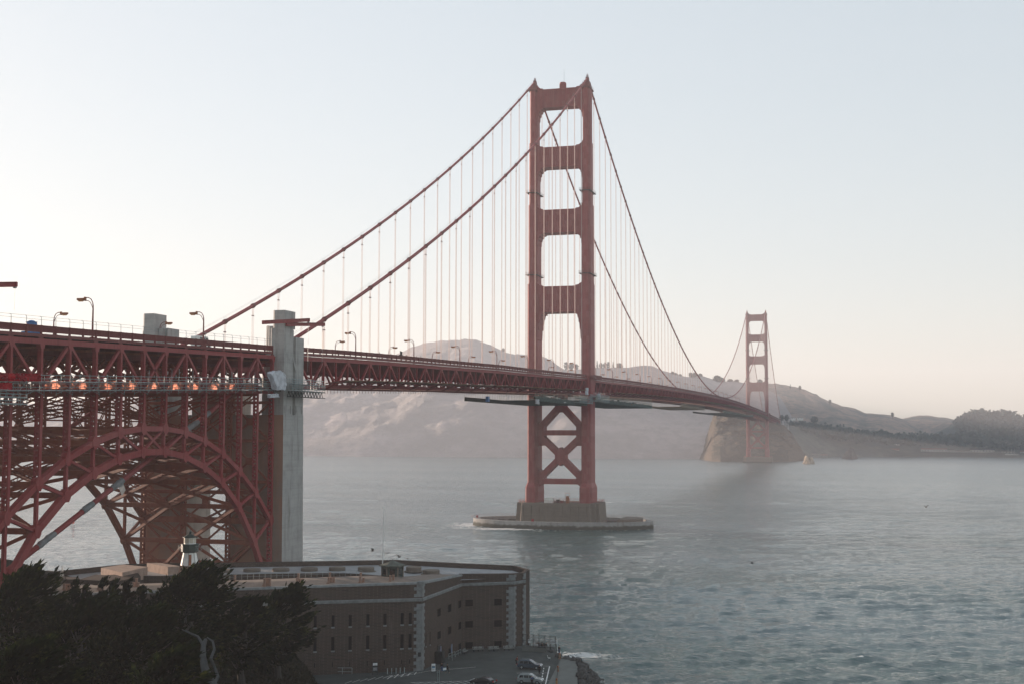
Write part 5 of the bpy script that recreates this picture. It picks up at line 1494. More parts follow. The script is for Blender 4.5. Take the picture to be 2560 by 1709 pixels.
b = MB(); b.frustum(oc(1.35), 8.0, oc(1.35), 8.1); b.frustum(oc(1.35), 8.1, oc(.3), 8.65); b.lathe([(.22, 8.6), (.3, 8.85), (.28, 9.1), (.1, 9.3), (.03, 9.5)], n=8); b.build('lantern_roof', M['green_black'], t)

# spindly mast at the left end of the fort
c = on_z(155, 1447, 20.4); b = MB()
for a in range(3): b.tube((c[0] + .5 * math.cos(a * 2.1), c[1] + .5 * math.sin(a * 2.1), 20.2), (c[0] + .12 * math.cos(a * 2.1), c[1] + .12 * math.sin(a * 2.1), 22.7), .03, 4)
for k in range(8):
    z = 20.2 + k * .33; r = .5 - .055 * k
    for a in range(3): b.tube((c[0] + r * math.cos(a * 2.1), c[1] + r * math.sin(a * 2.1), z), (c[0] + (r - .05) * math.cos(a * 2.1 + 2.1), c[1] + (r - .05) * math.sin(a * 2.1 + 2.1), z + .33), .02, 3)
tag(b.build('signal_mast', M['white_paint'], loc=(c[0], c[1], 20.2)), 'spindly pale lattice mast on the left end of the fort', 'mast')
# planted patch of grass beside the mast
b = MB()
for i in range(260):
    u = R0.uniform(0, 1); p = Vector((-9.5 + 7 * u, -398.8 - 2.6 * u + R0.uniform(-.8, .8), 20.55)); a = R0.uniform(0, 6.28)
    b.add([p, p + Vector((.16 * math.cos(a), .16 * math.sin(a), .02)), p + Vector((R0.uniform(-.1, .1), R0.uniform(-.1, .1), R0.uniform(.15, .55)))], [(0, 1, 2)])
tag(b.build('grass', M['scrub_leaf']), 'green weeds growing on the left end of the fort roof', 'weeds', kind='stuff')

# ------------------------------------------------------------------ cypress trees on the bluff
def cypress(label, u, d_range, v_top, half_w, h_crown, seed, lean=.18, pads=70, per=62, trunk='bark', spiky=False, base_drop=0.0):
    """wind-shaped cypress: trunk with limbs, crown of upswept sprays gathered in flat pads"""
    r = random.Random(seed)
    top = at_range(u, v_top, d_range)
    zb = min(float(bluff_z(top[0], top[1])), top[2] - h_crown - 1.0) - base_drop
    t = thing('cypress_tree', label, 'tree', (top[0], top[1], zb), group='cypresses on the bluff')
    H = top[2] - zb
    tk = MB(); side = Vector((_R[0], _R[1], 0)); fw = Vector((_F[0], _F[1], 0)).normalized()
    def P(s, l, f): return side * l + fw * f + Vector((0, 0, s))
    spine = [P(0, 0, 0), P(H * .25, -.4, 0), P(H * .5, .2, .2), P(H * .75, .1, 0), P(H * .96, 0, 0)]
    tk.path(spine, [.55, .46, .36, .22, .06] if not spiky else [.22, .19, .15, .1, .03], 8)
    leaves_v = []; leaves_f = []
    wind = (side * .75 + Vector((0, 0, .34)) + fw * .08)
    def spray(c, out, L):
        dirn = (out * .85 + wind * .9 + Vector((r.gauss(0, .3), r.gauss(0, .3), r.gauss(0, .24)))).normalized()
        sd = dirn.cross(Vector((r.gauss(0, 1), r.gauss(0, 1), r.gauss(0, 1))))
        if sd.length < .05: return
        sd.normalize(); w = L * r.uniform(.13, .24); o = len(leaves_v)
        b1 = c + dirn * L * .45
        leaves_v.extend([c, b1 + sd * w, c + dirn * L, b1 - sd * w]); leaves_f.append((o, o + 1, o + 2, o + 3))
    cz = H - h_crown * .5
    for k in range(pads):
        if spiky:
            s = r.random() ** .8; z = H - h_crown * s; rad = half_w * (.10 + .9 * s ** .9) * r.uniform(.4, 1.0)
            a = r.uniform(0, 6.28); ctr = P(z, rad * math.cos(a) + lean * 0, rad * math.sin(a)); pr, pz = half_w * r.uniform(.16, .3), half_w * r.uniform(.10, .18)
        else:
            a = r.uniform(0, 6.28); q = r.random() ** .55; h = r.uniform(-1, 1)
            prof = math.sqrt(max(0.05, 1 - h * h)) * (1.0 if h < .1 else .92 - .35 * h)
            ctr = P(cz + h * h_crown * .47, q * prof * half_w * math.cos(a) + lean * h * half_w, q * prof * half_w * .85 * math.sin(a))
            pr, pz = half_w * r.uniform(.15, .30), half_w * r.uniform(.055, .12)
        if k % 3 == 0:
            s0 = min(max(ctr.z / H - .18, .15), .9); i = int(s0 * 4); f_ = s0 * 4 - i; st = spine[i].lerp(spine[min(i + 1, 4)], f_)
            md = st.lerp(ctr, .55) + Vector((0, 0, -.25)); tk.path([st, md, ctr], [.14 if not spiky else .05, .09 if not spiky else .03, .03], 5)
        n = int(per * r.uniform(.7, 1.3))
        for _ in range(n):
            e = Vector((r.gauss(0, .55), r.gauss(0, .55), r.gauss(0, .55)))
            c = ctr + side * (e.x * pr) + fw * (e.y * pr) + Vector((0, 0, e.z * pz + e.x * pr * .52))
            out = (c - Vector((0, 0, cz)) * 1.0); out = Vector((out.x, out.y, out.z * .6)); out = out.normalized() if out.length > .01 else side
            spray(c, out, r.uniform(.45, 1.05) * (.62 if spiky else 1.0))
    tk.build('trunk', M[trunk], t)
    b = MB(); b.v = [tuple(q) for q in leaves_v]; b.f = leaves_f
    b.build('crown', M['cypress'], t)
    return t, H
cypress('broad dark cypress in mid clump, its top rising before the lighthouse', 468, 165, 1416, 7.2, 12.0, 21, pads=150, per=70)
cypress('big cypress at the left edge of the picture with sunlit upper sprays', 40, 140, 1424, 5.6, 13.0, 22, pads=120, per=70)
cypress('dark cypress right of the clump, sprays reaching over the fort windows', 700, 185, 1466, 5.0, 11.5, 23, lean=.25, pads=110, per=62)
cypress('low bushy cypress between the middle tree and the right hand tree', 610, 172, 1500, 4.2, 9.0, 24, pads=80)
cypress('dense dark cypress low at the left below the spiky young trees', 200, 135, 1512, 6.2, 9.5, 25, pads=120)
cypress('dense dark cypress low in front of the broad middle tree', 345, 128, 1530, 6.0, 9.0, 26, pads=120)
cypress('lowest dark cypress at the bottom edge, left of the bleached trunk', 420, 110, 1632, 3.2, 6.0, 27, pads=70)
cypress('short dark cypress at the bottom left corner', 60, 105, 1610, 4.2, 6.0, 28, pads=80)
for i, (u, v, hw) in enumerate([(186, 1452, 1.5), (213, 1458, 1.3), (256, 1446, 1.5), (284, 1447, 1.4), (318, 1445, 1.6), (150, 1478, 1.6), (352, 1470, 1.6)]):
    cypress(['spiky young cypress with bent tip, first from the left of the tall row', 'thin spiky cypress second from the left of the row', 'spiky young cypress amid the row, beside the tall chimney', 'thin spiky cypress right of the row middle',
             'spiky young cypress nearest the broad middle tree', 'low spiky cypress at the left end of the row', 'low spiky cypress tucked against the broad middle tree'][i], u, 172 + i % 3, v, hw, 7.0, 40 + i, pads=60, per=36, spiky=True)
# bleached dead trunk
c = at_range(520, 1700, 118); g = float(bluff_z(c[0], c[1]))
b = MB(); sd = Vector((_R[0], _R[1], 0))
def dead(pts, rr): b.path([Vector(at_range(u, v, d)) for u, v, d in pts], rr, 8)
dead([(536, 1722, 116), (524, 1700, 117), (512, 1670, 118), (507, 1640, 119), (509, 1612, 120), (514, 1598, 121)], [.50, .42, .36, .30, .24, .17])
dead([(534, 1712, 116), (545, 1690, 117), (536, 1665, 118), (527, 1645, 118), (536, 1622, 119), (532, 1602, 120), (518, 1592, 121)], [.16, .15, .13, .15, .12, .1, .06])
dead([(509, 1612, 120), (495, 1590, 121), (472, 1580, 122), (455, 1572, 123)], [.16, .11, .08, .04])
dead([(466, 1556, 122), (464, 1545, 122), (467, 1538, 122)], [.05, .09, .03])
tag(b.build('bare_trunk', M['dead_bark'], loc=tuple(at_range(536, 1722, 116))), 'bleached bare tree trunk with a twisted limb at the bottom of the clump', 'tree')
# scrub covering the bluff beside the lot
b = MB(); r = random.Random(77)
for i in range(16000):
    x = r.uniform(15, 66); y = r.uniform(-462, -396)
    d = (46.5 - x) * .84 + (-397.0 - y) * .54
    if d < .3 or d > 45: continue
    p = Vector((x, y, float(bluff_z(x, y)) - .05)); a = r.uniform(0, 6.28); h = r.uniform(.2, .7)
    b.add([p, p + Vector((.35 * math.cos(a), .35 * math.sin(a), .1)), p + Vector((r.gauss(.15, .2), r.gauss(0, .2), h))], [(0, 1, 2)])
tag(b.build('ground_cover', M['scrub_leaf']), 'dry scrub and grass on the bluff beside the lot', 'scrub', kind='stuff')

# boulders of the sea wall
b = MB(); r = random.Random(31)
def boulder(c, s):
    n = 10; pts = []
    rot = Matrix.Rotation(r.uniform(0, 6.28), 3, (r.random(), r.random(), r.random() + .1))
    ico = [(0, 0, 1), (.89, 0, .45), (.28, .85, .45), (-.72, .53, .45), (-.72, -.53, .45), (.28, -.85, .45), (.72, .53, -.45), (-.28, .85, -.45), (-.89, 0, -.45), (-.28, -.85, -.45), (.72, -.53, -.45), (0, 0, -1)]
    f = [(0, 1, 2), (0, 2, 3), (0, 3, 4), (0, 4, 5), (0, 5, 1), (1, 6, 2), (2, 7, 3), (3, 8, 4), (4, 9, 5), (5, 10, 1), (2, 6, 7), (3, 7, 8), (4, 8, 9), (5, 9, 10), (1, 10, 6), (6, 11, 7), (7, 11, 8), (8, 11, 9), (9, 11, 10), (10, 11, 6)]
    sc_ = (r.uniform(.7, 1.3), r.uniform(.7, 1.2), r.uniform(.5, .9))
    b.add([Vector(c) + rot @ (Vector((p[0] * sc_[0], p[1] * sc_[1], p[2] * sc_[2])) * s * r.uniform(.8, 1.2)) for p in ico], f)
edge = [(77.0, -351.5), (84.6, -365.8), (88.6, -368.0), (94.2, -392), (103.8, -436)]
for k in range(1500):
    i = r.choice([0, 1, 2, 2, 2, 3, 3, 3, 3]); u = r.random(); p, q = edge[i], edge[i + 1]
    x = p[0] + (q[0] - p[0]) * u; y = p[1] + (q[1] - p[1]) * u; w = r.random() ** .9
    wid = 6.5 if i >= 2 else 3.0
    boulder((x + .3 + w * wid, y + w * (1.5 if i < 2 else 0), 4.1 - w * 5.6 + r.uniform(-.3, .3)), r.uniform(.45, 1.15))
tag(b.build('riprap', M['rock']), 'dark boulders heaped along the sea wall', 'boulders', kind='stuff')

# ------------------------------------------------------------------ cars on the lot
def make_car(label, loc, rz, paint, kind='suv', group='cars parked on the lot'):
    t = thing('parked_car', label, 'car', loc, group, rz)
    if kind == 'suv':
        L, W = 4.6, .9
        low = [(-2.28, .42), (-2.3, .75), (-2.22, 1.02), (1.05, 1.0), (1.95, .93), (2.24, .78), (2.3, .5), (2.2, .36), (-2.15, .34)]
        cab = [(-2.2, 1.0), (-1.98, 1.5), (-1.75, 1.64), (-.1, 1.68), (.25, 1.6), (1.15, 1.0)]
        gl = [(-1.9, 1.06), (-1.72, 1.5), (-.1, 1.55), (.2, 1.5), (.95, 1.05)]
    else:
        L, W = 4.6, .88
        low = [(-2.26, .4), (-2.3, .7), (-2.2, .92), (-1.3, .96), (1.0, .95), (1.95, .84), (2.24, .68), (2.28, .45), (2.15, .32), (-2.15, .32)]
        cab = [(-1.75, .95), (-1.1, 1.32), (-.5, 1.42), (.2, 1.4), (1.1, .93)]
        gl = [(-1.5, .99), (-1.02, 1.27), (-.45, 1.33), (.15, 1.31), (.92, .98)]
    b = MB()
    def loft(prof, w0, w1, n=5):
        # cross-sections across the width, pulled in near the flanks
        rows = [(-w0, .0), (-w0 * .93, .06), (0, .10), (w0 * .93, .06), (w0, 0)]
        m = len(prof); cx = sum(p[0] for p in prof) / m; cz = sum(p[1] for p in prof) / m; vs = []
        for k, (y, g) in enumerate(rows):
            s = 1 if abs(y) < w0 * .99 else .965
            for x, z in prof: 
                yy = y * (1 - (max(0, z - 1.0)) * w1); vs.append((cx + (x - cx) * s, yy, cz + (z - cz) * s))
        fs = [(k * m + i, k * m + (i + 1) % m, (k + 1) * m + (i + 1) % m, (k + 1) * m + i) for k in range(4) for i in range(m)]
        fs += [tuple(range(m)), tuple(range(4 * m, 5 * m))[::-1]]
        b.add(vs, fs)
    loft(low, W, 0); loft(cab, W * .94, .28)
    body = b.build('body', M[paint], t, smooth=False)
    for sy in (-1, 1):
        g = MB(); yy = lambda z: sy * (W * .94 * (1 - max(0, z - 1.0) * .28) + .008)
        xs0, xs1 = gl[0][0], gl[-1][0]
        cuts = [xs0, xs0 + (xs1 - xs0) * .30, xs0 + (xs1 - xs0) * .62, xs1]
        def top(x): return float(np.interp(x, [q[0] for q in gl], [q[1] for q in gl]))
        zb = gl[0][1]
        for i in range(3):
            a, c_ = cuts[i] + .05, cuts[i + 1] - .05; xs = np.linspace(a, c_, 5)
            up = [(x, yy(max(top(x) - .03, zb)), max(top(x) - .03, zb)) for x in xs]; dn = [(x, yy(zb), zb) for x in xs]
            g.add(dn + up, [(k, k + 1, 5 + k + 1, 5 + k) for k in range(4)])
        g.build('side_glass', M['dark_glass'], t)
    g = MB(); (xa, za), (xb, zb2) = cab[-1], cab[-2]
    o = .02; g.add([(xa - .12 + o, -.68, za + .09), (xa - .12 + o, .68, za + .09), (xb + .05 + o, .58, zb2 - .06), (xb + .05 + o, -.58, zb2 - .06)], [(0, 1, 2, 3)]); g.build('windscreen', M['dark_glass'], t)
    g = MB(); (xa, za), (xb, zb2) = cab[0], cab[1]
    g.add([(xa - .0, -.66, za + .09), (xb - .03, -.58, zb2 - .04), (xb - .03, .58, zb2 - .04), (xa - .0, .66, za + .09)], [(0, 1, 2, 3)]); g.build('rear_glass', M['dark_glass'], t)
    for x in (-1.4, 1.42):
        for sy in (-1, 1):
            w = MB(); w.tube((x, sy * (W - .2), .34), (x, sy * (W + .01), .34), .34, 18); wh = w.build('wheel', M['tyre'], t)
            w = MB(); w.tube((x, sy * (W + .005), .34), (x, sy * (W + .03), .34), .2, 12); w.build('rim', M['car_silver'], wh)
    for sy in (-1, 1):
        w = MB(); w.hexa([(2.0, sy * .52 - .2, .70), (2.31, sy * .52 - .2, .66), (2.31, sy * .52 + .2, .66), (2.0, sy * .52 + .2, .70), (2.0, sy * .52 - .2, .88), (2.2, sy * .52 - .2, .84), (2.2, sy * .52 + .2, .84), (2.0, sy * .52 + .2, .88)]); w.build('headlight', M['head'], t)
        w = MB(); w.box(-2.33, -2.15, sy * .72 - .12, sy * .72 + .12, .74, 1.0); w.build('tail_light', M['tail'], t)
        w = MB(); w.box(.78, .95, sy * (W + .1) - .1, sy * (W + .1) + .1, 1.0, 1.14); w.build('mirror', M['black'], t)
    if kind == 'suv':
        w = MB()
        for sy in (-.6, .6): w.tube((-1.7, sy, 1.74), (-.1, sy, 1.76), .025, 4)
        w.build('roof_rail', M['car_silver'], t)
    return t
def lot_pt(u, v, z=LOT): return on_z(u, v, z)
a = lot_pt(1296, 1672); b_ = lot_pt(1357, 1675)
hd = math.atan2(b_[1] - a[1], b_[0] - a[0])
c = lot_pt(1325, 1670); make_car('dark slate estate car parked nearest the sea wall posts', (c[0], c[1], LOT), hd, 'car_blue')
c = lot_pt(1326, 1706.5); make_car('greenish silver estate car below the slate one at the bottom edge', (c[0], c[1], LOT), hd, 'car_silver')
c = lot_pt(1208, 1711); make_car('black saloon car cut off by the bottom edge, tail lights towards the right', (c[0], c[1], LOT), hd + PI * .94, 'car_black', 'saloon')

# ------------------------------------------------------------------ people
def person(label, loc, rz, top, legs, pose='stand', group='people on the lot', hair=True, bag=False, s=1.0):
    """one continuous body grown with a Skin modifier; clothing and hair are its children"""
    t = thing('person', label, 'person', loc, group, rz)
    st = {'stand': 0, 'walk': .26, 'lean': .05}[pose]; ln = .22 if pose == 'lean' else 0.02
    J = dict(pel=(0, 0, .95), sp=(ln * .4, 0, 1.18), ch=(ln * .9, 0, 1.38), nk=(ln * 1.1, 0, 1.5), hd=(ln * 1.2 + .02, 0, 1.6), ht=(ln * 1.25 + .01, 0, 1.73),
             sl=(ln * .9, .19, 1.41), sr=(ln * .9, -.19, 1.41), el=(ln - .03 - st * .3, .25, 1.12), er=(ln - .03 + st * .4, -.25, 1.12), wl=(ln + .10 - st * .5, .24, .88), wr=(ln + .12 + st * .8, -.24, .9),
             hl=(0, .09, .92), hr=(0, -.09, .92), kl=(st * .8 + .03, .10, .50), kr=(-st * .45 + .03, -.10, .50), al=(st * 1.3, .10, .08), ar=(-st * 1.5, -.10, .10 + st * .1), tl=(st * 1.3 + .17, .11, .03), tr=(-st * 1.5 + .16, -.11, .04 + st * .05),
             fl=(ln + .14 - st * .5, .24, .79), fr=(ln + .18 + st * .9, -.24, .82))
    rad = dict(pel=.14, sp=.125, ch=.145, nk=.055, hd=.092, ht=.07, sl=.07, sr=.07, el=.047, er=.047, wl=.034, wr=.034, hl=.095, hr=.095, kl=.062, kr=.062, al=.042, ar=.042, tl=.035, tr=.035, fl=.032, fr=.032)
    E_ = [('pel', 'sp'), ('sp', 'ch'), ('ch', 'nk'), ('nk', 'hd'), ('hd', 'ht'), ('ch', 'sl'), ('ch', 'sr'), ('sl', 'el'), ('el', 'wl'), ('wl', 'fl'), ('sr', 'er'), ('er', 'wr'), ('wr', 'fr'), ('pel', 'hl'), ('pel', 'hr'), ('hl', 'kl'), ('kl', 'al'), ('al', 'tl'), ('hr', 'kr'), ('kr', 'ar'), ('ar', 'tr')]
    def grow(name, keep, m, k=1.0, add=0.0):
        es = [e for e in E_ if e[0] in keep and e[1] in keep]; ns = [n for n in J if n in keep]
        ix = {n: i for i, n in enumerate(ns)}
        me = bpy.data.meshes.new(name); me.from_pydata([tuple(c * s for c in J[n]) for n in ns], [(ix[a], ix[b]) for a, b in es], [])
        me.materials.append(M[m]); o = bpy.data.objects.new(name, me); COL.objects.link(o); o.parent = t
        md = o.modifiers.new('skin', 'SKIN'); md.use_smooth_shade = True
        sv = me.skin_vertices[0].data
        for n in ns: sv[ix[n]].radius = ((rad[n] * k + add) * s,) * 2
        sv[0].use_root = True
        sb = o.modifiers.new('sub', 'SUBSURF'); sb.levels = 1; sb.render_levels = 1
        return o
    grow('body', set(J), 'skin')
    grow('jacket', {'pel', 'sp', 'ch', 'sl', 'sr', 'el', 'er', 'wl', 'wr'}, top, 1.12, .012)
    grow('trousers', {'pel', 'hl', 'hr', 'kl', 'kr', 'al', 'ar'}, legs, 1.1, .012)
    if hair:
        b = MB(); b.lathe([(.02, .0), (.085, .015), (.108, .07), (.10, .13), (.06, .175), (.01, .185)], (ln * 1.2 * s - .012, 0, 1.575 * s), 10); b.build('hair', M['hair'], t, smooth=True)
    if bag:
        b = MB(); b.hexa([(-.28, -.13, 1.05), (-.14, -.15, 1.05), (-.14, .15, 1.05), (-.28, .13, 1.05), (-.26, -.1, 1.46), (-.14, -.14, 1.48), (-.14, .14, 1.48), (-.26, .1, 1.46)]); b.build('backpack', M['cloth_black'], t)
    return t
def at_lot(u, v): 
    c = lot_pt(u, v); return (c[0], c[1], LOT + .003)
person('person in black walking across the lot near the white sign', at_lot(1118, 1681), .3, 'cloth_black', 'cloth_black', 'walk')
person('person in dark clothes standing behind the blue and white board', at_lot(1104.5, 1678.5), 2.0, 'cloth_black', 'cloth_blue')
person('person in a red jacket standing at the open back of the slate car', at_lot(1290.5, 1661), hd, 'cloth_red', 'cloth_black', 'lean')
person('person in black beside the front of the slate car', at_lot(1348.5, 1684.5), 1.2, 'cloth_black', 'cloth_black')
person('person in dark blue next to the door of the silver car', at_lot(1330, 1712), 2.5, 'cloth_blue', 'cloth_black')
person('person in a white top standing by the low concrete wall', at_lot(1341, 1626.5), 1.7, 'cloth_white', 'cloth_black')
person('person in black standing right of the one in the white top', at_lot(1345, 1624), 1.4, 'cloth_black', 'cloth_grey')
person('person in a dark brown coat at the gate in the wire fence', at_lot(1355.5, 1625.5), 1.2, 'cloth_brown', 'cloth_black', bag=True)
person('person in dark clothes leaning at the end of the wire fence', at_lot(1363, 1626), .8, 'cloth_black', 'cloth_black', 'lean')
c = on_z(1398, 1632, LOT + .4); person('lone person in black standing on the boulders at the sea wall', (c[0], c[1], LOT + .2), 1.0, 'cloth_black', 'cloth_blue')
# walkers on the bridge
for i, (Y, off, tp, lab) in enumerate([(-281, 0, 'cloth_black', 'leftmost walker in black on the bridge, near the first tall lamp'), (-273.5, 0, 'cloth_brown', 'walker in brown on the bridge, right of the first tall lamp'), (-270.5, .6, 'cloth_blue', 'walker in dark blue on the bridge behind the one in brown'),
        (-264, 0, 'cloth_grey', 'walker in grey on the bridge, just left of the railing gap'), (-259.5, 0, 'cloth_red', 'walker in red on the bridge at the railing gap'), (-257.5, .5, 'cloth_white', 'walker in white on the bridge at the railing gap'),
        (-252.8, 0, 'cloth_black', 'walker in black on the bridge at the second lamp'), (-249, .5, 'cloth_brown', 'walker in a brown coat on the bridge, right of the second lamp'), (-246.5, 0, 'cloth_red', 'rightmost walker in red on the bridge before the small bird')]):
    person(lab, (13.2 - off, Y, rail_z(Y) - 1.3 - .0), PI / 2 + (PI if i % 3 == 1 else 0), tp, 'cloth_black', 'walk' if i % 2 else 'stand', 'walkers on the bridge')
# raised footway they stand on
b = MB()
for k in range(-44, 213):
    y0, y1 = k * 7.62, (k + 1) * 7.62
    if abs(y0 + 3.8) < 14 or abs(y0 + 3.8 - 1280) < 14: continue
    for sx in (1, -1):
        xa, xb = sorted((sx * 11.7, sx * 14.1))
        b.hexa([(xa, y0, rail_z(y0) - 1.75), (xb, y0, rail_z(y0) - 1.75), (xb, y1, rail_z(y1) - 1.75), (xa, y1, rail_z(y1) - 1.75), (xa, y0, rail_z(y0) - 1.3), (xb, y0, rail_z(y0) - 1.3), (xb, y1, rail_z(y1) - 1.3), (xa, y1, rail_z(y1) - 1.3)])
tag(b.build('pavement', M['prom']), 'raised footways along both edges of the bridge deck', 'pavement', kind='structure')

# ------------------------------------------------------------------ lot furniture
def bench(label, u, v, i):
    c = lot_pt(u, v); p, q = FO[i], FO[i + 1]; a = math.atan2(q[1] - p[1], q[0] - p[0])
    t = thing('park_bench', label, 'bench', (c[0], c[1], LOT), 'benches along the fort wall', a)
    b = MB()
    for k in range(4): b.box(-1.15, 1.15, -.48 + k * .13, -.37 + k * .13, .43, .48)
    b.build('seat', M['wood'], t)
    b = MB()
    for k in range(3): b.hexa([(-1.15, .05 + k * .03, .56 + k * .13), (1.15, .05 + k * .03, .56 + k * .13), (1.15, .09 + k * .03, .56 + k * .13), (-1.15, .09 + k * .03, .56 + k * .13), (-1.15, .07 + k * .03, .66 + k * .13), (1.15, .07 + k * .03, .66 + k * .13), (1.15, .11 + k * .03, .66 + k * .13), (-1.15, .11 + k * .03, .66 + k * .13)])
    b.build('backrest', M['wood'], t)
    for x in (-.95, 0, .95):
        b = MB(); b.box(x - .05, x + .05, -.45, -.38, 0, .43); b.box(x - .05, x + .05, .02, .08, 0, .95); b.box(x - .05, x + .05, -.45, .06, .36, .43); b.build('leg', M['black'], t)
bench('bench turned along the short fort wall beside the inner corner', 1161, 1632, 1)
bench('wooden bench under the first ground window right of the inner corner', 1195, 1626.5, 2)
bench('wooden bench in the middle of the three against the fort wall', 1233.5, 1625.5, 2)
bench('wooden bench next to the toothed stone corner', 1272, 1624, 2)
def barrier(label, u, v, u2, v2, h=1.0):
    a = Vector((*lot_pt(u, v)[:2], LOT)); q = Vector((*lot_pt(u2, v2)[:2], LOT)); b = MB(); n = max(2, int((q - a).length / 1.6))
    for k in range(n + 1): p = a.lerp(q, k / n); b.tube(p, p + Vector((0, 0, h)), .04, 5)
    for z in (.45, h): b.tube(a + Vector((0, 0, z)), q + Vector((0, 0, z)), .035, 5)
    return tag(b.build('rail_barrier', M['galv'], loc=tuple(a)), label, 'barrier')
barrier('low dark rail along the short fort wall by the entrance', 1122, 1646, 1137, 1640)
barrier('low rail panel beside the turned bench', 1139, 1641, 1152, 1634)
barrier('pale pipe rail at the foot of the fort wall left of the black notice board', 783, 1683, 880, 1684, 1.15)
def board(label, u, v, w, h, legs, frame, faces, rz=0.0, cat='sign'):
    c = lot_pt(u, v); t = thing('sign_board', label, cat, (c[0], c[1], LOT), rz=rz)
    b = MB(); b.box(-w / 2, w / 2, -.05, .05, legs, legs + h); b.build('panel', M[frame], t)
    b = MB()
    for x in (-w / 2 + .05, w / 2 - .05): b.box(x - .05, x + .05, -.045, .045, 0, legs)
    b.build('leg', M['black'], t)
    for nm, x0, x1, z0, z1, m in faces:
        b = MB(); b.box(x0 * w, x1 * w, -.075, -.05, legs + z0 * h, legs + z1 * h); b.build(nm, M[m], t)
    return t
fa = math.atan2(FO[1][1] - FO[0][1], FO[1][0] - FO[0][0])
board('tall black notice board with a white photo panel against the fort wall', 937.5, 1686, .95, 1.75, .55, 'black', [('photo_panel', -.42, .42, .66, .92, 'sign_white'), ('photo_mountain', -.30, .30, .68, .76, 'cloth_grey'), ('text_panel', -.42, .42, .12, .5, 'cloth_grey'), ('text_line', -.35, .35, .38, .42, 'sign_white'), ('text_line', -.35, .30, .28, .31, 'sign_white'), ('text_line', -.35, .2, .18, .21, 'sign_white')], fa)
board('white upright board with a blue picture standing on the lot', 1083.5, 1678.5, .72, 1.35, .15, 'sign_white', [('picture', -.4, .4, .42, .74, 'sign_blue'), ('picture_sky', -.4, .4, .58, .74, 'cloth_grey'), ('text_line', -.36, .36, .26, .30, 'cloth_grey'), ('text_line', -.36, .2, .16, .20, 'cloth_grey')], fa)
board('white blue edged board lying near the walking person', 1111.5, 1675, .9, .5, .05, 'sign_blue', [('white_panel', -.42, .42, .15, .85, 'sign_white')], fa + .4)
board('small white notice on the wire fence beside the fort corner', 1323.5, 1617, .5, .7, .9, 'sign_white', [('text_line', -.35, .35, .6, .7, 'cloth_grey')], .2)
board('wide white notice at the right end of the wire fence', 1384, 1627, 1.25, .75, 1.5, 'sign_white', [('text_line', -.4, .4, .6, .68, 'cloth_grey'), ('text_line', -.4, .3, .4, .46, 'cloth_grey')], .1)
for k, (u, v, lab) in enumerate([(1103.5, 1657, 'left narrow banner on a pole in front of the fort entrance'), (1130.5, 1651, 'right narrow banner on a pole in front of the fort wall')]):
    c = lot_pt(u, v); t = thing('banner_pole', lab, 'banner', (c[0], c[1], LOT)); b = MB(); b.tube((0, 0, 0), (0, 0, 3.3), .035, 6); b.build('pole', M['galv'], t)
    b = MB(); n = 8
    b.add([(.02 + .03 * math.sin(i), .015 * math.cos(i * 1.3), 1.6 + 1.65 * i / n) for i in range(n + 1)] + [(-.24 + .03 * math.cos(i), .04 * math.sin(i * 1.1), 1.62 + 1.6 * i / n) for i in range(n + 1)], [(i, i + 1, n + 2 + i, n + 1 + i) for i in range(n)])
    o = b.build('banner', simple('banner_lilac' + 'ab'[k], ((.26, .25, .36), (.22, .27, .40))[k], .8, .15, 2), t); o.modifiers.new('thickness', 'SOLIDIFY').thickness = .01
for k, u in enumerate((968.5, 979, 990, 1000.5, 1011)):
    c = lot_pt(u, 1683.5 - k * .6); b = MB(); b.lathe([(.085, 0), (.085, .95), (.07, 1.02), (.02, 1.05)], (c[0], c[1], LOT), 10); b.lathe([(.09, .72), (.09, .84)], (c[0], c[1], LOT), 10)
    tag(b.build('bollard', M['galv'], loc=(c[0], c[1], LOT)), ['pale bollard at the left end of the row by the fort', 'second bollard from the left in the row by the fort', 'middle bollard of the row of five by the fort', 'fourth bollard from the left in the row by the fort', 'pale bollard at the right end of the row, nearest the stone corner'][k], 'bollard', 'bollards in front of the fort wall')
# wire posts in the lot
for k, (u, v) in enumerate([(1094, 1706), (1098.5, 1704)]):
    c = lot_pt(u, v); b = MB(); b.tube((c[0], c[1], LOT), (c[0], c[1], LOT + 2.0), .04, 6); b.box(c[0] - .1, c[0] + .1, c[1] - .02, c[1] + .02, LOT + 1.75, LOT + 2.0)
    tag(b.build('sign_post', M['galv'], loc=(c[0], c[1], LOT)), ['left thin metal post at the bottom of the lot', 'right thin metal post at the bottom of the lot'][k], 'post')
# yellow-banded posts with a chain between them
prev = None
posts = [(1399, 1646), (1394.5, 1679), (1391.5, 1711)]
for k, (u, v) in enumerate(posts):
    c = lot_pt(u, v); t = thing('chain_post', ['weathered chain post at the far end of the promenade', 'weathered chain post in the middle of the promenade', 'weathered chain post at the bottom edge of the promenade'][k], 'post', (c[0], c[1], LOT), 'chain posts along the promenade')
    b = MB(); b.lathe([(.24, 0), (.22, .1), (.17, .15), (.17, 1.0), (.2, 1.05), (.12, 1.18), (.02, 1.2)], n=12); b.build('shaft', M['rust_or_bounce'], t)
    b = MB(); b.lathe([(.185, .45), (.185, .7)], n=12); b.build('band', simple('post_band%s' % 'abc'[k], (.30, .20, .07), .7, .3, 3), t)
for k in range(2):
    a = Vector((*lot_pt(*posts[k])[:2], LOT + .95)); q = Vector((*lot_pt(*posts[k + 1])[:2], LOT + .95)); b = MB()
    b.path([a.lerp(q, i / 16) + Vector((0, 0, -.75 * (1 - (2 * i / 16 - 1) ** 2))) for i in range(17)], .07, 6)
    tag(b.build('heavy_chain', M['black'], loc=tuple(a)), ['heavy dark chain between the far and middle posts', 'heavy dark chain between the middle and near posts'][k], 'chain')
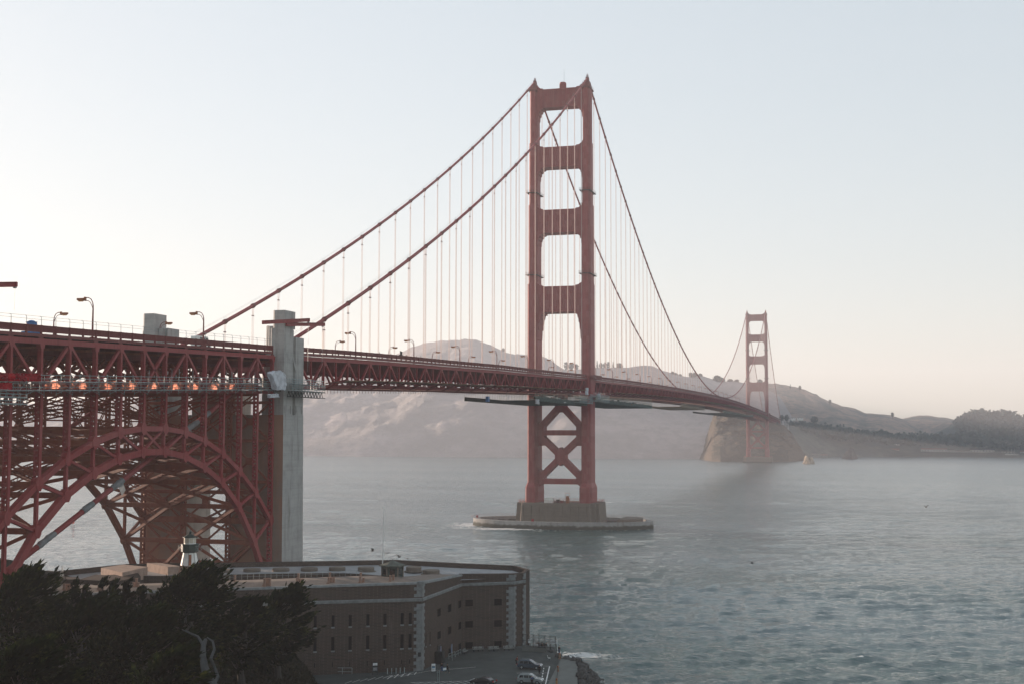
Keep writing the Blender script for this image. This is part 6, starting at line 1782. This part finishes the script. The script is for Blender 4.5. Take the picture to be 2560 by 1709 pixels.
# folding chair and low wall with wire fence
c = lot_pt(1373, 1649); t = thing('folding_chair', 'small white folding chair alone on the lot right of the slate car', 'chair', (c[0], c[1], LOT), rz=.4)
b = MB(); b.box(-.22, .22, -.22, .22, .42, .46); b.build('seat', M['white_paint'], t)
b = MB(); b.hexa([(-.24, -.22, .46), (-.20, -.22, .46), (-.20, .22, .46), (-.24, .22, .46), (-.38, -.22, .95), (-.34, -.22, .95), (-.34, .22, .95), (-.38, .22, .95)]); b.build('backrest', M['white_paint'], t)
for sx in (-.2, .2):
    for sy in (-.2, .2): b = MB(); b.tube((sx, sy, .43), (sx * 1.2, sy, 0), .02, 4); b.build('leg', M['galv'], t)
a = Vector((*lot_pt(1306, 1626)[:2], LOT)); q = Vector((*lot_pt(1366, 1629)[:2], LOT)); dr = (q - a).normalized(); nn = Vector((-dr.y, dr.x, 0)) * .2
b = MB(); b.prism([a - nn, q - nn, q + nn, a + nn], (0, 0, .95)); b.prism([a - nn * 1.3 + Vector((0, 0, .95)), q - nn * 1.3 + Vector((0, 0, .95)), q + nn * 1.3 + Vector((0, 0, .95)), a + nn * 1.3 + Vector((0, 0, .95))], (0, 0, .12))
tag(b.build('low_wall', M['prom'], loc=tuple(a)), 'low concrete wall between the fort corner and the boulders', 'wall')
t = thing('wire_fence', 'tall see through wire fence on the low wall beside the fort', 'fence', tuple(a), world_coords=True)
q2 = Vector((*lot_pt(1389, 1632)[:2], LOT)); n = 6
for k in range(n + 1):
    p = a.lerp(q2, k / n); b = MB(); b.tube(p + Vector((0, 0, .9)), p + Vector((0, 0, 3.4 + (.5 if k == 3 else 0))), .05, 6); b.build('fence_post', M['black'], t)
b = MB()
for z in (1.05, 2.2, 3.35): b.tube(a + Vector((0, 0, z)), q2 + Vector((0, 0, z)), .03, 4)
for k in range(70):
    u = k / 70; p = a.lerp(q2, u); p2 = a.lerp(q2, min(1, u + .12))
    b.tube(p + Vector((0, 0, 1.05)), p2 + Vector((0, 0, 3.3)), .006, 3); b.tube(p + Vector((0, 0, 3.3)), p2 + Vector((0, 0, 1.05)), .006, 3)
b.build('wire_mesh', M['black'], t)

# ------------------------------------------------------------------ traffic and odd things on the bridge
def deckz(y): return rail_z(y) - 2.05
b = MB(); b.lathe([(.85, 0), (.9, .2), (.9, 1.3), (.8, 1.5), (.4, 1.8), (.12, 1.85)], (12.6, -433.5, zc(-433.5) + 1.3), 16)
for z in (.5, 1.0, 1.5): b.lathe([(.91, z), (.93, z + .05), (.91, z + .1)], (12.6, -433.5, zc(-433.5) + 1.3), 16)
b.box(11.5, 13.7, -434.6, -432.4, zc(-433.5) + .55, zc(-433.5) + 1.3)
tag(b.build('water_tank', M['blue_paint'], loc=(12.6, -433.5, zc(-433.5) + .55)), 'round blue tank on a plinth behind the railing at the left', 'tank')
def van(label, Y, X, z, paint, L=5.2, H=2.5, face=1):
    t = thing('van', label, 'van', (X, Y, z), rz=PI / 2 * face)
    b = MB(); prof = [(-L / 2, .45), (-L / 2, H - .1), (-L / 2 + .15, H), (L / 2 - 1.5, H), (L / 2 - .7, 1.35), (L / 2, 1.15), (L / 2, .45)]
    b.prism([(x, -.95, zz) for x, zz in prof], (0, 1.9, 0)); b.build('body', M[paint], t)
    for sy in (-1, 1):
        g = MB(); y0 = sy * .955
        g.add([(L / 2 - 2.4, y0, 1.4), (L / 2 - 1.05, y0, 1.4), (L / 2 - 1.6, y0, H - .3), (L / 2 - 2.4, y0, H - .3)], [(0, 1, 2, 3)]); g.add([(-L / 2 + .4, y0, 1.4), (L / 2 - 2.7, y0, 1.4), (L / 2 - 2.7, y0, H - .3), (-L / 2 + .4, y0, H - .3)], [(0, 1, 2, 3)]); g.build('side_glass', M['dark_glass'], t)
        for x in (-L / 2 + 1, L / 2 - 1): w = MB(); w.tube((x, sy * .75, .38), (x, sy * .98, .38), .38, 14); w.build('wheel', M['tyre'], t)
    return t
van('white van on the bridge deck just left of the tall pylon', -371.5, 8.5, zc(-371.5) + .95, 'white_paint')
van('long red and white bus on the deck between the tower legs', -4, -4.2, deckz(-4) + .2, 'white_wall', 11.0, 3.2)
van('pale van on the deck right of the near tower', 62, 4, deckz(62) + .2, 'car_silver')
van('dark van far along the deck before the distant tower', 820, 6, deckz(820) + .2, 'car_black', 5.5, 2.6)

# ------------------------------------------------------------------ birds, sail, sea rocks
def bird(label, p, rz, s=1.0, flap=.3):
    b = MB(); c, sn = math.cos(rz), math.sin(rz)
    T = lambda x, y, z: (p[0] + (x * c - y * sn) * s, p[1] + (x * sn + y * c) * s, p[2] + z * s)
    prof = [(-.42, .03), (-.3, .08), (-.05, .12), (.18, .10), (.30, .06), (.42, .015)]; n = 6
    vs = []; fs = []
    for x, r in prof: vs += [T(x, r * math.cos(2 * PI * k / n), .02 + r * math.sin(2 * PI * k / n)) for k in range(n)]
    for i in range(len(prof) - 1): fs += [(i * n + k, i * n + (k + 1) % n, (i + 1) * n + (k + 1) % n, (i + 1) * n + k) for k in range(n)]
    b.add(vs, fs)
    for sy in (-1, 1):
        b.add([T(.18, sy * .08, .06), T(.2, sy * .5, .06 + flap * .55), T(-.05, sy * 1.05, .06 + flap * .7), T(-.12, sy * .5, .04 + flap * .5), T(-.12, sy * .08, .04)], [(0, 1, 2, 3, 4)])
        b.add([T(.18, sy * .08, .08), T(.2, sy * .5, .08 + flap * .55), T(-.05, sy * 1.05, .07 + flap * .7), T(-.12, sy * .5, .06 + flap * .5), T(-.12, sy * .08, .06)], [(4, 3, 2, 1, 0)])
    tag(b.build('bird', M['bird'], loc=tuple(p)), label, 'bird', 'birds over the water')
for u, v, d, rz, s, fl, lab in [(931, 1376, 330, .6, 1.3, .7, 'dark bird with raised wings just left of the flagpole'), (966, 1382.5, 330, 2, 1.0, .2, 'small dark bird right of the flagpole'), (998, 1391.5, 330, 1, 1.2, .6, 'dark bird flying low above the hut roof'), (1018, 1395, 330, 2.5, 1.0, .15, 'small dark bird gliding right of the hut'),
                            (1585, 1408, 380, 1.6, 1.3, .4, 'dark bird low over the dark band of water right of the fort'), (1880, 1407, 380, .4, 1.2, .5, 'dark bird over the open water far right of the fender'), (1002.5, 886.5, 390, .2, 1.6, .9, 'dark bird perched on the bridge railing left of the near tower'), (2315, 1267, 520, 2.2, 1.5, .8, 'tiny dark bird over the water at the far right'), (1364, 1388, 340, 1.9, 1.0, .3, 'small dark bird above the water right of the fort roof')]:
    bird(lab, at_range(u, v, d) if 'perched' not in lab else on_x(u, v, 14.3), rz, s, fl)
c = on_z(180.5, 1311, SEA); t = thing('windsurfer', 'tiny windsurfer with a red sail seen through the arch', 'windsurfer', (c[0], c[1], SEA + .1), rz=.2)
b = MB(); b.add([(.0, 0, .3), (.9, .1, .7), (1.15, .22, 1.5), (.75, .18, 2.9), (.05, 0, 4.4), (.02, 0, 2.4)], [(0, 1, 2, 5), (5, 2, 3, 4)]); o = b.build('sail', M['sail'], t); o.modifiers.new('thickness', 'SOLIDIFY').thickness = .02
b = MB(); b.path([(-.05, 0, .1), (0, 0, 2.4), (.03, 0, 4.5)], .04, 5); b.path([(0, .02, 1.3), (1.1, .24, 1.45)], .03, 4); b.build('mast', M['black'], t)
b = MB(); b.prism([(-1.2, -.28, 0), (.9, -.3, .02), (1.5, 0, .12), (.9, .3, .02), (-1.2, .28, 0)], (0, 0, .14)); b.build('board', M['white_paint'], t)
c2 = (c[0] - .5, c[1] - .4, SEA + .25); person('surfer in black holding the red sail', c2, .4, 'cloth_black', 'cloth_black', 'lean', None)

def sea_rock(label, pts, r0, mat, depth, seed, name='sea_rock'):
    """craggy islet: silhouette points (u, v) give its width and height, built as a full round mass"""
    r = random.Random(seed); us = [p[0] for p in pts]; b = MB(); q_ = on_z(sum(us) / len(us), max(p[1] for p in pts), SEA); r0 = math.hypot(q_[0] - CAM[0], q_[1] - CAM[1])
    ua, ub = min(us), max(us); n = 22; m = 14; vs = []
    vb = max(p[1] for p in pts)
    for i in range(n + 1):
        u = ua + (ub - ua) * i / n; v = float(np.interp(u, us, [p[1] for p in pts])); top = at_range(u, v, r0)[2]; base = at_range(u, vb, r0)
        fx, fy = _F[0], _F[1]; h = max(.3, top - SEA); wd = depth * max(.15, math.sin(PI * (.06 + .88 * i / n)))
        for j in range(m + 1):
            a = PI * j / m; k = -math.cos(a); zz = SEA - .8 + (h + .8) * (math.sin(a) ** .65) * (1 + r.gauss(0, .05) * (0 if j == m // 2 else 1))
            vs.append((base[0] + fx * k * wd + r.gauss(0, .02 * depth), base[1] + fy * k * wd + r.gauss(0, .03 * depth), zz))
    b.add(vs, [(i * (m + 1) + j, (i + 1) * (m + 1) + j, (i + 1) * (m + 1) + j + 1, i * (m + 1) + j + 1) for i in range(n) for j in range(m)])
    b.add([vs[j] for j in range(m + 1)], [tuple(range(m + 1))[::-1]]); b.add([vs[n * (m + 1) + j] for j in range(m + 1)], [tuple(range(m + 1))])
    return tag(b.build(name, M[mat], loc=tuple(at_range(sum(us) / len(us), vb, r0))), label, 'rock')
sea_rock('pale two pronged rock in the water right of the distant tower', [(2006, 1158), (2010, 1150), (2012, 1140), (2014, 1137.5), (2019, 1138), (2021, 1146), (2023, 1148), (2024, 1142), (2027, 1141), (2032, 1142.5), (2033.5, 1150), (2037, 1158)], 1850, 'needle_rock', 9, 3)
sea_rock('dark cone shaped sea stack off the wooded foreshore', [(2106, 1146), (2111, 1134), (2118, 1126), (2124, 1118), (2129, 1118), (2136, 1127), (2140, 1136), (2144, 1145)], 2150, 'rock', 14, 4)
# ------------------------------------------------------------------ far shore buildings, piers and skyline trees
def far_house(label, u0, u1, vt, vb, r, wall='white_wall', roof='red_roof', depth=10, gable=.35, name='shore_building'):
    c0, c1 = at_range(u0, vb, r), at_range(u1, vb, r); zt = at_range((u0 + u1) / 2, vt, r)[2]; z0 = c0[2]
    mid = (c0 + c1) / 2; L = math.hypot(c1[0] - c0[0], c1[1] - c0[1]); a = math.atan2(c1[1] - c0[1], c1[0] - c0[0]); H = zt - z0
    t = thing(name, label, 'building', (mid[0], mid[1], z0), rz=a)
    hw = H * (1 - gable); b = MB(); b.box(-L / 2, L / 2, -depth / 2, depth / 2, -3, hw); b.build('wall', M[wall], t)
    b = MB(); e = .4; b.prism([(-L / 2 - e, -depth / 2 - e, hw), (-L / 2 - e, depth / 2 + e, hw), (-L / 2 - e, 0, H)], (L + 2 * e, 0, 0)); b.build('roof', M[roof], t)
    n = max(2, int(L / 5))
    for k in range(n):
        x = -L / 2 + L * (k + .5) / n; g = MB(); g.box(x - .6, x + .6, -depth / 2 - .08, -depth / 2 + .02, hw * .35, hw * .75); g.build('window', M['dark_glass'], t)
    return t
V8 = lambda a, c: (1950 + a / 3.851, 900 + c / 3.851)
for lab, a0, a1, ct, cb, r, w, rf in [
    ('white gabled house on the slope above the pier', 938, 985, 788, 822, 2480, 'white_wall', 'roof_earth'), ('small white house between the two gabled houses', 1010, 1055, 806, 828, 2480, 'white_wall', 'red_roof'), ('white gabled house right of the small one on the slope', 1098, 1150, 788, 830, 2480, 'white_wall', 'roof_earth'),
    ('long pale shed with a red roof at the root of the pier', 1010, 1148, 846, 886, 2440, 'white_wall', 'red_roof'), ('grey shed at the left of the pale red roofed shed', 915, 970, 872, 902, 2440, 'wood', 'roof_earth'),
    ('longest white building with a red roof on the far shore', 1358, 1610, 842, 880, 2460, 'white_wall', 'red_roof'), ('white building right of the longest one on the far shore', 1616, 1700, 854, 882, 2460, 'white_wall', 'roof_earth'), ('low white building in the middle of the far shore row', 1702, 1820, 862, 884, 2460, 'white_wall', 'roof_earth'),
    ('wide dark roofed white building towards the right of the far shore', 1830, 2065, 846, 884, 2460, 'white_wall', 'car_black'), ('small white boathouse beside the masts', 2135, 2255, 866, 896, 2450, 'white_wall', 'roof_earth'), ('white building cut by the right edge on the far shore', 2312, 2420, 866, 898, 2450, 'white_wall', 'red_roof'),
    ('tiny white hut among the trees above the far shore', 1310, 1350, 754, 788, 2560, 'white_wall', 'roof_earth'), ('low pale cabins on the shore left of the sea stack', 305, 380, 896, 916, 2300, 'wood', 'roof_earth'), ('second low pale cabin on the shore left of the sea stack', 390, 460, 904, 920, 2300, 'wood', 'red_roof'),
    ('small white house on the ridge right of the distant tower', 108, 150, 545, 562, 2450, 'white_wall', 'roof_earth'), ('long low white house on the ridge right of the distant tower', 165, 224, 545, 562, 2450, 'white_wall', 'roof_earth')]:
    (u0, vt), (u1, vb) = V8(a0, ct), V8(a1, cb); far_house(lab, u0, u1, vt, vb, r, w, rf)
def pier(label, u0, u1, v, wid=8, h=2.6):
    a, q = on_z(u0, v, SEA), on_z(u1, v, SEA); d = Vector((q[0] - a[0], q[1] - a[1], 0)).normalized(); n = Vector((-d.y, d.x, 0)) * wid / 2; A, Q = Vector((a[0], a[1], SEA - 1)), Vector((q[0], q[1], SEA - 1)); b = MB()
    b.prism([A - n, Q - n, Q + n, A + n], (0, 0, h + 1)); L = (Q - A).length
    for k in range(int(L / 6)): p = A + d * (k * 6 + 3) - n * 1.03; b.box(p.x - .5, p.x + .5, p.y - .3, p.y + .3, SEA - 1, SEA + h - .3)
    tag(b.build('pier', M['rock'], loc=tuple(A)), label, 'pier')
pier('long dark breakwater on the far shore left of the open water', 2207, 2330, 1140.5); pier('dark breakwater at the right edge of the far shore', 2446, 2620, 1141)
c = (on_z(2060, 1139, SEA) + on_z(2200, 1138, SEA)) / 2
for k, a in enumerate((2197, 2232, 2262)):
    u, v = V8(a, 908); p = at_range(u, v, 2420); b = MB(); b.prism([(p[0] - 5, p[1], p[2]), (p[0] + 5, p[1] + .5, p[2]), (p[0] + 6.5, p[1], p[2] + 1.2), (p[0] - 5, p[1], p[2] + 1.2)], (0, 2.4, 0)); b.tube((p[0], p[1] + 1, p[2]), (p[0], p[1] + 1, p[2] + (17, 16, 14)[k]), .22, 5); b.bar((p[0] - 4, p[1] + 1, p[2] + 2.6), (p[0], p[1] + 1, p[2] + 2.8), .2, .3)
    tag(b.build('moored_yacht', M['white_paint'], loc=tuple(p)), ['moored yacht with the tallest mast beside the boathouse', 'moored yacht in the middle of the three by the boathouse', 'moored yacht with the shortest mast, nearest the right edge'][k], 'boat', 'moored yachts')
# white columns of the far approach
for k, (u0, u1, vt, vb) in enumerate([(1960.8, 1965.2, 1055, 1086), (1968.8, 1972, 1058, 1087), (1953.5, 1956, 1060, 1090)]):
    p0, p1 = at_range(u0, vb, 2235), at_range(u1, vb, 2235); zt = at_range(u0, vt, 2235)[2]; b = MB(); b.frustum([(p0[0] - .3, p0[1]), (p1[0] + .3, p0[1]), (p1[0] + .3, p0[1] + 8), (p0[0] - .3, p0[1] + 8)], p0[2] - 6, [(p0[0], p0[1]), (p1[0], p0[1]), (p1[0], p0[1] + 8), (p0[0], p0[1] + 8)], zt)
    b.box(p0[0] - .5, p1[0] + .5, p0[1] - .5, p0[1] + 8.5, zt, zt + .8)
    tag(b.build('approach_column', M['pale_concrete'], loc=tuple(p0)), ['broad white column right of the distant tower', 'narrow white column at the right of the group', 'thin white column nearest the end of the far deck'][k], 'column', 'columns of the far approach')
def far_tree(label, u, vt, vb, r, w, seed, kind='round'):
    rr = random.Random(seed); p = at_range(u, vb, r); H = at_range(u, vt, r)[2] - p[2]; W = w * r / FPX
    t = thing('skyline_tree', label, 'tree', tuple(p), 'trees on the far ridges')
    b = MB(); b.tube((0, 0, -2), (0, 0, H * .6), W * .05 + .2, 5, .2); b.build('trunk', M['bark'], t)
    b = MB()
    for _ in range(170):
        if kind == 'cone': s = rr.random(); z = H * (1 - s * .9); rad = W * .5 * s * rr.random() ** .5
        else: s = rr.uniform(-1, 1); z = H * (.62 + .36 * s); rad = W * .5 * math.sqrt(1 - s * s * .9) * rr.random() ** .5
        a = rr.uniform(0, 6.28); c = Vector((rad * math.cos(a), rad * math.sin(a), z)); L = W * rr.uniform(.10, .2)
        d = Vector((rr.gauss(0, 1), rr.gauss(0, 1), rr.gauss(0, 1))).normalized(); e = d.cross(Vector((rr.gauss(0, 1), rr.gauss(0, 1), rr.gauss(0, 1)))).normalized()
        b.add([c - d * L, c + e * L * .8, c + d * L, c - e * L * .8], [(0, 1, 2, 3)])
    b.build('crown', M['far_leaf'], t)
ft = [(1258, 870, 886, 11, 3050, 'round', 'bushy tree on the slope of the broad headland'), (1415, 904, 926, 12, 2745, 'round', 'flat topped tree just left of the near tower leg'), (1428, 906, 924, 14, 2745, 'round', 'round tree left of the near tower leg'), (1441, 910, 924, 12, 2745, 'round', 'small tree beside the near tower leg'),
      (1493, 902, 922, 8, 2745, 'cone', 'pointed tree just right of the near tower'), (1502, 906, 922, 10, 2745, 'round', 'round tree second right of the near tower'), (1512, 905, 922, 9, 2745, 'round', 'round tree third right of the near tower'), (1521, 904, 921, 9, 2745, 'round', 'taller tree fourth right of the near tower'),
      (1533, 904, 920, 7, 2745, 'cone', 'narrow pointed tree on the ridge right of the near tower'), (1549, 908, 919, 17, 2745, 'round', 'wide leaning tree standing apart on the ridge'), (1681, 928, 938, 9, 2745, 'round', 'small tree on the falling ridge'), (1690, 931, 942, 11, 2745, 'round', 'low tree on the falling ridge'), (1700, 934, 944, 9, 2745, 'round', 'tree left of the taller pair on the ridge'),
      (1727, 930, 945, 10, 2745, 'round', 'tall tree left in the pair between the cables'), (1737, 930, 942, 11, 2745, 'round', 'tall tree right in the pair between the cables'), (1750, 933, 944, 12, 2745, 'round', 'round tree beside the near cable on the ridge'), (1793, 938, 957, 22, 2745, 'round', 'largest dome shaped tree on the ridge'), (1806, 943, 957, 14, 2745, 'round', 'round tree right of the dome shaped one'),
      (1826, 947, 956, 14, 2745, 'round', 'low tree left of the distant tower'), (1842, 948, 956, 12, 2745, 'round', 'low tree against the left leg of the distant tower'), (1900, 948, 962, 14, 2745, 'round', 'dark tree framed by the distant tower legs'), (1976, 959, 967, 5, 2960, 'cone', 'tiny pointed tree on the tan hill crest'), (2000, 963, 972, 7, 2960, 'round', 'small tree on the tan hill crest'), (2075, 998, 1006, 8, 3000, 'round', 'dark bush on the tan hill shoulder'),
      (2231, 1030, 1040, 8, 3120, 'round', 'small tree where the two tan hills meet'), (1954, 1036, 1052, 12, 2340, 'round', 'dark tree above the white columns'), (1967, 1036, 1052, 12, 2340, 'round', 'dark tree right above the white columns'), (2036, 1040, 1056, 18, 2400, 'round', 'dark spreading tree beside the ridge houses')]
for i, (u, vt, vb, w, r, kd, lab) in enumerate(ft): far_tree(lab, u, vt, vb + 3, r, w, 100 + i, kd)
# far woods that read as one mass on the foreshore and the right hand hill
b = MB(); rr = random.Random(9)
def wood(n, u0, u1, f, r0, r1, size):
    for _ in range(n):
        u = rr.uniform(u0, u1); k = rr.random(); v0, v1 = f(u); v = v0 + (v1 - v0) * k; r = r0 + (r1 - r0) * (1 - k); c = Vector(at_range(u, v, r)); c.z += rr.uniform(0, 3)
        for _ in range(9):
            e = Vector((rr.gauss(0, 1), rr.gauss(0, 1), rr.gauss(.3, .8))) * size * .5; d = Vector((rr.gauss(0, 1), rr.gauss(0, 1), rr.gauss(0, 1))).normalized(); g = d.cross(Vector((rr.gauss(0, 1), rr.gauss(0, 1), rr.gauss(0, 1)))).normalized(); L = size * rr.uniform(.3, .6)
            b.add([c + e - d * L, c + e + g * L, c + e + d * L, c + e - g * L], [(0, 1, 2, 3)])
wood(520, 1935, 2600, lambda u: (float(np.interp(u, [1930, 2040, 2160, 2300, 2440, 2560, 2600], [1060, 1065, 1084, 1096, 1085, 1076, 1076])), float(np.interp(u, [1930, 2100, 2300, 2600], [1066, 1094, 1108, 1120]))), 2395, 2530, 8)
wood(420, 2390, 2600, lambda u: (float(np.interp(u, [2390, 2417, 2451, 2482, 2521, 2600], [1054, 1039, 1031, 1033, 1037, 1052])), 1075), 2950, 3095, 9)
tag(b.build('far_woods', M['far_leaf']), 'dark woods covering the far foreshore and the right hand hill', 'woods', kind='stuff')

# ------------------------------------------------------------------ haze
hm = bpy.data.materials.new('haze_air'); hm.use_nodes = True; nt = hm.node_tree; nt.nodes.clear()
ho = nt.nodes.new('ShaderNodeOutputMaterial'); hv = nt.nodes.new('ShaderNodeVolumePrincipled')
hv.inputs['Color'].default_value = (.90, .925, 1.0, 1); hv.inputs['Density'].default_value = 1.5e-4; hv.inputs['Anisotropy'].default_value = .15
nt.links.new(hv.outputs[0], ho.inputs['Volume'])
b = MB(); b.box(-5500, 3200, -720, 5900, -8, 345)
tag(b.build('haze', hm), 'thin pale sea haze over the strait', 'haze', kind='stuff')
